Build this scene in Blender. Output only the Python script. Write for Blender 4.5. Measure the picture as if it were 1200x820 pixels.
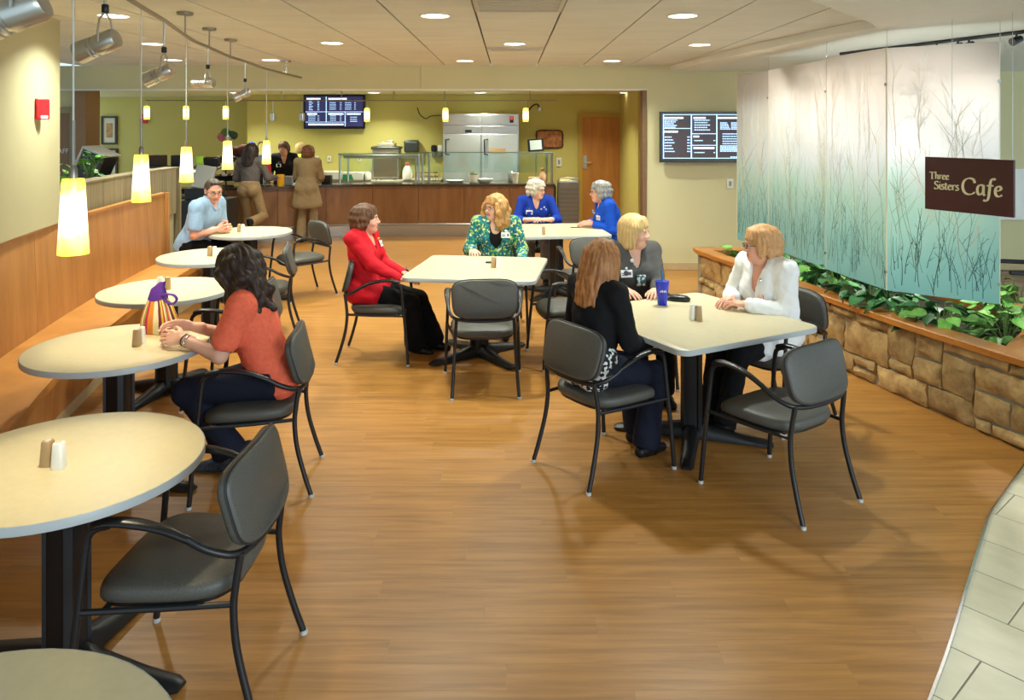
import bpy, bmesh, math, random
import numpy as np
from mathutils import Vector, Matrix, noise as mnoise

R = math.radians
rnd = random.Random(7)
scene = bpy.context.scene
col = scene.collection
for o in list(bpy.data.objects):
    bpy.data.objects.remove(o)

# ------------------------------------------------------------------ camera
F_PX, VX, VY, EYE = 880.0, 597.0, 148.0, 1.93
cam_d = bpy.data.cameras.new('camera')
cam = bpy.data.objects.new('camera', cam_d)
col.objects.link(cam)
cam.location = (0, 0, EYE)
cam.rotation_euler = (R(90), 0, 0)
cam_d.sensor_fit = 'HORIZONTAL'
cam_d.sensor_width = 36.0
cam_d.lens = 36.0 * F_PX / 1200.0
cam_d.shift_x = (600 - VX) / 1200.0
cam_d.shift_y = -(410 - VY) / 1200.0
cam_d.clip_start = 0.05
scene.camera = cam

# ------------------------------------------------------------------ daylight and exposure
world = bpy.data.worlds.new('daylight')
scene.world = world
world.use_nodes = True
bg = world.node_tree.nodes['Background']
bg.inputs[0].default_value = (0.66, 0.86, 1.0, 1)
bg.inputs[1].default_value = 1.15

scene.view_settings.view_transform = 'Standard'
scene.view_settings.look = 'None'
scene.view_settings.exposure = 0.12
scene.view_settings.gamma = 1.0
scene.view_settings.use_curve_mapping = False


def area_lamp(name, loc, target, sx, sy, power, color):
    d = bpy.data.lights.new(name, 'AREA')
    d.shape = 'RECTANGLE'
    d.size, d.size_y = sx, sy
    d.energy = power
    d.color = color
    o = bpy.data.objects.new(name, d)
    col.objects.link(o)
    o.location = loc
    o.rotation_euler = (Vector(target) - Vector(loc)).to_track_quat('-Z', 'Y').to_euler()
    return o


WARM = (0.93, 1.0, 0.90)
# daylight from the tall atrium windows behind and to the right of the camera
area_lamp('atrium_window_light', (5.5, -3.5, 3.2), (0.5, 6.0, 0.4), 5.0, 3.2, 700, (0.78, 0.90, 1.0))


def can_lamp(x, y, z, power=26, color=WARM, spread=130):
    d = bpy.data.lights.new('downlight', 'AREA')
    d.shape = 'DISK'
    d.size = 0.17
    d.energy = power
    d.color = color
    d.spread = R(spread)
    o = bpy.data.objects.new('downlight_lamp', d)
    col.objects.link(o)
    o.location = (x, y, z)
    return o


def spot_lamp(loc, target, power, color, angle=60, blend=0.6, size=0.04):
    d = bpy.data.lights.new('spot', 'SPOT')
    d.energy = power
    d.color = color
    d.spot_size = R(angle)
    d.spot_blend = blend
    d.shadow_soft_size = size
    o = bpy.data.objects.new('spot_lamp', d)
    col.objects.link(o)
    o.location = loc
    o.rotation_euler = (Vector(target) - Vector(loc)).to_track_quat('-Z', 'Y').to_euler()
    return o


# ------------------------------------------------------------------ materials
def lin(c):
    return tuple(((v / 255.0) / 12.92 if v / 255.0 <= 0.04045 else ((v / 255.0 + 0.055) / 1.055) ** 2.4) for v in c)


MATS = {}


def mat(name, rgb, rough=0.6, metal=0.0, vary=0.0, scale=(8, 8, 8), detail=4.0, bump=0.0, bscale=60.0, rgb2=None, spec=0.5,
        objrand=0.0, coords='Object', emit=None, estr=0.0, coat=0.0):
    """Principled material; colour wanders between rgb and rgb2 through a noise texture."""
    if name in MATS:
        return MATS[name]
    m = bpy.data.materials.new(name)
    m.use_nodes = True
    nt = m.node_tree
    b = nt.nodes['Principled BSDF']
    c = lin(rgb)
    b.inputs['Base Color'].default_value = (*c, 1)
    b.inputs['Roughness'].default_value = rough
    b.inputs['Metallic'].default_value = metal
    b.inputs['Specular IOR Level'].default_value = spec
    b.inputs['Coat Weight'].default_value = coat
    if emit is not None:
        b.inputs['Emission Color'].default_value = (*lin(emit), 1)
        b.inputs['Emission Strength'].default_value = estr
    L = nt.links.new
    tc = nt.nodes.new('ShaderNodeTexCoord')
    out = None
    if vary > 0 or rgb2 is not None:
        mp = nt.nodes.new('ShaderNodeMapping')
        mp.inputs['Scale'].default_value = scale
        L(tc.outputs[coords], mp.inputs[0])
        if objrand > 0:
            oi = nt.nodes.new('ShaderNodeObjectInfo')
            vm = nt.nodes.new('ShaderNodeVectorMath')
            vm.operation = 'SCALE'
            vm.inputs[0].default_value = (37, 91, 53)
            L(oi.outputs['Random'], vm.inputs['Scale'])
            L(vm.outputs[0], mp.inputs['Location'])
        n = nt.nodes.new('ShaderNodeTexNoise')
        n.inputs['Scale'].default_value = 1.0
        n.inputs['Detail'].default_value = detail
        n.inputs['Roughness'].default_value = 0.6
        L(mp.outputs[0], n.inputs['Vector'])
        ramp = nt.nodes.new('ShaderNodeValToRGB')
        if rgb2 is None:
            k = vary
            a = tuple(max(0, v * (1 - k)) for v in c)
            d = tuple(min(1, v * (1 + k)) for v in c)
        else:
            a, d = c, lin(rgb2)
        ramp.color_ramp.elements[0].color = (*a, 1)
        ramp.color_ramp.elements[1].color = (*d, 1)
        ramp.color_ramp.elements[0].position = 0.3
        ramp.color_ramp.elements[1].position = 0.7
        L(n.outputs['Fac'], ramp.inputs[0])
        out = ramp.outputs[0]
    if objrand > 0:
        oi = nt.nodes.new('ShaderNodeObjectInfo')
        mr = nt.nodes.new('ShaderNodeMapRange')
        mr.inputs['To Min'].default_value = 1 - objrand
        mr.inputs['To Max'].default_value = 1 + objrand
        L(oi.outputs['Random'], mr.inputs['Value'])
        hs = nt.nodes.new('ShaderNodeHueSaturation')
        if out is not None:
            L(out, hs.inputs['Color'])
        else:
            hs.inputs['Color'].default_value = (*c, 1)
        L(mr.outputs[0], hs.inputs['Value'])
        out = hs.outputs[0]
    if out is not None:
        L(out, b.inputs['Base Color'])
    if bump > 0:
        n2 = nt.nodes.new('ShaderNodeTexNoise')
        n2.inputs['Scale'].default_value = bscale
        n2.inputs['Detail'].default_value = 3
        L(tc.outputs[coords], n2.inputs['Vector'])
        bp = nt.nodes.new('ShaderNodeBump')
        bp.inputs['Strength'].default_value = bump
        bp.inputs['Distance'].default_value = 0.004
        L(n2.outputs['Fac'], bp.inputs['Height'])
        L(bp.outputs[0], b.inputs['Normal'])
    MATS[name] = m
    return m


def emat(name, rgb, strength):
    if name in MATS:
        return MATS[name]
    m = bpy.data.materials.new(name)
    m.use_nodes = True
    b = m.node_tree.nodes['Principled BSDF']
    b.inputs['Base Color'].default_value = (*lin(rgb), 1)
    b.inputs['Emission Color'].default_value = (*lin(rgb), 1)
    b.inputs['Emission Strength'].default_value = strength
    MATS[name] = m
    return m


# ------------------------------------------------------------------ mesh helpers
class MB:
    """Collects shapes and links them as one mesh object."""

    def __init__(self):
        self.v, self.f, self.mi = [], [], []
        self.cur = 0

    def add(self, vs, fs):
        o = len(self.v)
        self.v += [tuple(p) for p in vs]
        for f in fs:
            self.f.append(tuple(i + o for i in f))
            self.mi.append(self.cur)
        return self

    def box(self, lo, hi, M=None):
        x0, y0, z0 = lo
        x1, y1, z1 = hi
        vs = [Vector(p) for p in ((x0, y0, z0), (x1, y0, z0), (x1, y1, z0), (x0, y1, z0), (x0, y0, z1), (x1, y0, z1), (x1, y1, z1), (x0, y1, z1))]
        if M is not None:
            vs = [M @ p for p in vs]
        fs = [(3, 2, 1, 0), (4, 5, 6, 7), (0, 1, 5, 4), (1, 2, 6, 5), (2, 3, 7, 6), (3, 0, 4, 7)]
        if M is not None and M.determinant() < 0:
            fs = [f[::-1] for f in fs]
        return self.add(vs, fs)

    def grid(self, rings, closed=True, cap0=True, cap1=True):
        """Loft through rings of equal length."""
        n = len(rings[0])
        vs = [p for r in rings for p in r]
        fs = []
        m = n if closed else n - 1
        for i in range(len(rings) - 1):
            for j in range(m):
                k = (j + 1) % n
                fs.append((i * n + j, i * n + k, (i + 1) * n + k, (i + 1) * n + j))
        if closed and cap0:
            fs.append(tuple(reversed(range(n))))
        if closed and cap1:
            fs.append(tuple((len(rings) - 1) * n + j for j in range(n)))
        return self.add(vs, fs)

    def tube(self, pts, r, n=8, flat=1.0, caps=True):
        pts = [Vector(p) for p in pts]
        m = len(pts)
        rs = r if isinstance(r, (list, tuple)) else [r] * m
        t0 = (pts[1] - pts[0]).normalized()
        ref = Vector((0, 0, 1)) if abs(t0.z) < 0.9 else Vector((1, 0, 0))
        nx = t0.cross(ref).normalized()
        rings = []
        for i in range(m):
            if i == 0:
                t = pts[1] - pts[0]
            elif i == m - 1:
                t = pts[-1] - pts[-2]
            else:
                t = (pts[i + 1] - pts[i]).normalized() + (pts[i] - pts[i - 1]).normalized()
            t.normalize()
            nx = (nx - t * nx.dot(t)).normalized()
            ny = t.cross(nx)
            rings.append([pts[i] + nx * (rs[i] * math.cos(a)) + ny * (rs[i] * flat * math.sin(a))
                          for a in (2 * math.pi * k / n for k in range(n))])
        # winding outward
        return self.grid(rings, True, caps, caps)

    def lathe(self, prof, n=24, c=(0, 0, 0), M=None, caps=True):
        rings = []
        for (r, z) in prof:
            ring = [Vector((c[0] + r * math.cos(2 * math.pi * k / n), c[1] + r * math.sin(2 * math.pi * k / n), c[2] + z)) for k in range(n)]
            if M is not None:
                ring = [M @ p for p in ring]
            rings.append(ring)
        return self.grid(rings, True, caps, caps)

    def prism(self, poly, z0, z1):
        n = len(poly)
        vs = [(p[0], p[1], z0) for p in poly] + [(p[0], p[1], z1) for p in poly]
        a = sum(poly[i][0] * poly[(i + 1) % n][1] - poly[(i + 1) % n][0] * poly[i][1] for i in range(n))
        if a < 0:
            idx = list(range(n))[::-1]
        else:
            idx = list(range(n))
        fs = [tuple(reversed(idx)), tuple(i + n for i in idx)]
        for j in range(n):
            p, q = idx[j], idx[(j + 1) % n]
            fs.append((p, q, q + n, p + n))
        return self.add(vs, fs)

    def ball(self, c, r, n=10, m=6, M=None):
        rx, ry, rz = r if isinstance(r, (list, tuple)) else (r, r, r)
        rings = []
        for i in range(m + 1):
            a = -math.pi / 2 + math.pi * i / m
            k = max(math.cos(a), 0.02)
            rings.append([Vector((c[0] + rx * k * math.cos(2 * math.pi * j / n), c[1] + ry * k * math.sin(2 * math.pi * j / n), c[2] + rz * math.sin(a))) for j in range(n)])
        if M is not None:
            rings = [[M @ p for p in q] for q in rings]
        return self.grid(rings)

    def mesh(self, name, mats, angle=38, smooth=True):
        me = bpy.data.meshes.new(name)
        me.from_pydata([tuple(p) for p in self.v], [], self.f)
        for m in (mats if isinstance(mats, (list, tuple)) else [mats]):
            me.materials.append(m)
        if any(self.mi):
            me.polygons.foreach_set('material_index', self.mi)
        if smooth:
            me.polygons.foreach_set('use_smooth', [True] * len(self.f))
            me.update()
            me.set_sharp_from_angle(angle=R(angle))
        me.update()
        return me

    def build(self, name, mats, parent=None, bevel=0.0, angle=38, smooth=True, loc=None, segs=2):
        o = bpy.data.objects.new(name, self.mesh(name, mats, angle, smooth))
        col.objects.link(o)
        if parent is not None:
            o.parent = parent
        if loc is not None:
            o.location = loc
        if bevel > 0:
            b = o.modifiers.new('edge', 'BEVEL')
            b.width = bevel
            b.segments = segs
            b.limit_method = 'ANGLE'
            b.angle_limit = R(40)
        return o


def tag(o, label=None, cat=None, group=None, kind=None):
    if label:
        o['label'] = label
    if cat:
        o['category'] = cat
    if group:
        o['group'] = group
    if kind:
        o['kind'] = kind
    return o


def thing(name, label, cat, loc=(0, 0, 0), rz=0.0, group=None):
    o = bpy.data.objects.new(name, None)
    o.empty_display_size = 0.1
    col.objects.link(o)
    o.location = loc
    o.rotation_euler = (0, 0, rz)
    return tag(o, label, cat, group)


def struct(o):
    o['kind'] = 'structure'
    return o


def copy_tree(o, parent=None):
    c = o.copy()
    col.objects.link(c)
    if parent is not None:
        c.parent = parent
    for ch in [x for x in TREE.get(o.name, [])]:
        copy_tree(ch, c)
    return c


TREE = {}


def freeze_tree(o):
    """Remember a prototype's children once, so that copies need no scene search."""
    for ob in [o] + list(o.children_recursive):
        TREE[ob.name] = list(ob.children)


def at(px, py, z):
    """Floor-plan point of a thing whose height z is known and that the photograph shows at (px, py)."""
    y = F_PX * (EYE - z) / (py - VY)
    return Vector(((px - VX) * y / F_PX, y, z))


def face(px, py, y):
    """Point on the vertical plane at distance y."""
    return Vector(((px - VX) * y / F_PX, y, EYE - (py - VY) * y / F_PX))


def catmull(pts, n=6):
    pts = [Vector(p) for p in pts]
    out = []
    P = [pts[0] * 2 - pts[1]] + pts + [pts[-1] * 2 - pts[-2]]
    for i in range(1, len(P) - 2):
        for k in range(n):
            t = k / n
            a, b, c, d = P[i - 1], P[i], P[i + 1], P[i + 2]
            out.append(0.5 * ((2 * b) + (c - a) * t + (2 * a - 5 * b + 4 * c - d) * t * t + (3 * b - a - 3 * c + d) * t * t * t))
    out.append(pts[-1])
    return out


def superpoly(hx, hy, n=28, p=4.0, front=1.0, back=1.0):
    """Rounded rectangle outline; front/back scale the widths at +y/-y."""
    out = []
    for k in range(n):
        a = 2 * math.pi * k / n
        c, s = math.cos(a), math.sin(a)
        x = math.copysign(abs(c) ** (2 / p), c) * hx
        y = math.copysign(abs(s) ** (2 / p), s) * hy
        t = (y / hy + 1) / 2
        out.append((x * (back + (front - back) * t), y))
    return out


def pad_rings(outline, z0, z1, bev=0.018, dome=0.01):
    rings = []
    for (k, z) in ((-bev, z0), (-bev * 0.3, z0 + bev * 0.3), (0, z0 + bev), (0, z1 - bev), (-bev * 0.3, z1 - bev * 0.3), (-bev, z1), (-bev * 3.5, z1 + dome * .7), (-bev * 6, z1 + dome)):
        ring = []
        for (x, y) in outline:
            L = math.hypot(x, y) or 1
            s = max(0.02, (L + k) / L)
            ring.append(Vector((x * s, y * s, z)))
        rings.append(ring)
    return rings

# ================================================================== THE SETTING
M_ceil = mat('ceiling_tile_white', (216, 217, 210), 0.9, vary=0.06, scale=(1.2, 5, 5), bump=0.5, bscale=25, objrand=0.02)
M_plaster = mat('white_plaster', (228, 230, 222), 0.85, vary=0.02)
M_beige = mat('beige_paint', (208, 200, 154), 0.8, vary=0.03, scale=(1, 1, 1))
M_colw = mat('tan_paint', (180, 172, 134), 0.75, vary=0.03, scale=(1, 1, 1))
M_yellow = mat('mustard_paint', (196, 184, 104), 0.75, vary=0.03, scale=(1, 1, 1))
M_brown = mat('brown_trim', (120, 90, 52), 0.5, vary=0.06, scale=(3, 3, 20))
M_base = mat('tan_tile_base', (196, 172, 128), 0.5, vary=0.08, scale=(6, 6, 6))
M_dark = mat('dark_joint', (70, 66, 56), 0.9)
M_metal = mat('brushed_steel', (186, 186, 182), 0.34, 1.0, vary=0.05, scale=(2, 2, 60))
M_chrome = mat('bright_steel', (210, 210, 208), 0.22, 1.0)
M_black = mat('black_metal', (24, 24, 25), 0.42, 0.0, vary=0.05, spec=0.5)
M_plasticblk = mat('black_plastic', (20, 20, 22), 0.35)
M_white = mat('white_plastic', (232, 232, 226), 0.4)
M_grout = mat('grout', (150, 144, 126), 0.9)

CEIL, BACK_Y = 2.743, 10.10


def wood(name, c1, c2, c3, scale, rough=0.4, objrand=0.1, coat=0.0, bump=0.08, spec=0.5):
    """Streaky wood: stretched noise through a three-colour ramp, shifted per object."""
    m = bpy.data.materials.new(name)
    m.use_nodes = True
    nt = m.node_tree
    L = nt.links.new
    b = nt.nodes['Principled BSDF']
    b.inputs['Roughness'].default_value = rough
    b.inputs['Specular IOR Level'].default_value = spec
    b.inputs['Coat Weight'].default_value = coat
    tc = nt.nodes.new('ShaderNodeTexCoord')
    oi = nt.nodes.new('ShaderNodeObjectInfo')
    vm = nt.nodes.new('ShaderNodeVectorMath')
    vm.operation = 'SCALE'
    vm.inputs[0].default_value = (13, 71, 29)
    L(oi.outputs['Random'], vm.inputs['Scale'])
    ad = nt.nodes.new('ShaderNodeVectorMath')
    ad.operation = 'ADD'
    L(tc.outputs['Object'], ad.inputs[0])
    L(vm.outputs[0], ad.inputs[1])
    mp = nt.nodes.new('ShaderNodeMapping')
    mp.inputs['Scale'].default_value = scale
    L(ad.outputs[0], mp.inputs[0])
    n = nt.nodes.new('ShaderNodeTexNoise')
    n.inputs['Scale'].default_value = 1.0
    n.inputs['Detail'].default_value = 7
    n.inputs['Roughness'].default_value = 0.62
    n.inputs['Distortion'].default_value = 0.4
    L(mp.outputs[0], n.inputs['Vector'])
    rp = nt.nodes.new('ShaderNodeValToRGB')
    e = rp.color_ramp.elements
    e[0].position, e[0].color = 0.3, (*lin(c1), 1)
    e[1].position, e[1].color = 0.72, (*lin(c3), 1)
    mid = e.new(0.5)
    mid.color = (*lin(c2), 1)
    L(n.outputs['Fac'], rp.inputs[0])
    mr = nt.nodes.new('ShaderNodeMapRange')
    mr.inputs['To Min'].default_value = 1 - objrand
    mr.inputs['To Max'].default_value = 1 + objrand
    L(oi.outputs['Random'], mr.inputs['Value'])
    hs = nt.nodes.new('ShaderNodeHueSaturation')
    L(rp.outputs[0], hs.inputs['Color'])
    L(mr.outputs[0], hs.inputs['Value'])
    L(hs.outputs[0], b.inputs['Base Color'])
    if bump > 0:
        bp = nt.nodes.new('ShaderNodeBump')
        bp.inputs['Strength'].default_value = bump
        bp.inputs['Distance'].default_value = 0.002
        L(n.outputs['Fac'], bp.inputs['Height'])
        L(bp.outputs[0], b.inputs['Normal'])
    MATS[name] = m
    return m


M_plank = wood('floor_plank_wood', (148, 100, 44), (171, 118, 54), (190, 136, 70), (1.6, 26, 10), 0.38, 0.04)
M_bench = wood('bench_wood', (158, 104, 50), (176, 120, 62), (190, 134, 74), (9, 9, 1.2), 0.42, 0.05)
M_bedge = wood('bench_edge_wood', (172, 112, 44), (190, 126, 54), (204, 140, 66), (3, 3, 12), 0.4, 0.05)
M_counter = wood('counter_wood', (126, 84, 42), (144, 98, 54), (158, 112, 64), (6, 6, 1.0), 0.42, 0.05)
M_cap = wood('planter_cap_wood', (150, 88, 30), (180, 112, 44), (198, 130, 58), (2.0, 2.0, 14), 0.32, 0.05, coat=0.3)
M_door = wood('door_wood', (166, 106, 44), (180, 118, 52), (192, 130, 60), (7, 7, 1.0), 0.45, 0.02)
M_slatgrey = wood('grey_panel_wood', (112, 98, 70), (138, 124, 92), (156, 142, 110), (40, 40, 1.0), 0.6, 0.08)
M_doorbrown = wood('brown_door_wood', (116, 84, 50), (130, 96, 58), (142, 106, 66), (7, 7, 1.0), 0.5, 0.02)
M_tile = mat('limestone_tile', (212, 204, 172), 0.42, rgb2=(230, 222, 192), scale=(4, 7, 5), detail=6, objrand=0.04)

# ---- floor: slab, stone tiles, planks
floor = struct(MB().box((-9, -1.5, -0.12), (9, 17, -0.0142)).build('floor', M_grout))


def edge_x(y):
    """Right-hand edge of the plank floor (a gentle curve over the stone tiles)."""
    pts = [(1.0, 0.1), (2.0, 0.97), (2.527, 1.41), (2.775, 1.62), (3.13, 1.90), (3.757, 2.40), (4.30, 2.95), (4.6, 3.35), (5.2, 3.6)]
    if y <= pts[0][0]:
        return pts[0][1]
    for (a, b), (c, d) in zip(pts, pts[1:]):
        if y <= c:
            return b + (d - b) * (y - a) / (c - a)
    return 6.0 if y > 5.2 else 3.6


stuff_planks = MB()
n_plank = 0
PW, PL = 0.127, 1.22
y = 1.3
row = 0
far_planks = []
plank_objs = 0
while y < 14.9:
    off = (row * 0.437) % PL
    x = -5.4 - off
    while x < 4.4:
        x1 = x + PL
        a, b = edge_x(y), edge_x(y + PW)
        x1a, x1b = min(x1, a), min(x1, b)
        lim = -4.9 - 0.1 * (y - 4)
        if max(x1a, x1b) - x > 0.002 and (x1 > -4.2 or y > 8):
            g = 0.0002
            q = [(x + g, y + g), (x1a - g, y + g), (x1b - g, y + PW - g), (x + g, y + PW - g)]
            if x1a < x or x1b < x:
                yc = y + PW * (x - a) / (b - a)
                q = [(x, yc), (x1b, y + PW), (x, y + PW)] if x1a < x else [(x, y), (x1a, y), (x, yc)]
            elif a < x1 < b:
                q = [(x + g, y + g), (a, y + g), (x1 - g, y + PW * (x1 - a) / (b - a)), (x1 - g, y + PW - g), (x + g, y + PW - g)]
            vis = abs((x + x1) / 2) < 0.72 * y + 0.7 and x1 > -3.6
            if 1.9 < y < 6.2 and vis and plank_objs < 298:
                MB().prism([(p[0] - x, p[1] - y) for p in q], -0.012, rnd.uniform(-0.0004, 0.0)).build('plank', M_plank, floor, loc=(x, y, 0), smooth=False)
                plank_objs += 1
            else:
                far_planks.append(q)
        x = x1
    y += PW
    row += 1
mb = MB()
for q in far_planks:
    mb.prism(q, -0.012, 0.0)
M_plankfar = mat('far_plank_wood', (154, 104, 47), 0.36, rgb2=(184, 130, 64), scale=(1.6, 22, 10), detail=7)
tag(mb.build('planks', M_plankfar, floor, smooth=False), kind='stuff')
# stone tiles, running bond turned to the curve
ang = R(-49)
ca, sa = math.cos(ang), math.sin(ang)
TW, TL = 0.305, 0.61
o0 = Vector((1.714, 2.73))
nt_ = 0
for r_ in range(-9, 14):
    for c_ in range(-8, 9):
        u0 = c_ * TL + ((r_ + 1) % 2) * TL * 0.5
        v0 = r_ * TW
        cx = o0.x + (u0 + TL / 2) * ca - (v0 + TW / 2) * sa
        cy = o0.y + (u0 + TL / 2) * sa + (v0 + TW / 2) * ca
        if cy < 1.6 or cy > 5.3 or cx < edge_x(cy) - 0.42 or cx > 4.2:
            continue
        g = 0.0035
        MB().box((-TL / 2 + g, -TW / 2 + g, -0.02), (TL / 2 - g, TW / 2 - g, -0.0125)).build('tile', M_tile, floor, bevel=0.001).location = (cx, cy, 0)
        t = col.objects[-1]
        t.rotation_euler = (0, 0, ang)
        nt_ += 1
# metal edge strip
ys = [1.0 + 0.1 * i for i in range(37)]
st = MB()
st.grid([[Vector((edge_x(v) + a, v - b, z)) for (a, b, z) in ((-0.004, 0, -0.01), (-0.004, 0, 0.002), (0.006, 0.003, 0.002), (0.007, 0.003, -0.013))] for v in ys])
struct(st.build('trim_1', M_chrome))

# ---- ceiling tiles
ceiling = struct(MB().box((-9, -1.5, 2.80), (9, BACK_Y + 0.2, 2.95)).build('ceiling', M_dark))
xs0 = -0.244
TLc = 1.22
for k in range(-9, 9):
    xa, xb = xs0 + 0.612 * k + 0.007, xs0 + 0.612 * (k + 1) - 0.007
    j = 0
    yv = -1.4
    while yv < BACK_Y - 0.01:
        y1 = min(yv + TLc, BACK_Y)
        if yv > 3.0 and not (xa > 2.9):
            skip = (k == 0 and abs(yv - 4.70) < 0.01)
            MB().box((xa, yv + 0.0012, CEIL), (xb, y1 - 0.0012, CEIL + 0.02)).build('ceiling_panel', M_ceil, ceiling, smooth=False)
        yv = y1
rest = MB()
for k in range(-9, 9):
    xa, xb = xs0 + 0.612 * k + 0.007, xs0 + 0.612 * (k + 1) - 0.007
    rest.box((xa, -1.4, CEIL), (xb, 3.47 if xa <= 2.9 else BACK_Y, CEIL + 0.02))
tag(rest.build('ceiling_panels', M_ceil, ceiling, smooth=False), kind='stuff')
# dropped plaster soffit on the right
sof = [(2.16, 10.1), (2.22, 9.3), (2.30, 8.3), (2.40, 7.4), (2.56, 6.5), (2.74, 5.6), (2.56, 5.35), (1.75, 4.4), (0.6, 3.0), (-0.4, 1.6), (-0.4, -1.5), (9, -1.5), (9, 10.1)]
struct(MB().prism(sof, 2.672, CEIL - 0.002).build('trim_2', M_plaster, smooth=False))

# ---- back wall with the wide opening
OPX = 1.845
wb = MB()
wb.box((OPX, BACK_Y, 0), (9, BACK_Y + 0.16, CEIL))
wall_back = struct(wb.build('wall_back', M_beige))
hd = MB()
for (xa, xb) in ((-9, -1.197), (-1.192, OPX)):
    hd.box((xa, BACK_Y, 2.432), (xb, BACK_Y + 0.16, CEIL))
struct(hd.build('wall_header', M_beige, smooth=False))
tr = MB().box((-9, BACK_Y - 0.015, 2.414), (OPX + 0.0, BACK_Y + 0.175, 2.432))
struct(tr.build('trim_3', M_plaster, smooth=False))
tr = MB().box((OPX - 0.06, BACK_Y - 0.02, 0), (OPX, BACK_Y + 0.18, 2.414))
struct(tr.build('trim_4', M_brown, bevel=0.004))
bb = MB().box((OPX + 0.002, BACK_Y - 0.02, 0), (9, BACK_Y, 0.10))
struct(bb.build('baseboard_back', M_base, bevel=0.004))

# ---- serving room behind the opening
SER = 14.75
struct(MB().box((-5.15, SER, 0), (2.32, SER + 0.15, 2.6)).build('wall_serving', M_yellow))
struct(MB().box((-9, 16.1, 0), (-5.15, 16.25, 2.6)).build('wall_far', M_yellow))
struct(MB().box((-5.15, SER + 0.15, 0), (-5.0, 16.1, 2.6)).build('wall_return', M_yellow))
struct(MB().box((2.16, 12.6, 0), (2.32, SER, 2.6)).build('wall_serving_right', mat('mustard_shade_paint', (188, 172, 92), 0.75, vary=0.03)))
struct(MB().box((2.32, 12.6, 0), (6, 12.75, 2.6)).build('wall_corridor', M_beige))
struct(MB().box((-9, BACK_Y + 0.16, 2.556), (6, 16.3, 2.7)).build('ceiling_serving', mat('serving_ceiling_paint', (206, 196, 150), 0.9, vary=0.02)))
# left end: staff door wall and brown column
struct(MB().box((-9, 11.45, 0), (-6.58, 11.6, 2.556)).build('wall_staff', M_beige))
struct(MB().box((-6.58, 11.3, 0), (-6.38, 11.7, 2.556)).build('trim_5', mat('brown_column_paint', (150, 116, 78), 0.6, vary=0.04)))
dr = MB().box((-7.4, 11.40, 0.01), (-6.665, 11.445, 2.13)).build('door_1', M_doorbrown)
struct(dr)
fr = MB()
fr.box((-6.665, 11.38, 0), (-6.59, 11.46, 2.22)).box((-7.5, 11.38, 2.13), (-6.665, 11.46, 2.22))
fr.build('door_frame', mat('olive_frame', (150, 138, 100), 0.6, vary=0.03), dr)
# yellow door in the serving room
dx0, dx1 = (680.5 - VX) * SER / F_PX, (733 - VX) * SER / F_PX
dz = 2.14
dr2 = struct(MB().box((dx0 + 0.03, SER - 0.05, 0.01), (dx1 - 0.03, SER - 0.004, dz - 0.03)).build('door_2', M_door, bevel=0.004))
fr = MB()
fr.box((dx0 - 0.05, SER - 0.07, 0), (dx0 + 0.03, SER - 0.001, dz + 0.05)).box((dx1 - 0.03, SER - 0.07, 0), (dx1 + 0.05, SER - 0.001, dz + 0.05)).box((dx0 + 0.03, SER - 0.07, dz - 0.03), (dx1 - 0.03, SER - 0.001, dz + 0.05))
fr.build('door_frame', mat('mustard_frame', (178, 142, 52), 0.5, vary=0.03), dr2)
hnd = MB()
hp = face(685.5, 190, SER - 0.06)
hnd.box((hp.x - 0.035, SER - 0.062, hp.z - 0.13), (hp.x + 0.035, SER - 0.05, hp.z + 0.13))
hnd.tube([(hp.x, SER - 0.062, hp.z), (hp.x, SER - 0.11, hp.z), (hp.x + 0.11, SER - 0.115, hp.z)], 0.012)
hnd.build('door_handle', M_chrome, dr2)
hg = MB()
for z in (0.3, 1.05, 1.9):
    hg.tube([(dx1 - 0.035, SER - 0.058, z - 0.06), (dx1 - 0.035, SER - 0.058, z + 0.06)], 0.012)
hg.build('hinge', M_chrome, dr2)

# ---- column wall on the left (with fire alarm)
CW = [(-3.46, 5.78), (-3.27, 4.95), (-3.06, 4.2), (-2.76, 3.2), (-2.4, 2.2), (-2.0, 1.3)]
pl = CW + [(-6.0, 1.3), (-6.0, 5.78)]
struct(MB().prism([(a - 0.0, b) for a, b in pl], 1.19, CEIL).build('wall_left', M_colw, smooth=False))

# ---- vents in the ceiling
M_ventw = mat('vent_enamel', (196, 192, 178), 0.5, vary=0.03)
v1 = thing('ceiling_vent', 'square slatted air vent filling one ceiling panel at the top edge', 'vent', (0.062, 4.96, CEIL))
MB().box((-0.285, -0.26, -0.004), (0.285, 0.26, 0.0)).build('backing', M_dark, v1)
f = MB()
for (a, b, c, d) in ((-0.3, -0.3, 0.3, -0.27), (-0.3, 0.27, 0.3, 0.3), (-0.3, -0.27, -0.27, 0.27), (0.27, -0.27, 0.3, 0.27)):
    f.box((a, b, -0.014), (c, d, -0.001))
f.build('frame', M_ventw, v1)
for i in range(7):
    MB().box((-0.268, -0.24 + i * 0.07, -0.012), (0.268, -0.19 + i * 0.07, -0.005)).build('slat', M_ventw, v1)
v2 = thing('ceiling_vent', 'narrow slot air vent in the ceiling beside a round light', 'vent', (0.06, 7.85, CEIL))
MB().box((-0.27, -0.09, -0.004), (0.27, 0.09, 0.0)).build('backing', M_dark, v2)
f = MB()
for (a, b, c, d) in ((-0.29, -0.12, 0.29, -0.08), (-0.29, 0.08, 0.29, 0.12), (-0.29, -0.08, -0.25, 0.08), (0.25, -0.08, 0.29, 0.08)):
    f.box((a, b, -0.014), (c, d, -0.001))
f.build('frame', M_ventw, v2)
for i in range(2):
    MB().box((-0.25, -0.055 + i * 0.06, -0.012), (0.25, -0.015 + i * 0.06, -0.005)).build('slat', M_ventw, v2)

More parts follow.
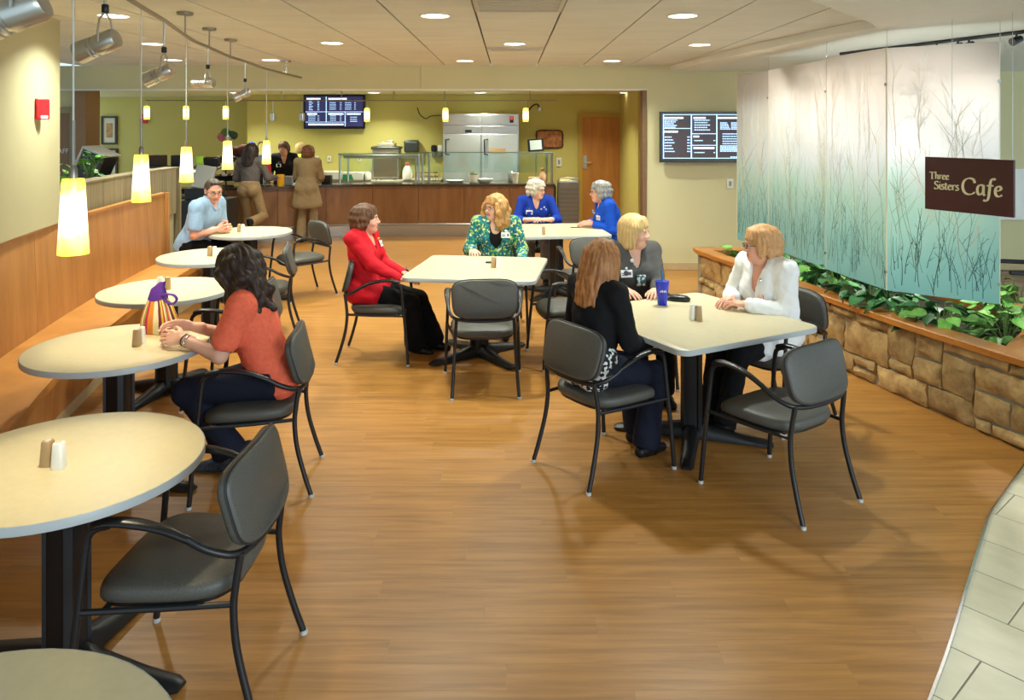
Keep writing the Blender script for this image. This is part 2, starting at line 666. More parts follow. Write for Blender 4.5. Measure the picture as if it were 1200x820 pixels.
# ---- recessed ceiling lights
M_lamp = emat('lamp_diffuser', (255, 246, 226), 7.0)
M_ring = mat('lamp_trim', (226, 222, 210), 0.5)
CANS = [((510, 18), 'front row, left of the big vent'), ((800, 18), 'front row, right of the big vent'), ((133, 18), 'beside the large track spotlight'),
        ((389, 50), 'middle row, left of the slot vent'), ((603, 51), 'middle row, right above the slot vent'), ((820, 52), 'middle row, nearest the plaster soffit'),
        ((178, 51), 'middle row, between two track spotlights'), ((317, 70), 'back row, beside the end of the curved rail'),
        ((545, 71), 'back row, left of the slot vent'), ((717, 71), 'back row, right of the slot vent'), ((203, 70), 'back row, beside the second track spotlight')]
for (p, where) in CANS:
    yy = F_PX * (CEIL - EYE) / (VY - p[1])
    xx = (p[0] - VX) * yy / F_PX
    t = thing('ceiling_light', 'round recessed ceiling light, ' + where, 'light', (xx, yy, CEIL), group='round recessed ceiling lights')
    MB().lathe([(0.105, -0.008), (0.118, -0.004), (0.118, 0.0), (0.1, 0.0), (0.105, -0.008)], 24, caps=False).build('trim_ring', M_ring, t)
    MB().lathe([(0.001, -0.0045), (0.1, -0.0045), (0.1, -0.001), (0.001, -0.001)], 24).build('diffuser', M_lamp, t)
    can_lamp(xx, yy, CEIL - 0.02)
for (px, w) in ((277, 'above the far left of the counter'), (438, 'beside the wall menu screen'), (563, 'in front of the steel refrigerator'), (733, 'over the yellow door')):
    yy = F_PX * (2.556 - EYE) / (VY - 108.3)
    xx = (px - VX) * yy / F_PX
    t = thing('ceiling_light', 'flat round light in the serving room ceiling ' + w, 'light', (xx, yy, 2.556), group='serving room ceiling lights')
    MB().lathe([(0.115, -0.008), (0.13, -0.004), (0.13, 0.0), (0.11, 0.0), (0.115, -0.008)], 20, caps=False).build('trim_ring', M_ring, t)
    MB().lathe([(0.001, -0.0045), (0.112, -0.0045), (0.112, -0.001), (0.001, -0.001)], 20).build('diffuser', M_lamp, t)
for (x, y_) in ((-6.5, 13.5), (-4.7, 13.6), (-2.4, 13.8), (-0.5, 13.8), (1.0, 13.2), (-3.4, 11.3), (-0.8, 11.3), (1.3, 11.4)):
    can_lamp(x, y_, 2.53, 34 if y_ > 12 else 15, (0.95, 1.0, 0.84))

# ================================================================== BANQUETTE ALONG THE LEFT
def lerp_poly(P, y):
    if y <= P[0][1]:
        (a, b), (c, d) = P[0], P[1]
        return a + (c - a) * (y - b) / (d - b)
    for (a, b), (c, d) in zip(P, P[1:]):
        if y <= d:
            return a + (c - a) * (y - b) / (d - b)
    (a, b), (c, d) = P[-2], P[-1]
    return a + (c - a) * (y - b) / (d - b)


BACKC = [(-2.30, 2.2), (-2.62, 3.0), (-3.0, 4.0), (-3.22, 4.72), (-3.43, 5.685), (-3.60, 6.62), (-3.745, 7.65), (-3.80, 8.35)]
bx = lambda y: lerp_poly(BACKC, y)
YS = [1.6 + 0.25 * i for i in range(27)] + [8.32]
bench = thing('bench', 'long curved wooden banquette bench with a tall back along the left side', 'bench', (bx(5), 5, 0))


def loc_(v, o):
    return Vector(v) - o.location


def sweep(sec, ys, parent, name, m, smooth=True):
    """Sweep a section of (dx, z) along the banquette curve."""
    mb = MB()
    mb.grid([[loc_((bx(v) + a, v, z), parent) for (a, z) in sec] for v in ys])
    return mb.build(name, m, parent, angle=30)


for a, b in zip(range(0, 28, 5), range(5, 33, 5)):
    ys = YS[a:b + 1]
    if len(ys) < 2:
        continue
    ys = [ys[0] + 0.002] + ys[1:-1] + [ys[-1] - 0.002]
    sweep([(0.0, 0.42), (-0.03, 1.17), (-0.07, 1.17), (-0.07, 0.42)], ys, bench, 'back_panel', M_bench)
    sweep([(0.35, 0.0), (0.38, 0.40), (0.36, 0.40), (0.33, 0.0)], ys, bench, 'front_panel', M_bench)
sweep([(-0.018, 1.17), (-0.018, 1.195), (-0.08, 1.195), (-0.08, 1.17)], YS, bench, 'top_rail', M_bedge)
sweep([(0.45, 0.40), (0.45, 0.455), (0.44, 0.462), (0.0, 0.462), (0.0, 0.40)], YS, bench, 'seat', M_bedge)
sweep([(0.352, 0.0), (0.36, 0.085), (0.353, 0.085), (0.345, 0.0)], YS, bench, 'kick_strip', mat('beige_vinyl_base', (196, 180, 142), 0.5, vary=0.04))
eb = MB().box((bx(8.33) - 0.085, 8.32, 0), (bx(8.33) + 0.02, 8.36, 1.195)).box((bx(8.33) + 0.02, 8.32, 0), (bx(8.33) + 0.45, 8.36, 0.46))
eb.v = [tuple(loc_(p, bench)) for p in eb.v]
eb.build('end_panel', M_bench, bench, bevel=0.003)

# grey panelled knee wall behind the bench
kw = thing('knee_wall', 'low grey wood-panelled divider wall rising behind the bench back', 'divider', (-3.85, 7, 0))
kc = [(-3.56, 5.9), (-3.73, 6.69), (-3.86, 7.61), (-3.93, 8.4), (-3.96, 8.95)]
kx = lambda y: lerp_poly(kc, y)
v = 5.85
while v < 8.9:
    w = 0.14
    mb = MB()
    mb.grid([[loc_((kx(u) + a, u, z), kw) for (a, z) in ((0, 0.9), (0, 1.43), (-0.05, 1.43), (-0.05, 0.9))] for u in (v + 0.002, v + w - 0.002)])
    mb.build('panel', M_slatgrey, kw, smooth=False)
    v += w
mb = MB()
mb.grid([[loc_((kx(u) + a, u, z), kw) for (a, z) in ((0.006, 1.43), (0.006, 1.445), (-0.16, 1.445), (-0.16, 1.43))] for u in (5.85, 6.7, 7.6, 8.4, 8.98)])
mb.build('cap', M_slatgrey, kw)
mb = MB().box((-4.15, 8.98, 0.0), (-3.94, 9.02, 1.44))
mb.v = [tuple(loc_(p, kw)) for p in mb.v]
mb.build('end_panel', M_slatgrey, kw)
mb = MB()
mb.grid([[loc_((kx(u) + a, u, z), kw) for (a, z) in ((-0.052, 0.0), (-0.052, 1.43), (-0.15, 1.43), (-0.15, 0.0))] for u in (5.85, 6.7, 7.6, 8.4, 8.98)])
mb.build('wall_body', M_colw, kw)

# fire alarm on the column wall
fa = face(41, 128, 5.38)
t = thing('fire_alarm', 'small red fire alarm strobe box on the tan column wall', 'fire alarm', (-3.36, 5.36, fa.z), R(-76.5) + R(90) - R(0))
al = Matrix.Rotation(R(0), 4, 'Z')
MB().box((-0.055, -0.045, -0.075), (0.055, 0.0, 0.075)).build('housing', mat('alarm_red', (206, 32, 40), 0.4, vary=0.03), t, bevel=0.008)
MB().box((-0.03, -0.052, -0.070), (0.03, -0.044, -0.045)).build('strobe_lens', M_white, t, bevel=0.004)
t.rotation_euler = (0, 0, math.atan2(0.83, 0.19))

# ================================================================== TABLES
M_top = mat('cream_laminate', (208, 196, 160), 0.32, vary=0.03, scale=(30, 30, 30), detail=2)
M_edge = mat('grey_edge_band', (176, 180, 178), 0.4)
M_colm = mat('table_black', (22, 22, 23), 0.42, vary=0.05)
TOP = 0.745


def outline_round(r, n=56):
    return [(r * math.cos(2 * math.pi * k / n), r * math.sin(2 * math.pi * k / n)) for k in range(n)]


def outline_square(h, r=0.075, n=7):
    out = []
    for (cx, cy, a0) in ((h - r, h - r, 0), (-h + r, h - r, 90), (-h + r, -h + r, 180), (h - r, -h + r, 270)):
        for k in range(n + 1):
            a = R(a0 + 90 * k / n)
            out.append((cx + r * math.cos(a), cy + r * math.sin(a)))
    return out


def table(name, label, x, y, rz, outline, group, arm_rot, reach):
    t = thing(name, label, 'table', (x, y, 0), rz, group)
    sc = lambda k: [(p[0] * k, p[1] * k) for p in outline]
    mb = MB()
    mb.grid([[Vector((p[0], p[1], z)) for p in sc(k)] for (k, z) in ((0.985, TOP - 0.030), (0.992, TOP - 0.001), (0.990, TOP))])
    mb.build('tabletop', M_top, t)
    mb = MB()
    n = len(outline)
    rings = [[Vector((p[0], p[1], z)) for p in sc(k)] for (k, z) in ((0.985, TOP - 0.032), (0.999, TOP - 0.030), (1.0, TOP - 0.003), (0.9965, TOP - 0.0005), (0.991, TOP - 0.0002))]
    mb.grid(rings, True, False, False)
    mb.build('edge_band', M_edge, t)
    MB().box((-0.2, -0.2, TOP - 0.05), (0.2, 0.2, TOP - 0.031)).build('top_plate', M_colm, t, bevel=0.01)
    A = Matrix.Rotation(arm_rot, 4, 'Z')
    c = MB()
    c.grid([[A @ Vector((p[0], p[1], z)) for p in superpoly(0.056, 0.056, 24, 5)] for z in (0.03, TOP - 0.045)])
    for k in range(4):
        B = A @ Matrix.Rotation(R(90 * k + 45), 4, 'Z')
        c.box((0.050, -0.014, 0.05), (0.076, 0.014, TOP - 0.05), B)
    c.build('column', M_colm, t)
    for k in range(4):
        B = A @ Matrix.Rotation(R(90 * k), 4, 'Z')
        secs = []
        for (d, w, z0, z1) in ((0.02, 0.05, 0.012, 0.105), (0.12, 0.048, 0.012, 0.085), (0.30, 0.042, 0.008, 0.052), (reach - 0.03, 0.038, 0.006, 0.036), (reach, 0.024, 0.008, 0.024)):
            secs.append([B @ Vector((d, a, z)) for (a, z) in ((-w, z0), (w, z0), (w, z0 + (z1 - z0) * .55), (w * .5, z1), (-w * .5, z1), (-w, z0 + (z1 - z0) * .55))])
        arm = MB().grid(secs).build('base_arm', M_colm, t, angle=50)
        g = MB()
        p = B @ Vector((reach - 0.05, 0, 0))
        g.lathe([(0.014, 0.0), (0.014, 0.008)], 10, (p.x, p.y, 0))
        g.build('glide', M_plasticblk, arm)
    return t


RT = [(-1.039, 1.251), (-1.571, 2.665), (-2.115, 4.066), (-2.493, 5.459), (-2.744, 6.888), (-2.92, 8.458)]
RTL = ['round cream table cut off at the bottom left corner', 'large near round cream table with shakers, beside the empty grey chair',
       'round cream table carrying the striped lunch bag', 'round cream table behind the striped lunch bag, white and tan shakers near its back edge',
       'empty round cream table in front of the man in light blue', 'round cream table the man in the light blue shirt leans on']
for i, (x, y) in enumerate(RT):
    table('round_table', RTL[i], x, y, 0, outline_round(0.457), 'round tables along the bench', R(-12), 0.46)
ST = [(1.13, 4.66, 28.0), (-0.255, 6.33, -8.3), (0.54, 8.63, 6.0)]
table('square_table', 'square cream table with the blue tumbler, nearest the stone planter', ST[0][0], ST[0][1], R(ST[0][2]), outline_square(0.5335), 'square tables', R(45), 0.48)
table('square_table', 'square cream table between the women in red and in green', ST[1][0], ST[1][1], R(ST[1][2]), outline_square(0.5335), 'square tables', R(45), 0.48)
table('square_table', 'square cream table shared by the two people in blue jackets', ST[2][0], ST[2][1], R(ST[2][2]), outline_square(0.5335), 'square tables', R(45), 0.48)

# ================================================================== CHAIRS
M_seat = mat('charcoal_vinyl', (72, 71, 65), 0.5, rgb2=(92, 90, 83), scale=(220, 220, 220), detail=2, bump=0.15, bscale=400)
M_pipe = mat('dark_piping', (40, 40, 38), 0.55)
M_tube = mat('chair_tube_black', (26, 27, 29), 0.4, vary=0.04)
M_glide = mat('grey_glide', (190, 190, 184), 0.5)


def make_chair():
    t = thing('dining_chair', 'x', 'chair')
    # seat
    out = superpoly(0.252, 0.235, 36, 3.6, 1.03, 0.88)
    rings = pad_rings(out, 0.405, 0.460, 0.020, 0.008)
    rings = [[Vector((p.x, p.y + 0.03, p.z - 0.030 * max(0, (p.y - 0.10) / 0.135) ** 2)) for p in r] for r in rings]
    seat = MB().grid(rings).build('seat', M_seat, t, angle=60)
    MB().grid([[Vector((p[0] * k, p[1] * k + 0.03, z - 0.026 * max(0, (p[1] - 0.10) / 0.135) ** 2)) for p in out] for (k, z) in ((0.86, 0.392), (0.93, 0.392), (0.93, 0.407), (0.86, 0.407))]).build('seat_pan', M_tube, seat)
    # backrest : pad in (x, z), bent and tilted
    o2 = superpoly(0.232, 0.138, 40, 4.2, 1.06, 0.98)
    T = Matrix.Translation((0, -0.245, 0.555)) @ Matrix.Rotation(R(-14), 4, 'X')

    def bent(p):   # p.x width, p.y height above middle, p.z thickness
        return T @ Vector((p.x, p.z + 0.55 * p.x * p.x - 0.02, p.y + 0.14))
    rr = pad_rings(o2, -0.024, 0.024, 0.016, 0.006)
    back = MB().grid([[bent(p) for p in r] for r in rr][::-1]).build('backrest', M_seat, t, angle=60)
    pp = MB()
    for zz in (-0.012,):
        pts = [bent(Vector((p[0] * 1.0, p[1] * 1.0, zz))) for p in o2]
        pts.append(pts[0])
        pp.tube(pts, 0.0045, 5, caps=False)
    pp.build('piping', M_pipe, back)
    # frame
    tr = 0.0125
    for s in (1, -1):
        fp = catmull([(0.290 * s, 0.295, 0.006), (0.283 * s, 0.278, 0.22), (0.274 * s, 0.255, 0.45), (0.268 * s, 0.238, 0.61), (0.266 * s, 0.215, 0.655), (0.266 * s, 0.165, 0.672)], 4)
        leg = MB().tube(fp, tr, 10).build('leg', M_tube, t)
        MB().lathe([(0.0145, 0.0), (0.0150, 0.004), (0.0140, 0.016)], 10, (0.290 * s, 0.295, 0)).build('glide', M_glide, leg)
        rp = catmull([(0.205 * s, -0.232, 0.560), (0.212 * s, -0.218, 0.46), (0.216 * s, -0.212, 0.38), (0.222 * s, -0.225, 0.26), (0.230 * s, -0.262, 0.12), (0.238 * s, -0.300, 0.006)], 4)
        leg = MB().tube(rp, tr, 10).build('leg', M_tube, t)
        MB().lathe([(0.0145, 0.0), (0.0150, 0.004), (0.0140, 0.016)], 10, (0.238 * s, -0.300, 0)).build('glide', M_glide, leg)
        # side rail from front leg to rear leg under the seat
        MB().tube([(0.276 * s, 0.262, 0.400), (0.235 * s, 0.0, 0.393), (0.215 * s, -0.212, 0.398)], 0.010, 8).build('side_rail', M_tube, t)
        ap = catmull([(0.266 * s, 0.222, 0.668), (0.270 * s, 0.165, 0.684), (0.272 * s, 0.08, 0.682), (0.272 * s, -0.01, 0.664), (0.266 * s, -0.09, 0.628)], 4)
        n = len(ap)
        arm = MB()
        rings = []
        for i, p in enumerate(ap):
            u = i / (n - 1)
            w = 0.026 * (1 - 0.45 * max(0, (u - 0.5) / 0.5)) * (0.72 if u < 0.03 else 1)
            rings.append([p + Vector((w * math.cos(a), 0, 0.013 * math.sin(a))) for a in (2 * math.pi * k / 12 for k in range(12))])
        arm.grid(rings[::-1] if s > 0 else rings[::-1]).build('armrest', M_plasticblk, t, angle=60)
    rail = catmull([(-0.266, -0.085, 0.630), (-0.258, -0.145, 0.594), (-0.225, -0.212, 0.562), (-0.15, -0.243, 0.548), (0, -0.256, 0.544), (0.15, -0.243, 0.548), (0.225, -0.212, 0.562), (0.258, -0.145, 0.594), (0.266, -0.085, 0.630)], 4)
    MB().tube(rail, 0.0125, 10).build('back_rail', M_tube, t)
    MB().tube([(-0.25, 0.19, 0.393), (0.25, 0.19, 0.393)], 0.010, 8).build('cross_rail', M_tube, t)
    return t


CH = [  # x, y, forward, label
    ((1.44, 3.98), (-0.555, 0.832), 'empty grey chair pulled out at the near side of the blue tumbler table'),
    ((0.52, 4.30), (0.81, 0.58), 'grey chair seating the straight-haired woman in the black cardigan'),
    ((1.79, 5.04), (-0.85, -0.52), 'grey chair under the woman in the white coat, beside the stone planter'),
    ((0.86, 5.66), (0.30, -0.95), 'grey chair mostly hidden under the blond woman in the grey cardigan'),
    ((-1.11, 6.33), (1.0, 0.0), 'grey chair seating the woman in the red jacket'),
    ((-0.19, 5.60), (-0.075, 0.997), 'empty grey chair, its back to the camera, at the middle square table'),
    ((0.50, 6.25), (-0.98, -0.20), 'empty grey chair between the middle square table and the straight-haired woman'),
    ((-0.12, 7.22), (0.0, -1.0), 'grey chair behind the middle square table under the woman in the green cardigan'),
    ((0.80, 7.62), (-0.14, 0.99), 'empty grey chair at the near side of the back square table'),
    ((0.36, 9.52), (0.05, -1.0), 'grey chair under the white-haired woman in the blue jacket'),
    ((1.30, 8.92), (-0.97, -0.12), 'grey chair under the grey-haired person in blue seen from the side'),
    ((-1.09, 2.63), (-1.0, 0.03), 'large near empty grey chair tucked at the foreground round table'),
    ((-1.36, 4.107), (-0.99, -0.13), 'grey chair seating the dark-haired woman in the orange top'),
    ((-1.93, 5.36), (-1.0, -0.05), 'grey chair mostly hidden behind the dark-haired woman in the orange top'),
    ((-2.27, 7.00), (-0.97, -0.23), 'empty grey chair seen edge-on at the table in front of the man in light blue'),
    ((-2.36, 8.60), (-0.75, -0.66), 'empty grey chair on the far right of the table of the man in light blue'),
]
proto = make_chair()
freeze_tree(proto)
for i, ((x, y), f, lab) in enumerate(CH):
    o = proto if i == 0 else copy_tree(proto)
    o.location = (x, y, 0)
    o.rotation_euler = (0, 0, math.atan2(f[1], f[0]) - math.pi / 2)
    tag(o, lab, 'chair', 'grey dining chairs with black frames')

# ================================================================== STONE PLANTER
PF = [(2.14, 8.42), (2.36, 7.4), (2.60, 6.22), (2.82, 5.30), (3.08, 4.47), (3.42, 3.5), (3.7, 2.8)]
pfx = lambda y: lerp_poly(PF[::-1], y)
planter = thing('stone_planter', 'long curved tan stone planter with a wooden cap under the glass screen', 'planter', (2.9, 5.5, 0))
CAPZ = 0.555
M_stone = mat('sandstone', (136, 102, 58), 0.85, rgb2=(202, 168, 110), scale=(9, 9, 9), detail=8, bump=1.0, bscale=22, objrand=0.24)
M_mortar = mat('mortar', (156, 148, 128), 0.95, vary=0.08, scale=(30, 30, 30))


def arc_pts(P, step=0.02):
    pts = catmull([(a, b, 0) for a, b in P], 24)
    return pts


pf = arc_pts(PF)
S = [0.0]
for a, b in zip(pf, pf[1:]):
    S.append(S[-1] + (b - a).length)
STOT = S[-1]


def on_front(s):
    s = min(max(s, 0), STOT - 1e-4)
    lo = 0
    for i in range(len(S) - 1):
        if S[i + 1] >= s:
            lo = i
            break
    t = (s - S[lo]) / (S[lo + 1] - S[lo])
    p = pf[lo].lerp(pf[lo + 1], t)
    d = (pf[lo + 1] - pf[lo]).normalized()
    n = Vector((d.y, -d.x, 0))   # to the right of travel (far -> near): faces the room's left
    if n.x > 0:
        n = -n
    return p, d, n


# backing body
mb = MB()
mb.grid([[loc_((on_front(s)[0] - on_front(s)[2] * a).to_tuple()[:2] + (z,), planter) for (a, z) in ((0.010, 0.0), (0.010, CAPZ - 0.05), (0.09, CAPZ - 0.05), (0.09, 0.0))] for s in [STOT * i / 40 for i in range(41)]])
mb.build('wall_core', M_mortar, planter)
mb = MB().box((2.14, 8.40, 0), (4.6, 8.52, CAPZ - 0.05))
mb.v = [tuple(loc_(p, planter)) for p in mb.v]
mb.build('end_wall', M_mortar, planter)
# stones: random ashlar packing on a grid
U, V = 0.12, 0.085
NU, NV = int(STOT / U), 6
occ = [[False] * NV for _ in range(NU)]
srnd = random.Random(21)
ns = 0
for i in range(NU):
    for j in range(NV):
        if occ[i][j]:
            continue
        h = srnd.choice([1, 2, 2, 3, 3])
        w = srnd.choice([1, 2, 2]) if h == 1 else srnd.choice([2, 2, 3, 3, 4])
        if i * U < 1.5:
            w = min(w, 4)
        w = min(w, NU - i)
        h = min(h, NV - j)
        while h > 1 and any(occ[i][j + b] for b in range(h)):
            h -= 1
        ww = 1
        while ww < w and not any(occ[i + ww][j + b] for b in range(h)):
            ww += 1
        w = ww
        for a in range(w):
            for b in range(h):
                occ[i + a][j + b] = True
        s0, s1 = i * U + 0.007, (i + w) * U - 0.007
        z0, z1 = j * V + 0.004, (j + h) * V - 0.009
        z1 = min(z1, CAPZ - 0.052)
        nx_, nz_ = 7, 5
        jit = [(srnd.uniform(-.012, .012), srnd.uniform(-.01, .01)) for _ in range(4)]
        seed = srnd.uniform(0, 100)
        vs, fs = [], []
        c0, _, _ = on_front((s0 + s1) / 2)
        for layer, dep in ((0, 0.0), (1, 1.0)):
            for b in range(nz_):
                for a in range(nx_):
                    u, v_ = a / (nx_ - 1), b / (nz_ - 1)
                    ju = sum(jit[k][0] * wgt for k, wgt in enumerate(((1 - u) * (1 - v_), u * (1 - v_), (1 - u) * v_, u * v_)))
                    jz = sum(jit[k][1] * wgt for k, wgt in enumerate(((1 - u) * (1 - v_), u * (1 - v_), (1 - u) * v_, u * v_)))
                    s = s0 + (s1 - s0) * u + ju * (1 if dep else 0.3)
                    z = max(0.002, z0 + (z1 - z0) * v_ + jz * (1 if dep else 0.3))
                    p, d, n = on_front(s)
                    edge = min(u, 1 - u, 1.0) == 0 or min(v_, 1 - v_) == 0
                    out = -0.052 if not dep else (0.004 if edge else 0.028) + 0.036 * mnoise.noise((s * 11 + seed, z * 13, seed))
                    q = p + n * (out - 0.0)
                    vs.append(Vector((q.x, q.y, z)) - Vector((c0.x, c0.y, 0)))
        k = nx_ * nz_
        for b in range(nz_ - 1):
            for a in range(nx_ - 1):
                q = b * nx_ + a
                fs.append((k + q, k + q + 1, k + q + nx_ + 1, k + q + nx_))
        per = [a for a in range(nx_)] + [b * nx_ + nx_ - 1 for b in range(1, nz_)] + [(nz_ - 1) * nx_ + a for a in range(nx_ - 2, -1, -1)] + [b * nx_ for b in range(nz_ - 2, 0, -1)]
        for e in range(len(per)):
            a, b = per[e], per[(e + 1) % len(per)]
            fs.append((a, b, k + b, k + a))
        MB().add(vs, fs).build('stone', M_stone, planter, loc=Vector((c0.x, c0.y, 0)) - planter.location, angle=50)
        ns += 1
# wooden cap, mitred front board and end board
mb = MB()
ss = [STOT * i / 60 for i in range(61)]
mb.grid([[loc_((on_front(s)[0] + on_front(s)[2] * a).to_tuple()[:2] + (z,), planter) for (a, z) in ((0.055, CAPZ - 0.048), (0.060, CAPZ - 0.044), (0.060, CAPZ - 0.008), (0.052, CAPZ), (-0.10, CAPZ), (-0.10, CAPZ - 0.048))] for s in ss])
mb.build('cap_board', M_cap, planter)
mb = MB().box((2.09, 8.36, CAPZ - 0.048), (4.6, 8.56, CAPZ - 0.001))
mb.v = [tuple(loc_(p, planter)) for p in mb.v]
mb.build('cap_board', M_cap, planter, bevel=0.006)
# soil
so = [(on_front(s)[0] - on_front(s)[2] * 0.09) for s in [STOT * i / 20 for i in range(21)]]
sb = [(on_front(s)[0] - on_front(s)[2] * 1.15) for s in [STOT * i / 20 for i in range(21)]]
poly = [(p.x, p.y) for p in so] + [(p.x, p.y) for p in sb[::-1]]
bwl = MB()
bwl.grid([[loc_((on_front(s)[0] - on_front(s)[2] * a).to_tuple()[:2] + (z,), planter) for (a, z) in ((1.13, 0.0), (1.13, CAPZ), (1.24, CAPZ), (1.24, 0.0))] for s in [STOT * i / 40 for i in range(41)]])
bwl.build('back_wall', M_cap, planter)
pk = on_front(STOT * 0.70)[0]
eb_ = MB().prism([(3.03, 4.62), (3.19, 4.79), (4.10, 5.70), (4.75, 5.0), (4.6, 2.8), (3.70, 2.8), (3.42, 3.5)], CAPZ - 0.04, CAPZ - 0.0015)
eb_.v = [tuple(loc_(p, planter)) for p in eb_.v]
eb_.build('cap_board', M_cap, planter, smooth=False)
mb = MB().prism(poly, 0.30, 0.44)
mb.v = [tuple(loc_(p, planter)) for p in mb.v]
mb.build('soil', mat('dark_soil', (46, 36, 26), 0.95, vary=0.3, scale=(40, 40, 40)), planter, smooth=False)

# ---- pothos plants
M_leaf = mat('pothos_leaf', (76, 144, 56), 0.38, rgb2=(136, 190, 86), scale=(14, 14, 14), objrand=0.35)
M_leafd = mat('dark_leaf', (34, 84, 42), 0.4, rgb2=(62, 120, 58), scale=(14, 14, 14), objrand=0.35)
M_stem = mat('green_stem', (86, 116, 50), 0.6)


def leaf_mesh(L, W, name, m):
    mb = MB()
    prof = [(0.0, 0.06), (0.12, 0.75), (0.35, 1.0), (0.62, 0.78), (0.85, 0.35), (1.0, 0.02)]
    vs = []
    for (u, w) in prof:
        dz = -0.30 * L * u * u
        vs += [(-W * w / 2, u * L, dz + 0.10 * W), (0, u * L + (0.0 if u > 0 else 0.02), dz), (W * w / 2, u * L, dz + 0.10 * W)]
    fs = []
    for i in range(len(prof) - 1):
        for j in (0, 1):
            a = i * 3 + j
            fs.append((a, a + 1, a + 4, a + 3))
    n = len(vs)
    vs2 = [(x, y, z - 0.0015) for (x, y, z) in vs]
    mb.add(vs, fs)
    mb.add(vs2, [tuple(reversed(f)) for f in fs])
    return mb.mesh(name, m, 80)


LEAVES = [leaf_mesh(0.13, 0.095, 'leaf', M_leaf), leaf_mesh(0.105, 0.08, 'leaf', M_leaf), leaf_mesh(0.15, 0.10, 'leaf', M_leafd), leaf_mesh(0.12, 0.085, 'leaf', M_leafd)]
prnd = random.Random(5)
GL = [(2.52, 8.3), (2.70, 7.82), (2.78, 6.58), (2.88, 5.73), (3.45, 5.28)]


def pothos(x, y, spread, n, kinds, label, z=0.44, hgt=0.22):
    t = thing('pothos_plant', label, 'plant', (x, y, z), group='leafy plants in the stone planter')
    st = MB()
    for k in range(n):
        a = prnd.uniform(0, 2 * math.pi)
        d = spread * math.sqrt(prnd.random())
        h = hgt * (0.35 + 0.65 * prnd.random()) * (1 - 0.45 * d / spread)
        p = Vector((math.cos(a) * d, math.sin(a) * d, h))
        st.tube([(0.02 * math.cos(a), 0.02 * math.sin(a), 0), p * 0.6 + Vector((0, 0, 0.02)), p], 0.003, 4)
        o = bpy.data.objects.new('leaf', LEAVES[prnd.choice(kinds)])
        col.objects.link(o)
        o.parent = t
        o.location = p
        o.rotation_euler = (R(prnd.uniform(-30, 25)), R(prnd.uniform(-30, 30)), a - math.pi / 2 + R(prnd.uniform(-50, 50)))
        s = prnd.uniform(0.75, 1.2)
        o.scale = (s, s, s)
    st.build('stem', M_stem, t)
    return t


PP = [((3.24, 5.06), (0, 1), 'bright green pothos at the near end of the planter'), ((3.52, 5.42), (0, 1), 'bright green pothos below the cafe sign'),
      ((3.78, 5.72), (0, 1), 'bright green pothos just right of the glass screen edge'), ((2.98, 5.36), (0, 1, 3), 'mixed green pothos left of the one below the cafe sign'),
      ((2.86, 5.78), (2, 3), 'dark leafy plant under the middle glass seam'), ((2.84, 6.12), (2, 3), 'dark leafy plant, third from the bright pothos'),
      ((2.76, 6.55), (2, 3), 'dark leafy plant, fourth from the bright pothos'), ((2.70, 6.95), (2, 3, 0), 'dark leafy plant behind the white-coated woman, right of her head'),
      ((2.66, 7.4), (2, 3), 'dark leafy plant hidden mostly behind the white-coated woman'), ((2.48, 8.12), (0, 1), 'small pale green plant at the far corner of the planter'),
      ((4.0, 6.05), (0, 1), 'bright green pothos cut off by the right edge of the picture')]
for (p, kinds, lab) in PP:
    small = 'far corner' in lab
    pothos(p[0] + (0.0 if small else 0.10), p[1], 0.15 if small else 0.26, 14 if small else 40, kinds, lab, hgt=0.24 if small else 0.30)

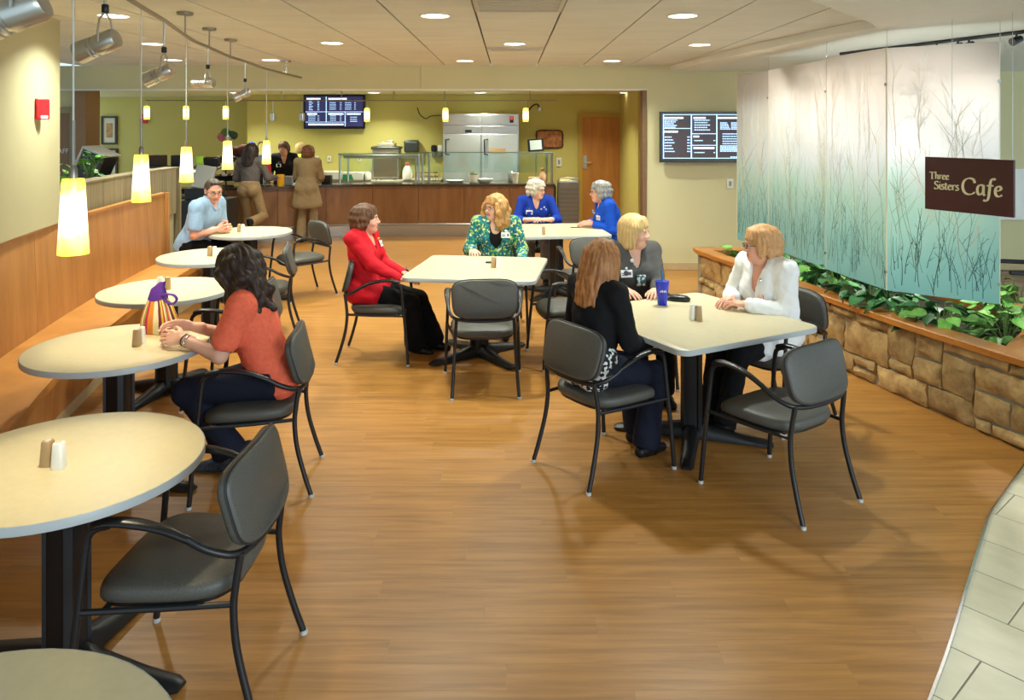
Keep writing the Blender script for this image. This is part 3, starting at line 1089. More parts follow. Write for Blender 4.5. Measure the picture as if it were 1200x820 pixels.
# ================================================================== ETCHED GLASS SCREEN
def glass_material():
    m = bpy.data.materials.new('etched_glass')
    m.use_nodes = True
    nt = m.node_tree
    L = nt.links.new
    nt.nodes.remove(nt.nodes['Principled BSDF'])
    out = nt.nodes['Material Output']
    tc = nt.nodes.new('ShaderNodeTexCoord')
    sx = nt.nodes.new('ShaderNodeSeparateXYZ')
    L(tc.outputs['Object'], sx.inputs[0])
    mp = nt.nodes.new('ShaderNodeMapping')
    mp.inputs['Scale'].default_value = (2.4, 2.4, 1.5)
    L(tc.outputs['Object'], mp.inputs[0])
    n = nt.nodes.new('ShaderNodeTexNoise')
    n.inputs['Scale'].default_value = 1.0
    n.inputs['Detail'].default_value = 3
    L(mp.outputs[0], n.inputs['Vector'])
    ma = nt.nodes.new('ShaderNodeMath')
    ma.operation = 'MULTIPLY_ADD'
    ma.inputs[1].default_value = 0.45
    L(n.outputs['Fac'], ma.inputs[0])
    L(sx.outputs['Z'], ma.inputs[2])
    rp = nt.nodes.new('ShaderNodeValToRGB')
    mr = nt.nodes.new('ShaderNodeMapRange')
    mr.inputs['From Min'].default_value = 0.85
    mr.inputs['From Max'].default_value = 2.55
    L(ma.outputs[0], mr.inputs['Value'])
    L(mr.outputs[0], rp.inputs[0])
    e = rp.color_ramp.elements
    e[0].position, e[0].color = 0.0, (*lin((178, 224, 222)), 1)
    e[1].position, e[1].color = 1.0, (*lin((236, 230, 222)), 1)
    for (p, c) in ((0.22, (192, 230, 222)), (0.42, (212, 236, 224)), (0.60, (238, 241, 240))):
        x = e.new(p)
        x.color = (*lin(c), 1)
    tl = nt.nodes.new('ShaderNodeBsdfTranslucent')
    df = nt.nodes.new('ShaderNodeBsdfDiffuse')
    gl = nt.nodes.new('ShaderNodeBsdfGlossy')
    gl.inputs['Roughness'].default_value = 0.28
    tp = nt.nodes.new('ShaderNodeBsdfTransparent')
    L(rp.outputs[0], tl.inputs[0])
    L(rp.outputs[0], df.inputs[0])
    L(rp.outputs[0], tp.inputs[0])
    m1 = nt.nodes.new('ShaderNodeMixShader')
    m1.inputs[0].default_value = 0.42
    L(tl.outputs[0], m1.inputs[1])
    L(df.outputs[0], m1.inputs[2])
    m2 = nt.nodes.new('ShaderNodeMixShader')
    m2.inputs[0].default_value = 0.10
    L(m1.outputs[0], m2.inputs[1])
    L(tp.outputs[0], m2.inputs[2])
    fr = nt.nodes.new('ShaderNodeFresnel')
    fr.inputs['IOR'].default_value = 1.4
    m3 = nt.nodes.new('ShaderNodeMixShader')
    L(fr.outputs[0], m3.inputs[0])
    L(m2.outputs[0], m3.inputs[1])
    L(gl.outputs[0], m3.inputs[2])
    L(m3.outputs[0], out.inputs[0])
    MATS['etched_glass'] = m
    return m


M_glass = glass_material()
M_gedge = mat('glass_edge', (244, 238, 206), 0.3)
M_twig = [mat('twig_dark', (62, 86, 72), 0.7), mat('twig_teal', (64, 120, 128), 0.7), mat('twig_amber', (226, 212, 176), 0.7), mat('twig_white', (240, 240, 234), 0.7), mat('twig_grey', (132, 142, 118), 0.7)]
screen = thing('glass_screen', 'tall frosted aqua and white glass screen etched with reeds above the planter', 'glass screen', (2.9, 6.5, 0))
GTOP, GBOT = [2.505, 2.516, 2.53, 2.535, 2.527], 0.68
grnd = random.Random(11)
for i in range(4):
    a, b = Vector((*GL[i], 0)), Vector((*GL[i + 1], 0))
    L_ = (b - a).length
    d = (b - a).normalized()
    n = Vector((-d.y, d.x, 0))
    if n.x > 0 or (abs(n.x) < 0.05 and n.y > 0):
        n = -n
    if n.dot(-a) < 0:
        n = -n
    M = Matrix(((d.x, n.x, 0, a.x - 2.9), (d.y, n.y, 0, a.y - 6.5), (0, 0, 1, 0), (0, 0, 0, 1)))
    z1 = min(GTOP[i], GTOP[i + 1])
    mb = MB()
    mb.box((0.003, -0.005, GBOT), (L_ - 0.003, 0.005, z1), M)
    pane = mb.build('pane', M_glass, screen, smooth=False)
    # one edge strip per side
    e = MB()
    for xx in (-0.001, L_ - 0.003):
        e.box((xx, -0.006, GBOT), (xx + 0.004, 0.006, z1), M)
    e.build('polished_edge', M_gedge, pane, smooth=False)
    # etched reeds: thin ribbons on the room side
    layers = {0: MB(), 1: MB(), 2: MB(), 3: MB(), 4: MB()}

    def ribbon(k, pts, w0, w1, dep):
        """Tapering line in panel coordinates (x along, z up)."""
        m = layers[k]
        vs = []
        for q, (x, z) in enumerate(pts):
            if q == 0:
                t_ = (pts[1][0] - x, pts[1][1] - z)
            else:
                t_ = (x - pts[q - 1][0], z - pts[q - 1][1])
            l = math.hypot(*t_) or 1
            nx_, nz_ = -t_[1] / l, t_[0] / l
            w = w0 + (w1 - w0) * q / (len(pts) - 1)
            vs += [M @ Vector((x - nx_ * w, 0.0056 + dep, z - nz_ * w)), M @ Vector((x + nx_ * w, 0.0056 + dep, z + nz_ * w))]
        m.add(vs, [(2 * q, 2 * q + 1, 2 * q + 3, 2 * q + 2) for q in range(len(pts) - 1)])

    def reed(k, x, z, h, lean, w, branch, dep):
        n_ = max(4, int(h / 0.05))
        pts = []
        px, pz, an = x, z, lean
        for q in range(n_ + 1):
            if not (0.01 < px < L_ - 0.01 and GBOT + .004 < pz < z1 - 0.004):
                break
            pts.append((px, pz))
            an += grnd.uniform(-0.14, 0.14) - 0.1 * (an - lean)
            px += math.sin(an) * h / n_
            pz += math.cos(an) * h / n_
        if len(pts) < 3:
            return
        ribbon(k, pts, w, w * 0.35, dep)
        if branch > 0:
            for q in range(1, len(pts) - 1):
                if grnd.random() < 0.34:
                    reed(k, pts[q][0], pts[q][1], h * grnd.uniform(0.14, 0.34), lean + grnd.choice((-1, 1)) * grnd.uniform(0.3, 0.75), w * 0.7, branch - 1, dep)

    den = L_
    for q in range(int(52 * den)):      # dark reeds growing from the foot
        reed(0 if grnd.random() < .6 else 1, grnd.uniform(0, L_), GBOT + grnd.uniform(0.005, .25), grnd.uniform(0.10, 0.5), grnd.uniform(-.25, .25), grnd.uniform(0.0012, 0.0034), 2, 0.0002)
    for q in range(int(16 * den)):      # long grey-green stems
        reed(4, grnd.uniform(0, L_), GBOT + grnd.uniform(0.05, .5), grnd.uniform(0.6, 1.2), grnd.uniform(-.12, .12), grnd.uniform(0.0012, 0.0028), 1, 0.0006)
    for q in range(int(15 * den)):      # amber stems in the middle and top
        reed(2, grnd.uniform(0, L_), GBOT + grnd.uniform(0.2, 1.2), grnd.uniform(0.5, 1.1), grnd.uniform(-.18, .18), grnd.uniform(0.0015, 0.004), 2, 0.0010)
    for q in range(int(14 * den)):
        reed(3, grnd.uniform(0, L_), 1.7 + grnd.uniform(0.0, .4), grnd.uniform(0.2, 0.5), grnd.uniform(-.3, .3), grnd.uniform(0.002, 0.0045), 1, 0.0014)
    for k, m in layers.items():
        if m.v:
            tag(m.build('etched_reeds', M_twig[k], pane, smooth=False), kind='stuff')
    # standoff clips
    for zz in (z1 - 0.28, 0.82):
        c = MB()
        c.lathe([(0.011, -0.014), (0.011, 0.014)], 10, (0, 0, 0), M @ Matrix.Translation((L_ - 0.004, 0, zz)) @ Matrix.Rotation(R(90), 4, 'X'))
        c.build('clip', M_chrome, screen)
for (x, y) in GL[1:]:
    MB().tube([(x - 2.9, y - 6.5, 0.44), (x - 2.9, y - 6.5, 2.67)], 0.0022, 6).build('cable', M_chrome, screen)

# wall sign in front of the glass
sl, sr = Vector((2.96, 5.35, 0)), Vector((3.235, 4.82, 0))
sd = (sr - sl).normalized()
sn = Vector((sd.y, -sd.x, 0))
if sn.dot(-sl) < 0:
    sn = -sn
SWD = (sr - sl).length
SM = Matrix(((sd.x, -sn.x, 0), (sd.y, -sn.y, 0), (0, 0, 1))).to_4x4()
sign = thing('cafe_sign', 'dark brown hanging board sign with cream Three Sisters Cafe lettering', 'sign', (sl.x, sl.y, 1.343))
sign.rotation_euler = SM.to_euler()
SH = 0.371
MB().box((0, 0, 0), (SWD, 0.022, SH)).build('board', mat('sign_maroon', (66, 26, 20), 0.45, vary=0.06), sign, bevel=0.002)
MB().tube([(SWD * .3, 0.03, SH - .02), (SWD * .3, 0.03, 2.67 - 1.343)], 0.0018, 6).build('cable', M_chrome, sign)
MB().tube([(SWD * .98, 0.012, SH - .0), (SWD * .98, 0.012, 2.67 - 1.343)], 0.0018, 6).build('cable', M_chrome, sign)


def bez(p, n=10):
    p0, p1, p2, p3 = [Vector((*q, 0)) for q in p]
    out = []
    for i in range(n + 1):
        t = i / n
        out.append(((1 - t) ** 3 * p0 + 3 * (1 - t) ** 2 * t * p1 + 3 * (1 - t) * t * t * p2 + t ** 3 * p3).to_tuple()[:2])
    return out


# pen strokes; unit = x-height
GLY = {
    'T': (1.25, [[(0.0, 1.38), (0.05, 1.5), (1.15, 1.48), (1.2, 1.36)], [(0.6, 1.48), (0.58, 0.05)], [(0.38, 0.02), (0.82, 0.02)]]),
    'h': (0.95, [[(0.12, 1.62), (0.2, 1.6), (0.2, 0.0)], bez(((0.2, 0.7), (0.4, 1.08), (0.75, 1.05), (0.72, 0.6))) + [(0.72, 0.12), (0.78, 0.02), (0.88, 0.06)]]),
    'r': (0.68, [[(0.08, 0.92), (0.18, 0.98), (0.2, 0.02)], bez(((0.2, 0.6), (0.3, 0.95), (0.5, 1.02), (0.64, 0.92)))]),
    'e': (0.82, [bez(((0.16, 0.50), (0.45, 0.52), (0.68, 0.62), (0.66, 0.8))) + bez(((0.66, 0.8), (0.6, 1.05), (0.14, 1.02), (0.14, 0.45))) + bez(((0.14, 0.45), (0.14, -0.08), (0.55, -0.08), (0.74, 0.18)))]),
    'S': (1.0, [bez(((0.85, 1.32), (0.7, 1.6), (0.2, 1.55), (0.22, 1.15))) + bez(((0.22, 1.15), (0.25, 0.75), (0.9, 0.85), (0.86, 0.38))) + bez(((0.86, 0.38), (0.8, -0.1), (0.2, -0.08), (0.1, 0.22)))]),
    'i': (0.42, [[(0.08, 0.92), (0.2, 0.98), (0.2, 0.1), (0.26, 0.02), (0.36, 0.06)], [(0.2, 1.32), (0.24, 1.42)]]),
    's': (0.72, [bez(((0.6, 0.86), (0.5, 1.06), (0.16, 1.03), (0.18, 0.74))) + bez(((0.18, 0.74), (0.2, 0.5), (0.64, 0.55), (0.6, 0.24))) + bez(((0.6, 0.24), (0.55, -0.06), (0.18, -0.06), (0.08, 0.14)))]),
    't': (0.6, [[(0.24, 1.3), (0.22, 0.25)] + bez(((0.22, 0.25), (0.22, -0.05), (0.42, -0.02), (0.54, 0.1)), 5), [(0.04, 0.96), (0.52, 0.98)]]),
    'C': (1.42, [bez(((1.28, 1.35), (1.0, 1.75), (0.16, 1.6), (0.14, 0.75))) + bez(((0.14, 0.75), (0.14, -0.15), (0.95, -0.15), (1.3, 0.25))), [(1.28, 1.35), (1.27, 1.12)]]),
    'a': (0.92, [bez(((0.68, 0.9), (0.5, 1.06), (0.12, 1.02), (0.12, 0.45))) + bez(((0.12, 0.45), (0.14, -0.1), (0.5, -0.05), (0.68, 0.4))), [(0.7, 1.0), (0.68, 0.14), (0.74, 0.02), (0.88, 0.08)]]),
    'f': (0.72, [bez(((0.85, 1.52), (0.7, 1.78), (0.42, 1.6), (0.38, 1.0))) + [(0.3, 0.2)] + bez(((0.3, 0.2), (0.24, -0.5), (0.0, -0.6), (-0.22, -0.42))), [(0.1, 0.95), (0.68, 0.98)]]),
}


def write(word, x, z, u, pen, mb, yy):
    for ch in word:
        w, strokes = GLY[ch]
        for s in strokes:
            pts = [(x + p[0] * u, z + p[1] * u) for p in s]
            vs = []
            for q, p in enumerate(pts):
                a = pts[max(q - 1, 0)]
                b = pts[min(q + 1, len(pts) - 1)]
                t_ = (b[0] - a[0], b[1] - a[1])
                l = math.hypot(*t_) or 1
                ang_ = math.atan2(t_[1], t_[0])
                wd = pen * (0.42 + 0.58 * abs(math.sin(ang_ - R(20))))
                nx_, nz_ = -t_[1] / l * wd, t_[0] / l * wd
                for (sg, dy) in ((1, -0.004), (-1, -0.004), (-1, 0.0), (1, 0.0)):
                    vs.append((p[0] + sg * nx_, yy + dy, p[1] + sg * nz_))
            n_ = len(pts)
            fs = [(0, 1, 2, 3), ((n_ - 1) * 4 + 3, (n_ - 1) * 4 + 2, (n_ - 1) * 4 + 1, (n_ - 1) * 4)]
            for q in range(n_ - 1):
                for e in range(4):
                    fs.append((q * 4 + e, q * 4 + (e + 1) % 4, q * 4 + 4 + (e + 1) % 4, q * 4 + 4 + e))
            mb.add(vs, fs)
        x += w * u
    return x


M_letter = mat('cream_lettering', (222, 212, 166), 0.5)
lt = MB()
write('Three', 0.037, 0.218, 0.031, 0.0042, lt, -0.001)
lt.build('lettering', M_letter, sign, smooth=False)
lt = MB()
write('Sisters', 0.068, 0.148, 0.036, 0.0048, lt, -0.001)
lt.build('lettering', M_letter, sign, smooth=False)
lt = MB()
write('Cafe', 0.262, 0.128, 0.070, 0.0085, lt, -0.001)
lt.build('lettering', M_letter, sign, smooth=False)

# black track with heads behind the glass, lighting it from behind
tk = thing('track_light', 'black ceiling light track with black heads above the glass screen', 'track light', (3.7, 7.0, 2.66))
ta, tb_ = Vector((3.32, 7.53, 2.655)), Vector((4.17, 5.15, 2.655))
MB().tube([ta - tk.location, tb_ - tk.location], 0.016, 6).build('rail', M_plasticblk, tk)
for i, f_ in enumerate((0.05, 0.16, 0.29, 0.35, 0.44, 0.52, 0.56, 0.72)):
    p = ta.lerp(tb_, f_) - tk.location
    h = MB()
    h.tube([p, p + Vector((-.01, 0, -0.05))], 0.008, 6)
    h.tube([p + Vector((0.03, 0, -0.045)), p + Vector((-0.045, -0.01, -0.075))], [0.026, 0.034], 12)
    h.build('lamp_head', M_plasticblk, tk)
    w = ta.lerp(tb_, f_)
    gx, gy = [(2.66, 7.95), (2.72, 7.4), (2.76, 6.9), (2.78, 6.55), (2.82, 6.2), (2.86, 5.85), (3.05, 5.6), (3.3, 5.4)][i]
    spot_lamp((w.x - 0.065, w.y - 0.015, w.z - 0.10), (gx, gy, (1.85, 1.25)[i % 2]), 85, (1.0, 0.98, 0.95), 100, 0.9)

# ================================================================== CURVED RAIL, PENDANTS AND SPOTLIGHTS
RZ = 2.58
RAIL = [(-1.0, 1.4), (-1.365, 2.1), (-1.53, 2.6), (-1.83, 3.4), (-2.02, 4.16), (-2.12, 4.61), (-2.37, 5.58), (-2.47, 6.15), (-2.59, 6.9), (-2.65, 7.53), (-2.74, 8.5), (-2.78, 10.03)]
rx = lambda y: lerp_poly(RAIL, y)
rail = thing('rail_system', 'long curved silver monorail hanging under the ceiling on the left', 'rail', (rx(5), 5, RZ))
M_rail = mat('satin_rail', (150, 146, 136), 0.35, 0.8)
rp_ = catmull([(a, b, RZ) for a, b in RAIL], 6)
MB().tube([p - rail.location for p in rp_], 0.011, 8, flat=1.3).build('rail', M_rail, rail)
for yy in (3.0, 5.35, 6.2, 7.0, 9.3):
    m = MB()
    p = Vector((rx(yy), yy, RZ)) - rail.location
    m.tube([p, p + Vector((0, 0, CEIL - RZ))], 0.006, 8)
    m.build('support_rod', M_rail, rail)
    m = MB()
    m.lathe([(0.05, CEIL - RZ - 0.022), (0.055, CEIL - RZ - 0.018), (0.055, CEIL - RZ - 0.002), (0.01, CEIL - RZ - 0.001)], 16, p)
    m.build('canopy', M_rail, rail)

M_shade = None


def shade_material(name, strength):
    m = bpy.data.materials.new(name)
    m.use_nodes = True
    nt = m.node_tree
    L = nt.links.new
    b = nt.nodes['Principled BSDF']
    tc = nt.nodes.new('ShaderNodeTexCoord')
    sx = nt.nodes.new('ShaderNodeSeparateXYZ')
    L(tc.outputs['Object'], sx.inputs[0])
    n = nt.nodes.new('ShaderNodeTexNoise')
    n.inputs['Scale'].default_value = 28
    n.inputs['Detail'].default_value = 4
    L(tc.outputs['Object'], n.inputs['Vector'])
    # brightness of the lit glass falls off away from the bulb at its middle
    d = nt.nodes.new('ShaderNodeMath')
    d.operation = 'MULTIPLY_ADD'
    d.inputs[1].default_value = 0.10
    L(n.outputs['Fac'], d.inputs[0])
    L(sx.outputs['Z'], d.inputs[2])
    rp = nt.nodes.new('ShaderNodeValToRGB')
    mr = nt.nodes.new('ShaderNodeMapRange')
    mr.inputs['From Min'].default_value = -0.21
    mr.inputs['From Max'].default_value = 0.06
    L(d.outputs[0], mr.inputs['Value'])
    L(mr.outputs[0], rp.inputs[0])
    e = rp.color_ramp.elements
    e[0].position, e[0].color = 0.0, (*lin((246, 206, 70)), 1)
    e[1].position, e[1].color = 1.0, (*lin((236, 176, 40)), 1)
    for (p, c) in ((0.2, (252, 226, 120)), (0.38, (255, 244, 200)), (0.68, (255, 248, 214)), (0.82, (250, 214, 96))):
        x = e.new(p)
        x.color = (*lin(c), 1)
    L(rp.outputs[0], b.inputs['Base Color'])
    L(rp.outputs[0], b.inputs['Emission Color'])
    b.inputs['Emission Strength'].default_value = strength
    b.inputs['Roughness'].default_value = 0.25
    MATS[name] = m
    return m


M_shade = shade_material('amber_glass_shade', 2.2)
M_cord = mat('pendant_cord', (206, 206, 196), 0.4)


def pendant(x, y, ztop, label, big=True):
    H = 0.262
    zc = ztop - 0.13
    t = thing('pendant_lamp', label, 'pendant lamp', (x, y, ztop), group='amber glass pendants over the round tables')
    sh = MB()
    pass
    sh.lathe([(0.020, 0.0), (0.034, -0.001), (0.0365, -0.012), (0.0495, -0.255), (0.0495, -0.262), (0.047, -0.262), (0.0455, -0.25), (0.033, -0.014), (0.018, -0.010)][::-1], 28)
    sh.build('glass_shade', M_shade, t)
    c = MB()
    c.lathe([(0.004, 0.05), (0.013, 0.035), (0.014, 0.0), (0.005, -0.002)][::-1], 14)
    c.build('socket_cap', M_rail, t)
    c = MB()
    c.tube([(0, 0, 0.04), (0, 0, RZ - ztop)], 0.0035, 6)
    c.build('cord', M_cord, t)
    c = MB()
    c.tube([(0, 0, 0.04), (0, 0, 0.20)], 0.0065, 8)
    c.build('stem', M_rail, t)
    b = MB()
    b.ball((0, 0, -0.13), (0.016, 0.016, 0.026), 10, 6)
    b.build('bulb', emat('pendant_bulb', (255, 236, 190), 30.0), t)
    d = bpy.data.lights.new('pendant', 'SPOT')
    d.energy = 24
    d.color = (1.0, 0.86, 0.58)
    d.spot_size = R(74)
    d.spot_blend = 0.5
    d.shadow_soft_size = 0.03
    o = bpy.data.objects.new('pendant_spot', d)
    col.objects.link(o)
    o.location = (x, y, ztop - 0.255)


pendant(-1.51, 2.60, 1.75, 'amber glass pendant lamp over the large near round table')
pendant(-2.04, 4.16, 1.774, 'amber glass pendant lamp, second along the curved rail from the near one')
pendant(-2.40, 5.58, 1.778, 'amber glass pendant lamp, third along the curved rail')
pendant(-2.59, 6.90, 1.797, 'amber glass pendant lamp left of the woman in the grey top')
pendant(-2.75, 8.50, 1.768, 'amber glass pendant lamp between the woman in grey and the server')

M_can = mat('satin_silver', (196, 194, 186), 0.3, 0.85)


def spotlight(y, zhead, aim, label, scale=1.0):
    x = rx(y)
    t = thing('track_spotlight', label, 'spotlight', (x, y, zhead), group='silver spotlights on the curved rail')
    st = MB()
    st.tube([(0, 0, RZ - zhead), (0, 0, 0.125 * scale)], 0.007, 8)
    st.build('stem', M_can, t)
    k = MB()
    k.lathe([(0.012, 0.115 * scale), (0.016, 0.12 * scale), (0.016, 0.145 * scale), (0.012, 0.15 * scale)], 12)
    k.build('swivel', M_plasticblk, t)
    d = Vector(aim).normalized()
    side = d.cross(Vector((0, 0, 1))).normalized()
    up = side.cross(d)
    M = Matrix(((side.x, up.x, -d.x), (side.y, up.y, -d.y), (side.z, up.z, -d.z))).to_4x4()
    yk = MB()
    s = scale
    for sg in (1, -1):
        yk.tube([Vector((0, 0, 0.12 * s)), side * (0.035 * s * sg) + Vector((0, 0, 0.09 * s)), side * (0.047 * s * sg) + Vector((0, 0, 0.04 * s)), side * (0.047 * s * sg)], 0.005, 6)
    yk.build('yoke', M_can, t)
    h = MB()
    h.lathe([(0.002, 0.055 * s), (0.036 * s, 0.05 * s), (0.042 * s, 0.04 * s), (0.042 * s, -0.03 * s), (0.036 * s, -0.034 * s), (0.036 * s, -0.040 * s), (0.042 * s, -0.044 * s), (0.042 * s, -0.052 * s), (0.037 * s, -0.056 * s), (0.043 * s, -0.06 * s), (0.045 * s, -0.12 * s), (0.039 * s, -0.12 * s), (0.036 * s, -0.08 * s), (0.002, -0.075 * s)][::-1], 24)
    h.v = [tuple(M @ Vector((p[0], p[1], p[2]))) for p in h.v]
    h.build('lamp_head', M_can, t)
    return t


spotlight(2.1, 2.255, (-1, -0.15, -0.45), 'largest silver spotlight cut off by the top left corner', 1.25)
spotlight(3.4, 2.31, (-1, 0.1, -0.38), 'silver spotlight with a looped yoke hanging second from the corner', 1.15)
spotlight(4.61, 2.26, (-1, 0.0, -0.42), 'silver spotlight, third along the curved rail', 1.05)
spotlight(6.15, 2.285, (-1, 0.1, -0.02), 'silver spotlight, fourth along the curved rail, aimed level to the left', 1.0)
spotlight(7.53, 2.26, (-0.8, -0.5, -0.45), 'silver spotlight nearest the far end of the curved rail', 1.0)
spot_lamp((-1.55, 2.1, 2.2), (-3.2, 5.0, 2.1), 7, (1, 0.97, 0.84), 40, 0.9)
spot_lamp((-1.95, 3.4, 2.26), (-3.4, 5.3, 1.95), 11, (1, 0.97, 0.84), 34, 0.9)

# back rail with small pendants over the counter
SY = 12.8
br = thing('rail_system', 'thin straight rail hanging in the serving room above the counter', 'rail', (-2.5, SY, 2.37))
MB().tube([(-3.7, 0, 0), (3.3, 0, 0)], 0.010, 6).build('rail', M_rail, br)
for px in (330, 400, 461, 521, 621):
    x = (px - VX) * SY / F_PX + 2.5
    MB().tube([(x, 0, 0), (x, 0, 0.186)], 0.008, 6).build('support_rod', M_rail, br)
M_shade2 = emat('small_pendant_glass', (255, 224, 96), 1.7)
M_shade3 = emat('small_pendant_core', (255, 246, 206), 2.2)
for (px, w) in ((172, 'far left, right of the framed pictures'), (218, 'second from the framed pictures'), (264.5, 'third from the framed pictures'), (430, 'right beside the wall menu screen'), (522, 'in front of the left refrigerator door'), (616, 'right of the steel refrigerator')):
    x = (px - VX) * SY / F_PX
    zt = EYE - (124 - VY) * SY / F_PX if px < 300 else EYE - (126.5 - VY) * SY / F_PX
    t = thing('pendant_lamp', 'small yellow glass pendant over the serving counter, ' + w, 'pendant lamp', (x, SY, zt), group='small pendants over the counter')
    MB().lathe([(0.043, -0.232), (0.047, -0.225), (0.047, -0.19)], 16).lathe([(0.047, -0.05), (0.044, -0.008), (0.02, 0.0)], 16).build('glass_shade', M_shade2, t)
    MB().lathe([(0.047, -0.19), (0.048, -0.12), (0.047, -0.05)], 16).build('glow_band', M_shade3, t)
    MB().tube([(0, 0, 0), (0, 0, 2.37 - zt)], 0.006, 6).build('cord', M_cord, t)
for (px, w) in ((320, 'left of the wall menu screen'), (354, 'touching the left edge of the wall menu screen')):
    x = (px - VX) * SY / F_PX
    t = thing('track_spotlight', 'tiny silver spotlight over the counter, ' + w, 'spotlight', (x, SY, 2.12), group='tiny counter spotlights')
    MB().lathe([(0.03, -0.1), (0.045, -0.09), (0.045, 0.03), (0.02, 0.05)], 14).build('lamp_head', M_can, t)
    MB().tube([(0, 0, 0.05), (0.0, 0.0, 0.258)], 0.006, 6).build('stem', M_can, t)

# ================================================================== MENU SCREENS
M_bezel = mat('screen_bezel', (14, 14, 16), 0.3)
M_scrL = emat('screen_navy', (44, 44, 92), 0.7)
M_scrR = emat('screen_brown', (58, 50, 54), 0.8)
M_ink = emat('screen_text', (176, 214, 250), 1.4)
M_inkw = emat('screen_heading', (236, 246, 255), 1.6)


def menu_screen(label, x0, x1, z0, z1, y, base, lines, heads, rows):
    t = thing('menu_screen', label, 'screen', ((x0 + x1) / 2, y, z0))
    w, h = x1 - x0, z1 - z0
    MB().box((-w / 2, -0.05, 0), (w / 2, 0.0, h)).build('bezel', M_bezel, t, bevel=0.006)
    MB().box((-w / 2 + 0.04, -0.0515, 0.05), (w / 2 - 0.04, -0.0495, h - 0.035)).build('display', base, t, smooth=False)
    MB().box((-w * 0.2, 0.0, h * 0.25), (w * 0.2, (10.1 if y < 12 else SER) - y - 0.001, h * 0.75)).build('wall_bracket', M_black, t)
    sw, sh = w - 0.08, h - 0.085
    P = lambda u, v: (-w / 2 + 0.04 + u * sw, 0.05 + (1 - v) * sh)

    def rects(name, rs, m):
        mb = MB()
        for (u0, v0, u1, v1) in rs:
            a, b = P(u0, v1), P(u1, v0)
            mb.box((a[0], -0.0535, a[1]), (b[0], -0.051, b[1]))
        mb.build(name, m, t, smooth=False)
    rects('divider', lines, M_ink)
    rects('heading', heads, M_inkw)
    rects('menu_text', rows, M_ink)
    for ch in t.children:
        if ch.name.split('.')[0] in ('heading', 'menu_text'):
            ch['kind'] = 'stuff'
    return t


trnd = random.Random(3)


def dashes(u0, u1, v, h=0.022, gap=0.012):
    out, u = [], u0
    while u < u1:
        w = trnd.uniform(0.012, 0.03)
        out.append((u, v, min(u + w, u1), v + h))
        u += w + gap * 0.5
    return out


H, RW = [], []
for (u0, u1, v) in ((0.02, 0.26, 0.05), (0.40, 0.72, 0.05), (0.03, 0.20, 0.56), (0.40, 0.66, 0.56), (0.72, 0.96, 0.56), (0.05, 0.66, 0.91)):
    H += dashes(u0, u1, v, 0.05)
for k in range(6):
    RW += dashes(0.06, 0.11 + 0.02 * (k % 2), 0.15 + k * 0.057) + dashes(0.21, 0.24, 0.15 + k * 0.057)
for k in range(5):
    RW += dashes(0.42, 0.53, 0.13 + k * 0.07) + dashes(0.60, 0.63, 0.13 + k * 0.07) + dashes(0.69, 0.80, 0.13 + k * 0.07) + dashes(0.85, 0.88, 0.13 + k * 0.07)
for k in range(3):
    RW += dashes(0.05, 0.17, 0.64 + k * 0.07) + dashes(0.21, 0.24, 0.64 + k * 0.07) + dashes(0.43, 0.53, 0.64 + k * 0.07) + dashes(0.60, 0.63, 0.64 + k * 0.07) + dashes(0.78, 0.90, 0.68 + k * 0.07)
a, b = face(355.5, 151, 14.6), face(427.5, 111, 14.6)
menu_screen('wide blue menu screen mounted on the mustard wall over the counter', a.x, b.x, a.z, b.z, 14.66, M_scrL,
            [(0.355, 0, 0.368, 0.86), (0.0, 0.505, 1.0, 0.52), (0.0, 0.85, 0.69, 0.865), (0.685, 0.52, 0.698, 1.0)], H, RW)
H, RW = [], []
for (u0, u1, v) in ((0.01, 0.26, 0.06), (0.39, 0.55, 0.06), (0.70, 0.98, 0.06), (0.01, 0.19, 0.37), (0.39, 0.46, 0.48), (0.39, 0.66, 0.74)):
    H += dashes(u0, u1, v, 0.04)
for k in range(5):
    RW += dashes(0.02, 0.18 - 0.02 * (k % 3), 0.12 + k * 0.04) + dashes(0.40, 0.60 - 0.03 * (k % 2), 0.12 + k * 0.055)
    RW += dashes(0.73, 0.82 + 0.01 * k, 0.18 + k * 0.035) + dashes(0.87, 0.97, 0.18 + k * 0.035)
    RW += dashes(0.76, 0.95, 0.43 + k * 0.055) + dashes(0.73, 0.97, 0.70 + k * 0.03)
for k in range(6):
    RW += dashes(0.02, 0.11 + 0.02 * (k % 3), 0.50 + k * 0.065) + dashes(0.31, 0.345, 0.50 + k * 0.065)
RW += dashes(0.40, 0.51, 0.58) + dashes(0.645, 0.67, 0.58) + dashes(0.40, 0.53, 0.85) + dashes(0.645, 0.67, 0.85) + dashes(0.86, 0.99, 0.95)
a, b = face(772, 190, 10.05), face(870, 131, 10.05)
menu_screen('wide dark menu screen on the beige wall beside the glass screen', a.x, b.x, a.z, b.z, 10.02, M_scrR,
            [(0, 0, 0.012, 1), (0.355, 0, 0.37, 1), (0.68, 0, 0.694, 1), (0, 0, 1, 0.015), (0, 0.98, 1, 0.995), (0, 0.31, 0.36, 0.325), (0.37, 0.43, 0.69, 0.445), (0.37, 0.69, 0.69, 0.705)], H, RW)

# small switches and outlets
M_plate = mat('switch_plate', (222, 220, 206), 0.4)


def plate(label, px, py, y, w=0.08, h=0.12, cat='wall switch', dev=(0.4, 0.5)):
    p = face(px, py, y)
    t = thing('wall_switch' if cat == 'wall switch' else 'wall_outlet', label, cat, (p.x, y, p.z))
    MB().box((-w / 2, -0.012, -h / 2), (w / 2, 0, h / 2)).build('cover_plate', M_plate, t, bevel=0.003)
    MB().box((-w * dev[0] / 2, -0.017, -h * dev[1] / 2), (w * dev[0] / 2, -0.011, h * dev[1] / 2)).build('insert', mat('switch_insert', (150, 150, 140), 0.4), t, bevel=0.002)


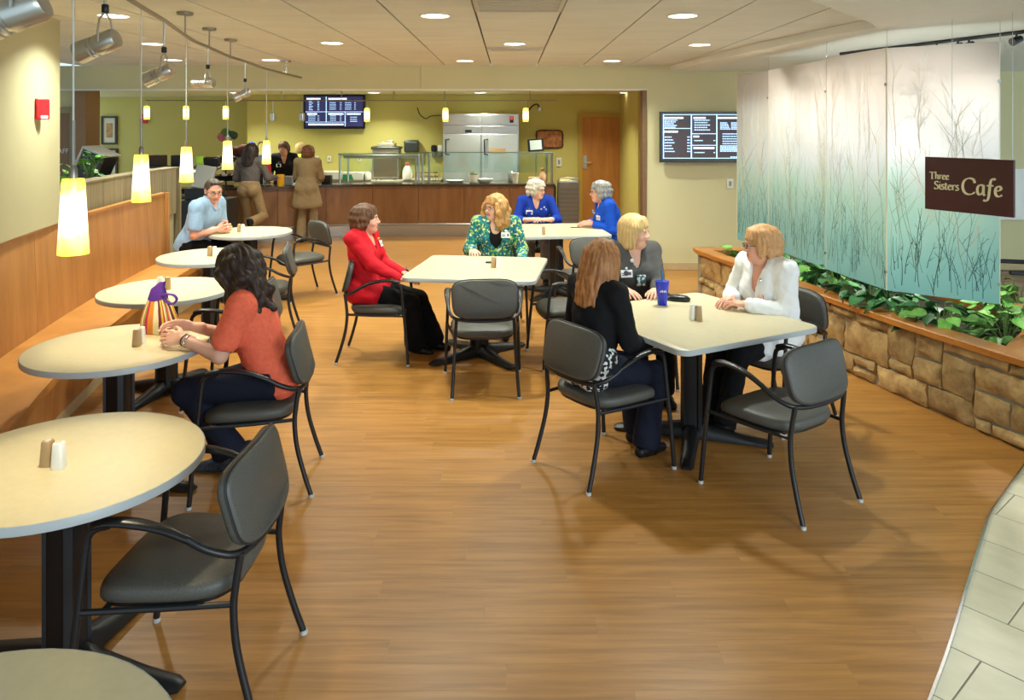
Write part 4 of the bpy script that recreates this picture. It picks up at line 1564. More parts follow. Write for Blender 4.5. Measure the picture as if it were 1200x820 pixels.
plate('white thermostat plate on the beige wall below the dark menu screen', 855.5, 215, 10.09, 0.085, 0.13)
plate('white switch plate on the mustard wall left of the yellow door', 655, 190, 14.74, 0.10, 0.17)
plate('left white outlet on the mustard wall above the counter', 371.5, 186, 14.74, 0.075, 0.11, 'wall outlet')
plate('right white outlet on the mustard wall above the counter', 386, 186, 14.74, 0.075, 0.11, 'wall outlet')
plate('white outlet on the mustard wall behind the buffet guard', 421.5, 186, 14.74, 0.075, 0.11, 'wall outlet')

# ================================================================== COUNTER
CF = [(-6.2, 12.0), (-5.0, 12.25), (-4.0, 12.55), (-3.0, 13.02), (-2.6, 13.12), (-1.4, 13.17), (0.80, 13.17)]
counter = thing('serving_counter', 'long wood-fronted serving counter with a dark stone top across the back', 'counter', (-2, 13.2, 0))
M_granite = mat('dark_granite', (44, 38, 32), 0.2, rgb2=(86, 74, 56), scale=(60, 60, 60), detail=3)
M_steel = mat('counter_steel', (172, 170, 160), 0.3, 0.9, vary=0.05, scale=(3, 3, 3))


def along(P, n):
    L_ = [0.0]
    for a, b in zip(P, P[1:]):
        L_.append(L_[-1] + math.dist(a, b))
    out = []
    for k in range(n + 1):
        s = L_[-1] * k / n
        for i in range(len(P) - 1):
            if s <= L_[i + 1] + 1e-9:
                t = (s - L_[i]) / (L_[i + 1] - L_[i])
                out.append((P[i][0] + (P[i + 1][0] - P[i][0]) * t, P[i][1] + (P[i + 1][1] - P[i][1]) * t))
                break
    return out


npan = 9
cp = along(CF, npan * 4)
for k in range(npan):
    seg = cp[k * 4:k * 4 + 5]
    seg = [(seg[0][0] + 0.003, seg[0][1])] + seg[1:-1] + [(seg[-1][0] - 0.003, seg[-1][1])]
    MB().grid([[loc_((x, y + a, z), counter) for (a, z) in ((0, 0.225), (0, 0.882), (0.03, 0.882), (0.03, 0.225))][::-1] for (x, y) in seg]).build('front_panel', M_counter, counter, angle=25)
MB().grid([[loc_((x, y + a, z), counter) for (a, z) in ((0.02, 0.0), (0.02, 0.20), (0.06, 0.20), (0.06, 0.0))][::-1] for (x, y) in cp]).build('kick_plate', M_metal, counter)
MB().tube([loc_((x, y - 0.03, 0.222), counter) for (x, y) in cp], 0.012, 6).build('foot_rail', M_metal, counter)
MB().grid([[loc_((x, y + a, z), counter) for (a, z) in ((-0.05, 0.882), (-0.05, 0.922), (0.36, 0.922), (0.36, 0.882))][::-1] for (x, y) in cp]).build('stone_top', M_granite, counter)
MB().grid([[loc_((x, y + a, z), counter) for (a, z) in ((0.34, 0.0), (0.34, 0.90), (0.72, 0.90), (0.72, 0.0))][::-1] for (x, y) in cp[8:]]).build('steel_worktop', M_steel, counter)
mb = MB().box((0.78, 13.17, 0.0), (0.82, 14.0, 0.885))
mb.v = [tuple(loc_(p, counter)) for p in mb.v]
mb.build('end_panel', mat('dark_counter_end', (60, 46, 34), 0.4, vary=0.05), counter)
CT = 0.922

# sneeze guards
M_clear = None


def clear_glass(name, tint=(0.9, 0.97, 0.95), mixv=0.12):
    m = bpy.data.materials.new(name)
    m.use_nodes = True
    nt = m.node_tree
    nt.nodes.remove(nt.nodes['Principled BSDF'])
    tp = nt.nodes.new('ShaderNodeBsdfTransparent')
    tp.inputs[0].default_value = (*tint, 1)
    gl = nt.nodes.new('ShaderNodeBsdfGlossy')
    gl.inputs['Roughness'].default_value = 0.05
    mx = nt.nodes.new('ShaderNodeMixShader')
    mx.inputs[0].default_value = mixv
    nt.links.new(tp.outputs[0], mx.inputs[1])
    nt.links.new(gl.outputs[0], mx.inputs[2])
    nt.links.new(mx.outputs[0], nt.nodes['Material Output'].inputs[0])
    MATS[name] = m
    return m


M_clear = clear_glass('clear_glass', mixv=0.05)


def guard(label, px0, px1, pyt, y, shelf):
    a, b = face(px0, pyt, y), face(px1, pyt, y)
    t = thing('sneeze_guard', label, 'sneeze guard', ((a.x + b.x) / 2, y, CT))
    w, h = b.x - a.x, a.z - CT
    for sx in (-1, 1):
        for yy in (0, 0.28):
            MB().tube([(sx * (w / 2 - 0.02 - yy * .3), yy, 0), (sx * (w / 2 - 0.02 - yy * .3), yy, h - 0.01)], 0.02, 8).build('post', M_metal, t)
        MB().tube([(sx * (w / 2 - 0.02), -0.03, h - 0.02), (sx * (w / 2 - 0.10), 0.33, h - 0.02)], 0.016, 8).build('bracket', M_metal, t)
    MB().box((-w / 2, -0.06, h - 0.008), (w / 2, 0.34, h + 0.004)).build('glass_shelf', M_clear, t, smooth=False)
    MB().tube([(-w / 2, -0.06, h), (w / 2, -0.06, h)], 0.009, 6).build('edge_rail', mat('shelf_edge_green', (110, 128, 116), 0.3), t)
    if shelf:
        MB().box((-w / 2 + 0.05, 0.1, h - 0.09), (w / 2 - 0.05, 0.26, h - 0.025)).build('heat_lamp_bar', M_metal, t, bevel=0.01)
    MB().box((-w / 2 + 0.02, -0.055, h * 0.35), (w / 2 - 0.02, -0.049, h - 0.01)).build('glass_front', M_clear, t, smooth=False)


guard('steel-framed buffet guard with a heat lamp bar left of the refrigerator', 397, 492, 180, 13.36, True)
guard('clear glass buffet guard at the right end of the counter', 494, 648, 178.5, 13.36, False)

# refrigerator
fy = 14.0
a, b = face(519, 132, fy), face(608, 132, fy)
w = b.x - a.x
fr_ = thing('refrigerator', 'tall two-door stainless steel refrigerator behind the counter', 'refrigerator', (a.x + w / 2, fy, 0))
H_ = a.z - 0.02
MB().box((-w / 2, 0.03, 0.14), (w / 2, 0.72, H_)).build('cabinet', M_metal, fr_, bevel=0.006)
zs = EYE - (156.5 - VY) * fy / F_PX
zm = EYE - (147 - VY) * fy / F_PX
for s in (-1, 1):
    x0, x1 = (-w / 2 + 0.01, -0.02) if s < 0 else (0.02, w / 2 - 0.03)
    d = MB().box((x0, -0.03, 0.2), (x1, 0.028, zs - 0.01)).build('door', mat('fridge_door_steel', (196, 200, 196), 0.42, 0.75, vary=0.04, scale=(2, 2, 2)), fr_, bevel=0.006)
    hx = x0 + 0.05
    hz0, hz1 = EYE - (181 - VY) * fy / F_PX, EYE - (163 - VY) * fy / F_PX
    h = MB()
    h.tube([(hx + 0.06, -0.03, hz1), (hx, -0.075, hz1 - 0.01), (hx, -0.08, hz0 + 0.01), (hx + 0.06, -0.03, hz0)], 0.014, 8)
    h.build('handle', M_black, d)
    MB().box((x0, -0.02, zs), (x1, 0.028, zm - 0.005)).build('lower_grille', M_metal, fr_, bevel=0.004)
    MB().box((x0, -0.02, zm + 0.012), (x1, 0.028, H_ - 0.02)).build('upper_panel', M_metal, fr_, bevel=0.004)
    for q in range(1):
        lg = MB()
        lg.tube([(s * (w / 2 - 0.1), 0.1, 0), (s * (w / 2 - 0.1), 0.1, 0.14)], 0.03, 8)
        lg.build('leg', M_black, fr_)
MB().box((-0.12, -0.032, zs + 0.02), (0.0, -0.018, zs + 0.07)).build('control_panel', M_plasticblk, fr_, loc=(-0.17, 0, 0))
ds = MB().box((w / 2 - 0.17, -0.032, zm + 0.05), (w / 2 - 0.10, -0.018, zm + 0.17)).build('thermometer', M_plasticblk, fr_)
MB().box((w / 2 - 0.155, -0.036, zm + 0.11), (w / 2 - 0.115, -0.031, zm + 0.16)).build('red_display', emat('red_digits', (220, 30, 30), 1.0), ds)
rm = MB().box((0.17, -0.036, EYE - (178 - VY) * fy / F_PX), (0.46, -0.031, EYE - (174 - VY) * fy / F_PX))
rm.build('paper_strip', mat('kraft_strip', (176, 136, 88), 0.7), fr_)

# cart
cx0, cx1 = face(653.5, 258, 13.3).x, face(679.5, 258, 13.3).x
ct = thing('tray_cart', 'steel tray cart with a bow handle at the right end of the counter', 'cart', ((cx0 + cx1) / 2, 13.3, 0))
w = cx1 - cx0
MB().box((-w / 2 + 0.02, 0, 0.12), (w / 2 - 0.02, 0.5, 0.93)).build('body', mat('cart_aluminium', (136, 130, 118), 0.45, 0.7, vary=0.06), ct, bevel=0.01)
for k in range(9):
    MB().box((-w / 2 + 0.035, -0.006, 0.18 + 0.075 * k), (w / 2 - 0.035, 0.0, 0.235 + 0.075 * k)).build('tray_front', mat('tray_edge', (120, 114, 104), 0.5, 0.6), ct)
for sx in (-1, 1):
    MB().tube([(sx * (w / 2 - 0.01), 0.0, 0.1), (sx * (w / 2 - 0.01), 0.0, 0.98)], 0.014, 8).build('upright', M_metal, ct)
    MB().lathe([(0.05, -0.015), (0.05, 0.015)], 14, (0, 0, 0), Matrix.Translation((sx * (w / 2 - 0.04), 0.05, 0.05)) @ Matrix.Rotation(R(90), 4, 'Y')).build('wheel', M_plasticblk, ct)
MB().tube(catmull([(-w / 2 + 0.01, 0, 0.96), (-w / 2 + 0.03, 0, 1.0), (0, 0, 1.02), (w / 2 - 0.03, 0, 1.0), (w / 2 - 0.01, 0, 0.96)], 4), 0.012, 8).build('handle', M_metal, ct)
MB().box((-w / 2 + 0.02, 0.02, 0.93), (w / 2 - 0.04, 0.4, 0.965)).build('top_tray', M_metal, ct, bevel=0.004)
tag(MB().box((-0.13, 13.34, 0), (0.05, 13.42, 0.02)).build('folded_towel', mat('yellow_cloth', (226, 204, 90), 0.8, vary=0.06), bevel=0.006, loc=(1.03, 0, 0.966)), 'yellow folded cloth lying on top of the steel tray cart', 'towel')

# wall-hung things in the serving room
p = face(644, 163, 14.72)
t = thing('framed_picture', 'rust and brown framed picture on the mustard wall left of the yellow door', 'picture', (p.x, 14.74, p.z))
wv = MB()
import itertools
out = [(0.27 * math.copysign(abs(math.cos(a)) ** .35, math.cos(a)) * (1 + 0.02 * math.sin(17 * a)), 0.185 * math.copysign(abs(math.sin(a)) ** .35, math.sin(a)) * (1 + 0.02 * math.cos(19 * a))) for a in (2 * math.pi * k / 64 for k in range(64))]
wv.grid([[Vector((x * k, yv, z * k)) for (x, z) in out][::-1] for (k, yv) in ((1, 0.0), (1, -0.03), (0.93, -0.04), (0.90, -0.03))][::-1])
wv.build('frame', mat('dark_rust_frame', (80, 48, 32), 0.5, vary=0.3, scale=(20, 20, 20)), t)
MB().box((-0.235, -0.034, -0.155), (0.235, -0.029, 0.155)).build('print', mat('rust_print', (120, 56, 24), 0.6, rgb2=(206, 136, 70), scale=(14, 14, 14), detail=5), t)
tb = face(628.5, 178, 13.3)
t = thing('tablet_stand', 'black tablet on a stand at the right end of the counter guard', 'tablet', (tb.x, 13.55, CT))
T_ = Matrix.Translation((0, 0, EYE - (170 - VY) * 13.5 / F_PX - CT)) @ Matrix.Rotation(R(-8), 4, 'X') @ Matrix.Rotation(R(-4), 4, 'Y')
MB().box((-0.145, -0.012, -0.115), (0.145, 0.012, 0.115), T_).build('case', M_plasticblk, t, bevel=0.005)
MB().box((-0.105, -0.016, -0.085), (0.105, -0.011, 0.085), T_).build('screen', emat('pale_screen', (170, 180, 172), 0.3), t)
MB().tube([(0, 0.02, 0), (0, 0.02, EYE - (174 - VY) * 13.5 / F_PX - CT)], 0.012, 8).build('stand', M_metal, t)
# towel and soap dispensers
p0, p1 = face(473.5, 178.5, 14.6), face(490.5, 164, 14.6)
t = thing('towel_dispenser', 'dark grey paper towel dispenser on the mustard wall', 'dispenser', ((p0.x + p1.x) / 2, 14.75, p0.z))
wd, hd_ = p1.x - p0.x, p1.z - p0.z
MB().box((-wd / 2, -0.2, 0), (wd / 2, 0, hd_)).build('cover', mat('smoke_plastic', (52, 56, 54), 0.25), t, bevel=0.03, segs=3)
MB().box((-wd / 2 + 0.03, -0.205, hd_ - 0.06), (wd / 2 - 0.03, -0.19, hd_ - 0.03)).build('front_strip', mat('smoke_strip', (96, 104, 98), 0.3), t)
for (px, m, nm, lab) in ((508, M_plasticblk, 'black', 'black soap dispenser on the mustard wall left of the refrigerator'), (515.5, M_white, 'white', 'white soap dispenser squeezed beside the refrigerator')):
    p0, p1 = face(px - 3.2, 184.5, 14.6), face(px + 3.2, 170, 14.6)
    t = thing('soap_dispenser', lab, 'dispenser', ((p0.x + p1.x) / 2, 14.75, p0.z))
    wd, hd_ = p1.x - p0.x, p1.z - p0.z
    MB().box((-wd / 2, -0.12, hd_ * 0.45), (wd / 2, 0, hd_)).build('body', m, t, bevel=0.03, segs=3)
    MB().box((-wd * .4, -0.10, 0), (wd * .4, 0, hd_ * .45)).build('nozzle', mat('grey_plastic', (110, 110, 104), 0.4), t, bevel=0.02)
# wall sconce arm / cable near pendant
t = thing('wall_sconce', 'dark curved cable arm on the mustard wall right of the refrigerator', 'sconce', (face(633, 128, 14.7).x, 14.74, face(633, 128, 14.7).z))
MB().lathe([(0.04, -0.03), (0.045, 0.0), (0.04, 0.03)], 12, (0, -0.02, 0)).build('socket', M_white, t)
pts = [face(q[0], q[1], 14.68) - t.location for q in ((632, 125), (629, 122), (624, 124), (620, 129))]
MB().tube(catmull(pts, 4), 0.016, 6).build('arm', M_black, t)
tag(MB().tube(catmull([face(q[0], q[1], 14.72) for q in ((489, 126), (492, 134), (499, 139), (505, 136), (517, 135))], 5), 0.009, 5).build('cable', M_black), 'loose dark cable hanging on the mustard wall beside the refrigerator', 'cable')

# back worktop along the mustard wall and things on it
bc = thing('back_counter', 'pale back worktop along the mustard wall behind the server', 'counter', (-3.0, 14.4, 0))
MB().box((-2.1, -0.25, 0), (1.65, 0.33, 0.88)).build('cabinet', mat('pale_laminate', (214, 208, 186), 0.5, vary=0.02), bc)
MB().box((-2.15, -0.3, 0.88), (1.7, 0.34, 0.92)).build('worktop', mat('worktop_cream', (206, 198, 168), 0.35, vary=0.03), bc, bevel=0.004)
wy = 14.2
p0, p1 = face(436, 207, wy), face(467, 172, wy)
t = thing('toaster_oven', 'boxy stainless countertop warmer with gadgets on top', 'oven', ((p0.x + p1.x) / 2, wy, 0.92))
wd, hd_ = p1.x - p0.x, p1.z - 0.92
MB().box((-wd / 2, 0, 0.02), (wd / 2, 0.4, hd_)).build('body', M_metal, t, bevel=0.012)
MB().box((-wd / 2 + 0.03, -0.012, 0.06), (wd / 2 - 0.03, 0.0, hd_ - 0.1)).build('front_plate', mat('warm_steel', (150, 136, 112), 0.35, 0.8), t, bevel=0.004)
MB().box((-wd / 2 - .02, -0.02, hd_ - 0.05), (wd / 2 + .02, 0.42, hd_ + 0.0)).build('lid', mat('oven_lid', (92, 92, 86), 0.4, 0.7), t, bevel=0.01)
for sx in (-1, 1):
    MB().box((sx * (wd / 2 - 0.08) - 0.03, 0.05, 0), (sx * (wd / 2 - 0.08) + 0.03, 0.12, 0.03)).build('foot', M_black, t)
tag(MB().box((-0.16, 0, 0), (0.16, 0.3, 0.07)).box((0.02, 0.05, 0.07), (0.12, 0.2, 0.12)).box((-0.1, .05, .07), (-0.05, .15, .10)).build('kitchen_scale', mat('steel_beige', (180, 172, 150), 0.4, 0.5, vary=0.1), bevel=0.008, loc=((p0.x + p1.x) / 2, wy + 0.05, 0.92 + hd_)), 'low steel scale sitting on the countertop warmer', 'scale')
MD = mat('green_packet', (28, 140, 74), 0.5, vary=0.05)


def simple(name, lab, cat, px, py_base, y, prof, m, z=None, n=14, extra=None, group=None):
    """Turned container: profile in metres."""
    p = face(px, py_base, y)
    t = thing(name, lab, cat, (p.x, y, CT if z is None else z), group=group)
    MB().lathe(prof, n).build('body', m, t)
    if extra:
        for (nm, pr, mm) in extra:
            MB().lathe(pr, n).build(nm, mm, t)
    return t


M_pl = mat('white_melamine', (232, 226, 208), 0.35)
M_orange = mat('orange_cap', (222, 130, 60), 0.4)
simple('jug', 'white plastic jug with an orange lid beside the countertop warmer', 'jug', 477.5, 208, 14.1, [(0.07, 0), (0.095, 0.02), (0.095, 0.16), (0.06, 0.24), (0.03, 0.28)], M_pl, 0.92, extra=[('lid', [(0.035, 0.27), (0.04, 0.28), (0.04, 0.33), (0.01, 0.335)], mat('salmon_lid', (226, 120, 100), 0.4))])
simple('crock', 'white crock holding brown sticks on the counter', 'crock', 555, 212, 13.35, [(0.055, 0), (0.075, 0.02), (0.085, 0.15), (0.075, 0.15), (0.06, 0.10), (0.001, 0.10)], M_pl, extra=[('contents', [(0.07, 0.12), (0.075, 0.16), (0.04, 0.19), (0.002, 0.195)], mat('olive_herbs', (84, 84, 40), 0.8, vary=0.3, scale=(60, 60, 60)))])
simple('bowl', 'wide white dish beside the white crock on the counter', 'bowl', 568, 212, 13.45, [(0.08, 0), (0.13, 0.03), (0.15, 0.07), (0.14, 0.07), (0.10, 0.03), (0.001, 0.02)], M_pl)
simple('bowl', 'shallow white dish on the steel worktop in front of the refrigerator', 'bowl', 533, 213, 13.5, [(0.10, 0), (0.15, 0.02), (0.17, 0.045), (0.155, 0.045), (0.11, 0.02), (0.001, 0.015)], M_pl)
simple('dispenser_bottle', 'peach squeeze bottle near the right end of the counter', 'bottle', 636, 213, 13.35, [(0.055, 0), (0.065, 0.02), (0.062, 0.14), (0.03, 0.20), (0.028, 0.22)], mat('peach_plastic', (226, 178, 140), 0.4), extra=[('cap', [(0.03, 0.215), (0.032, 0.25), (0.01, 0.27)], M_orange)])
simple('cup', 'stack of white paper cups left of the peach bottle', 'cup', 604, 213, 13.35, [(0.045, 0), (0.06, 0.17), (0.063, 0.18), (0.05, 0.18), (0.001, 0.17)], M_pl)
simple('jar', 'steel lidded jar under the right buffet guard', 'jar', 599, 213, 13.5, [(0.05, 0), (0.06, 0.02), (0.06, 0.16), (0.03, 0.2)], M_metal)
tag(MB().box((-0.13, -0.05, 0), (0.1, 0.1, 0.09)).build('napkin_box', mat('tan_box', (214, 176, 130), 0.6, vary=0.03), bevel=0.006, loc=(face(630, 213, 13.5).x - .03, 13.55, CT)), 'tan napkin box behind the peach squeeze bottle', 'box')
t = thing('packet_rack', 'green and white packet box on the back worktop', 'box', (face(409, 205, 14.1).x, 14.1, 0.92))
MB().box((-0.13, -0.06, 0), (0.28, 0.15, 0.15)).build('tray', M_pl, t, bevel=0.008)
vs = [(-0.11, -0.065, 0.01), (0.10, -0.065, 0.01), (0.06, -0.065, 0.11), (-0.10, -0.065, 0.11)]
MB().add(vs + [(x, y + 0.004, z) for (x, y, z) in vs], [(0, 1, 2, 3), (7, 6, 5, 4)]).build('green_panel', MD, t)
tag(MB().box((-0.35, -0.08, 0), (0.20, 0.15, 0.17)).build('storage_bin', M_pl, bevel=0.02, loc=(face(386, 205, 14.1).x, 14.15, 0.92)), 'long white bin on the back worktop right of the tan-suited woman', 'bin')
for k, (px, hh, c, lab) in enumerate(((426, 0.12, (70, 84, 66), 'dark green jar on the back worktop beside the packet box'), (431, 0.15, (222, 216, 200), 'round white canister touching the countertop warmer'))):
    simple('canister', lab, 'canister', px, 205, 14.12, [(0.05, 0), (0.065, 0.01), (0.065, hh * .8), (0.05, hh), (0.01, hh + .01)], mat('canister_%s' % ('green' if k == 0 else 'white'), c, 0.4), 0.92)
rk = thing('wire_rack', 'chrome wire rack at the foot of the buffet guard', 'rack', (face(503, 213, 13.6).x, 13.55, CT))
w_ = MB()
for k in range(8):
    w_.tube([(-0.17 + k * 0.048, 0, 0.02), (-0.17 + k * 0.048, 0, 0.17)], 0.005, 5)
for z in (0.02, 0.1, 0.17):
    w_.tube([(-0.17, 0, z), (0.17, 0, z)], 0.006, 5)
    w_.tube([(-0.17, 0.2, z), (0.17, 0.2, z)], 0.006, 5)
for sx in (-.17, .17):
    w_.tube([(sx, 0, .17), (sx, .2, .17)], 0.006, 5).tube([(sx, .2, .0), (sx, .2, .17)], 0.006, 5)
w_.build('wire_frame', M_chrome, rk)

# till area on the left
CT2 = CT
ry = 12.0
# glass bakery case
p0, p1 = face(142, 235, 10.9), face(236, 235, 10.9)
bcz = thing('bakery_case', 'low curved glass bakery case with a lit shelf behind the grey divider', 'display case', ((p0.x + p1.x) / 2, 11.2, 0))
w = p1.x - p0.x
MB().box((-w / 2, 0, 0), (w / 2, 0.7, 0.86)).build('base', M_black, bcz)
arc = [(0.02, 0.86), (0.03, 1.0), (0.08, 1.13), (0.18, 1.24), (0.32, 1.29), (0.6, 1.30)]
gm = MB()
gm.grid([[Vector((x, a, z)) for (a, z) in arc] for x in (-w / 2, w / 2)], closed=False)
gm.build('curved_glass', M_clear, bcz, angle=60)
for sx in (-1, 1):
    MB().tube([Vector((sx * w / 2, a, z)) for (a, z) in arc], 0.016, 6).build('end_frame', M_plasticblk, bcz)
MB().box((-w / 2, 0.3, 1.285), (w / 2, 0.7, 1.31)).build('top', M_plasticblk, bcz)
MB().box((-w / 2 + 0.03, 0.22, 1.235), (w / 2 - 0.03, 0.26, 1.262)).build('lamp_tube', emat('case_tube', (255, 246, 214), 5.0), bcz)
MB().box((-w / 2 + 0.02, 0.1, 1.06), (w / 2 - 0.02, 0.6, 1.075)).build('shelf', mat('case_shelf', (226, 206, 140), 0.4), bcz)
for k in range(9):
    x = -w / 2 + 0.1 + k * (w - 0.2) / 8
    tag(MB().ball((0, 0, 0.03), (0.05, 0.05, 0.03), 10, 6).build('pastry', mat('pastry_gold', (206, 150, 60), 0.6, vary=0.2, scale=(20, 20, 20)), loc=(bcz.location.x + x, 11.5, 1.076)),
        'golden pastry on the lit bakery shelf, %s from the left' % ('first', 'second', 'third', 'fourth', 'fifth', 'sixth', 'seventh', 'eighth', 'ninth')[k], 'pastry', 'pastries in the bakery case')
for (px, w_, h_, lab) in ((180, 0.20, 0.17, 'brown wicker box on the bakery case, nearer the framed pictures'), (205.5, 0.19, 0.17, 'dark box on the bakery case right of the wicker box')):
    q = face(px, 189, 11.6)
    tag(MB().box((-w_ / 2, -0.1, 0), (w_ / 2, 0.1, h_)).build('basket_box', mat('wicker_brown' if px < 200 else 'box_black', (74, 54, 36) if px < 200 else (36, 32, 30), 0.7, vary=0.4, scale=(50, 50, 50)), bevel=0.005, loc=(q.x, 11.75, 1.31)), lab, 'box')
q = face(234, 189, 11.6)
tag(MB().lathe([(0.06, 0), (0.065, 0.16), (0.055, 0.16), (0.05, 0.02), (0.001, 0.02)], 14).build('cup', mat('lime_plastic', (166, 214, 60), 0.4), loc=(q.x, 11.62, 1.31)), 'lime green cup on the bakery case left of the till', 'cup')
# cash register
q = face(238, 235, 10.6)
reg = thing('cash_register', 'grey and black tilted cash register behind the man in light blue', 'cash register', (q.x, 10.6, 0.9))
MB().box((-0.22, -0.1, 0.0), (0.2, 0.3, 0.16)).build('drawer_box', M_plasticblk, reg, bevel=0.01)
T_ = Matrix.Translation((-0.0, 0.02, 0.30)) @ Matrix.Rotation(R(-18), 4, 'X') @ Matrix.Rotation(R(10), 4, 'Y')
MB().box((-0.14, -0.03, -0.16), (0.14, 0.03, 0.18), T_).build('monitor', mat('till_grey', (146, 146, 138), 0.4, vary=0.03), reg, bevel=0.012)
MB().tube([(0, 0.05, 0.1), (0, 0.04, 0.30)], 0.04, 8).build('stand', M_plasticblk, reg)
T_ = Matrix.Translation((0.05, 0.2, 0.46)) @ Matrix.Rotation(R(10), 4, 'X')
MB().box((-0.11, -0.04, 0), (0.11, 0.04, 0.13), T_).build('pole_display', M_plasticblk, reg, bevel=0.012)
MB().tube([(0.05, 0.2, 0.1), (0.05, 0.2, 0.48)], 0.015, 8).build('display_pole', M_plasticblk, reg)
pedb = MB().box((-0.3, -0.2, -0.9), (0.35, 0.4, 0.0)).build('till_cabinet', M_black, reg)
# tilted black machine at far left
q = face(106, 215, 9.6)
km = thing('drink_machine', 'black machine with a tilted silver hood left of the framed pictures', 'drink machine', (q.x, 9.6, 0))
MB().box((-0.25, 0, 0), (0.2, 0.4, 1.25)).build('cabinet', M_black, km, bevel=0.01)
T_ = Matrix.Translation((-0.06, 0.08, 1.25)) @ Matrix.Rotation(R(24), 4, 'Y')
MB().box((-0.17, -0.10, -0.02), (0.12, 0.25, 0.36), T_).build('screen_block', M_plasticblk, km, bevel=0.015)
T_ = Matrix.Translation((-0.06, 0.08, 1.25)) @ Matrix.Rotation(R(24), 4, 'Y')
MB().box((-0.19, -0.14, -0.02), (-0.165, 0.27, 0.37), T_).box((-0.19, -0.14, 0.36), (0.13, 0.27, 0.39), T_).build('silver_hood', mat('silver_plastic', (188, 188, 182), 0.3, 0.3), km, bevel=0.01)
# framed pictures on the far left wall
for (py0, py1, w0, lab) in ((136, 169.5, 18.5, 'upper dark-framed picture on the mustard wall at far left'), (174, 207, 19.5, 'lower dark-framed picture partly behind the drink machine')):
    a, b = face(126 - w0 / 2, py1, 16.0), face(126 + w0 / 2, py0, 16.0)
    t = thing('framed_picture', lab, 'picture', ((a.x + b.x) / 2, 16.09, a.z))
    w, h = b.x - a.x, b.z - a.z
    f = MB()
    for (x0, z0, x1, z1) in ((-w / 2, 0, w / 2, 0.04), (-w / 2, h - 0.04, w / 2, h), (-w / 2, 0.04, -w / 2 + 0.04, h - 0.04), (w / 2 - 0.04, 0.04, w / 2, h - 0.04)):
        f.box((x0, -0.04, z0), (x1, 0, z1))
    f.build('frame', mat('espresso_frame', (46, 34, 24), 0.4, vary=0.05), t)
    MB().box((-w / 2 + 0.04, -0.015, 0.04), (w / 2 - 0.04, -0.005, h - 0.04)).build('mat_board', mat('mat_board', (214, 206, 176), 0.8, vary=0.02), t)
    MB().box((-w * 0.2, -0.02, h * 0.25), (w * 0.2, -0.013, h * 0.75)).build('print', mat('terracotta_print', (150, 88, 50), 0.7, rgb2=(206, 168, 110), scale=(9, 9, 9)), t)
# staff sign on the brown door
cv = bpy.data.curves.new('lettering', 'FONT')
cv.body = 'STAFF'
cv.size = 0.10
cv.extrude = 0.002
cv.align_x = 'RIGHT'
lo = bpy.data.objects.new('lettering', cv)
col.objects.link(lo)
lo.parent = dr
cv.materials.append(M_white)
lo.location = (-6.69, 11.396, EYE - (179.5 - VY) * 11.4 / F_PX)
lo.rotation_euler = (R(90), 0, 0)
# red alarm on far wall
q = face(167, 139, 16.0)
t = thing('fire_alarm', 'tiny red fire alarm on the mustard wall right of the framed pictures', 'fire alarm', (q.x, 16.09, q.z))
MB().box((-0.07, -0.05, -0.1), (0.07, 0, 0.1)).build('housing', MATS['alarm_red'], t, bevel=0.01)

# plant behind the divider
def bush(x, y, z, n, spread, h, lab):
    t = thing('leafy_plant', lab, 'plant', (x, y, z))
    st = MB()
    for k in range(n):
        a = prnd.uniform(0, 6.28)
        d = spread * math.sqrt(prnd.random())
        hh = h * prnd.uniform(0.3, 1.0)
        p = Vector((math.cos(a) * d, math.sin(a) * d, hh))
        st.tube([(0, 0, -0.3), (p.x * .4, p.y * .4, hh * 0.6), p], 0.004, 4)
        o = bpy.data.objects.new('leaf', LEAVES[prnd.choice((0, 1, 2, 3))])
        col.objects.link(o)
        o.parent = t
        o.location = p
        o.rotation_euler = (R(prnd.uniform(-20, 50)), R(prnd.uniform(-40, 40)), prnd.uniform(0, 6.28))
        s = prnd.uniform(0.55, 0.85)
        o.scale = (s, s, s)
    st.build('stem', M_stem, t)
    pot = MB()
    pot.lathe([(0.10, -z + 0.001), (0.12, -0.24), (0.11, -0.24), (0.001, -0.26)], 16)
    pot.build('pot', mat('brown_pot', (90, 62, 42), 0.6), t)
    return t


bush(-4.08, 7.30, 1.34, 26, 0.10, 0.33, 'green leafy plant in front of the tilted drink machine')
bush(-3.95, 6.62, 1.30, 30, 0.08, 0.28, 'green leafy plant beside the edge of the tan column wall')

# candy display and goods on the counter
q = face(258, 216, 12.35)
ds = thing('candy_stand', 'black wire display stand with pink and green toppers on the counter', 'display stand', (q.x, 12.6, CT))
MB().tube([(0, 0, 0), (0, 0, 0.78)], 0.014, 8).build('pole', M_black, ds)
MB().lathe([(0.13, 0.0), (0.13, 0.02), (0.02, 0.03)], 16).build('base', M_black, ds)
for z, rr in ((0.10, 0.24), (0.40, 0.19)):
    b = MB()
    b.lathe([(rr * .7, z), (rr, z + 0.09), (rr * .96, z + 0.09), (rr * .66, z + 0.01), (0.001, z + 0.01)], 16)
    bk = b.build('basket', M_black, ds)
    crnd = random.Random(int(z * 100))
    for k in range(9):
        a = k * 0.7
        MB().box((-0.04, -0.03, 0), (0.04, 0.03, 0.05), Matrix.Translation((math.cos(a) * rr * .55, math.sin(a) * rr * .55, z + 0.06)) @ Matrix.Rotation(a * 2, 4, 'Z') @ Matrix.Rotation(0.5, 4, 'X')).build('packet', mat('packet_%s' % ('plum', 'ochre', 'cocoa', 'silver')[k % 4], ((92, 50, 62), (170, 130, 60), (70, 46, 36), (176, 172, 168))[k % 4], 0.5), bk, bevel=0.006)
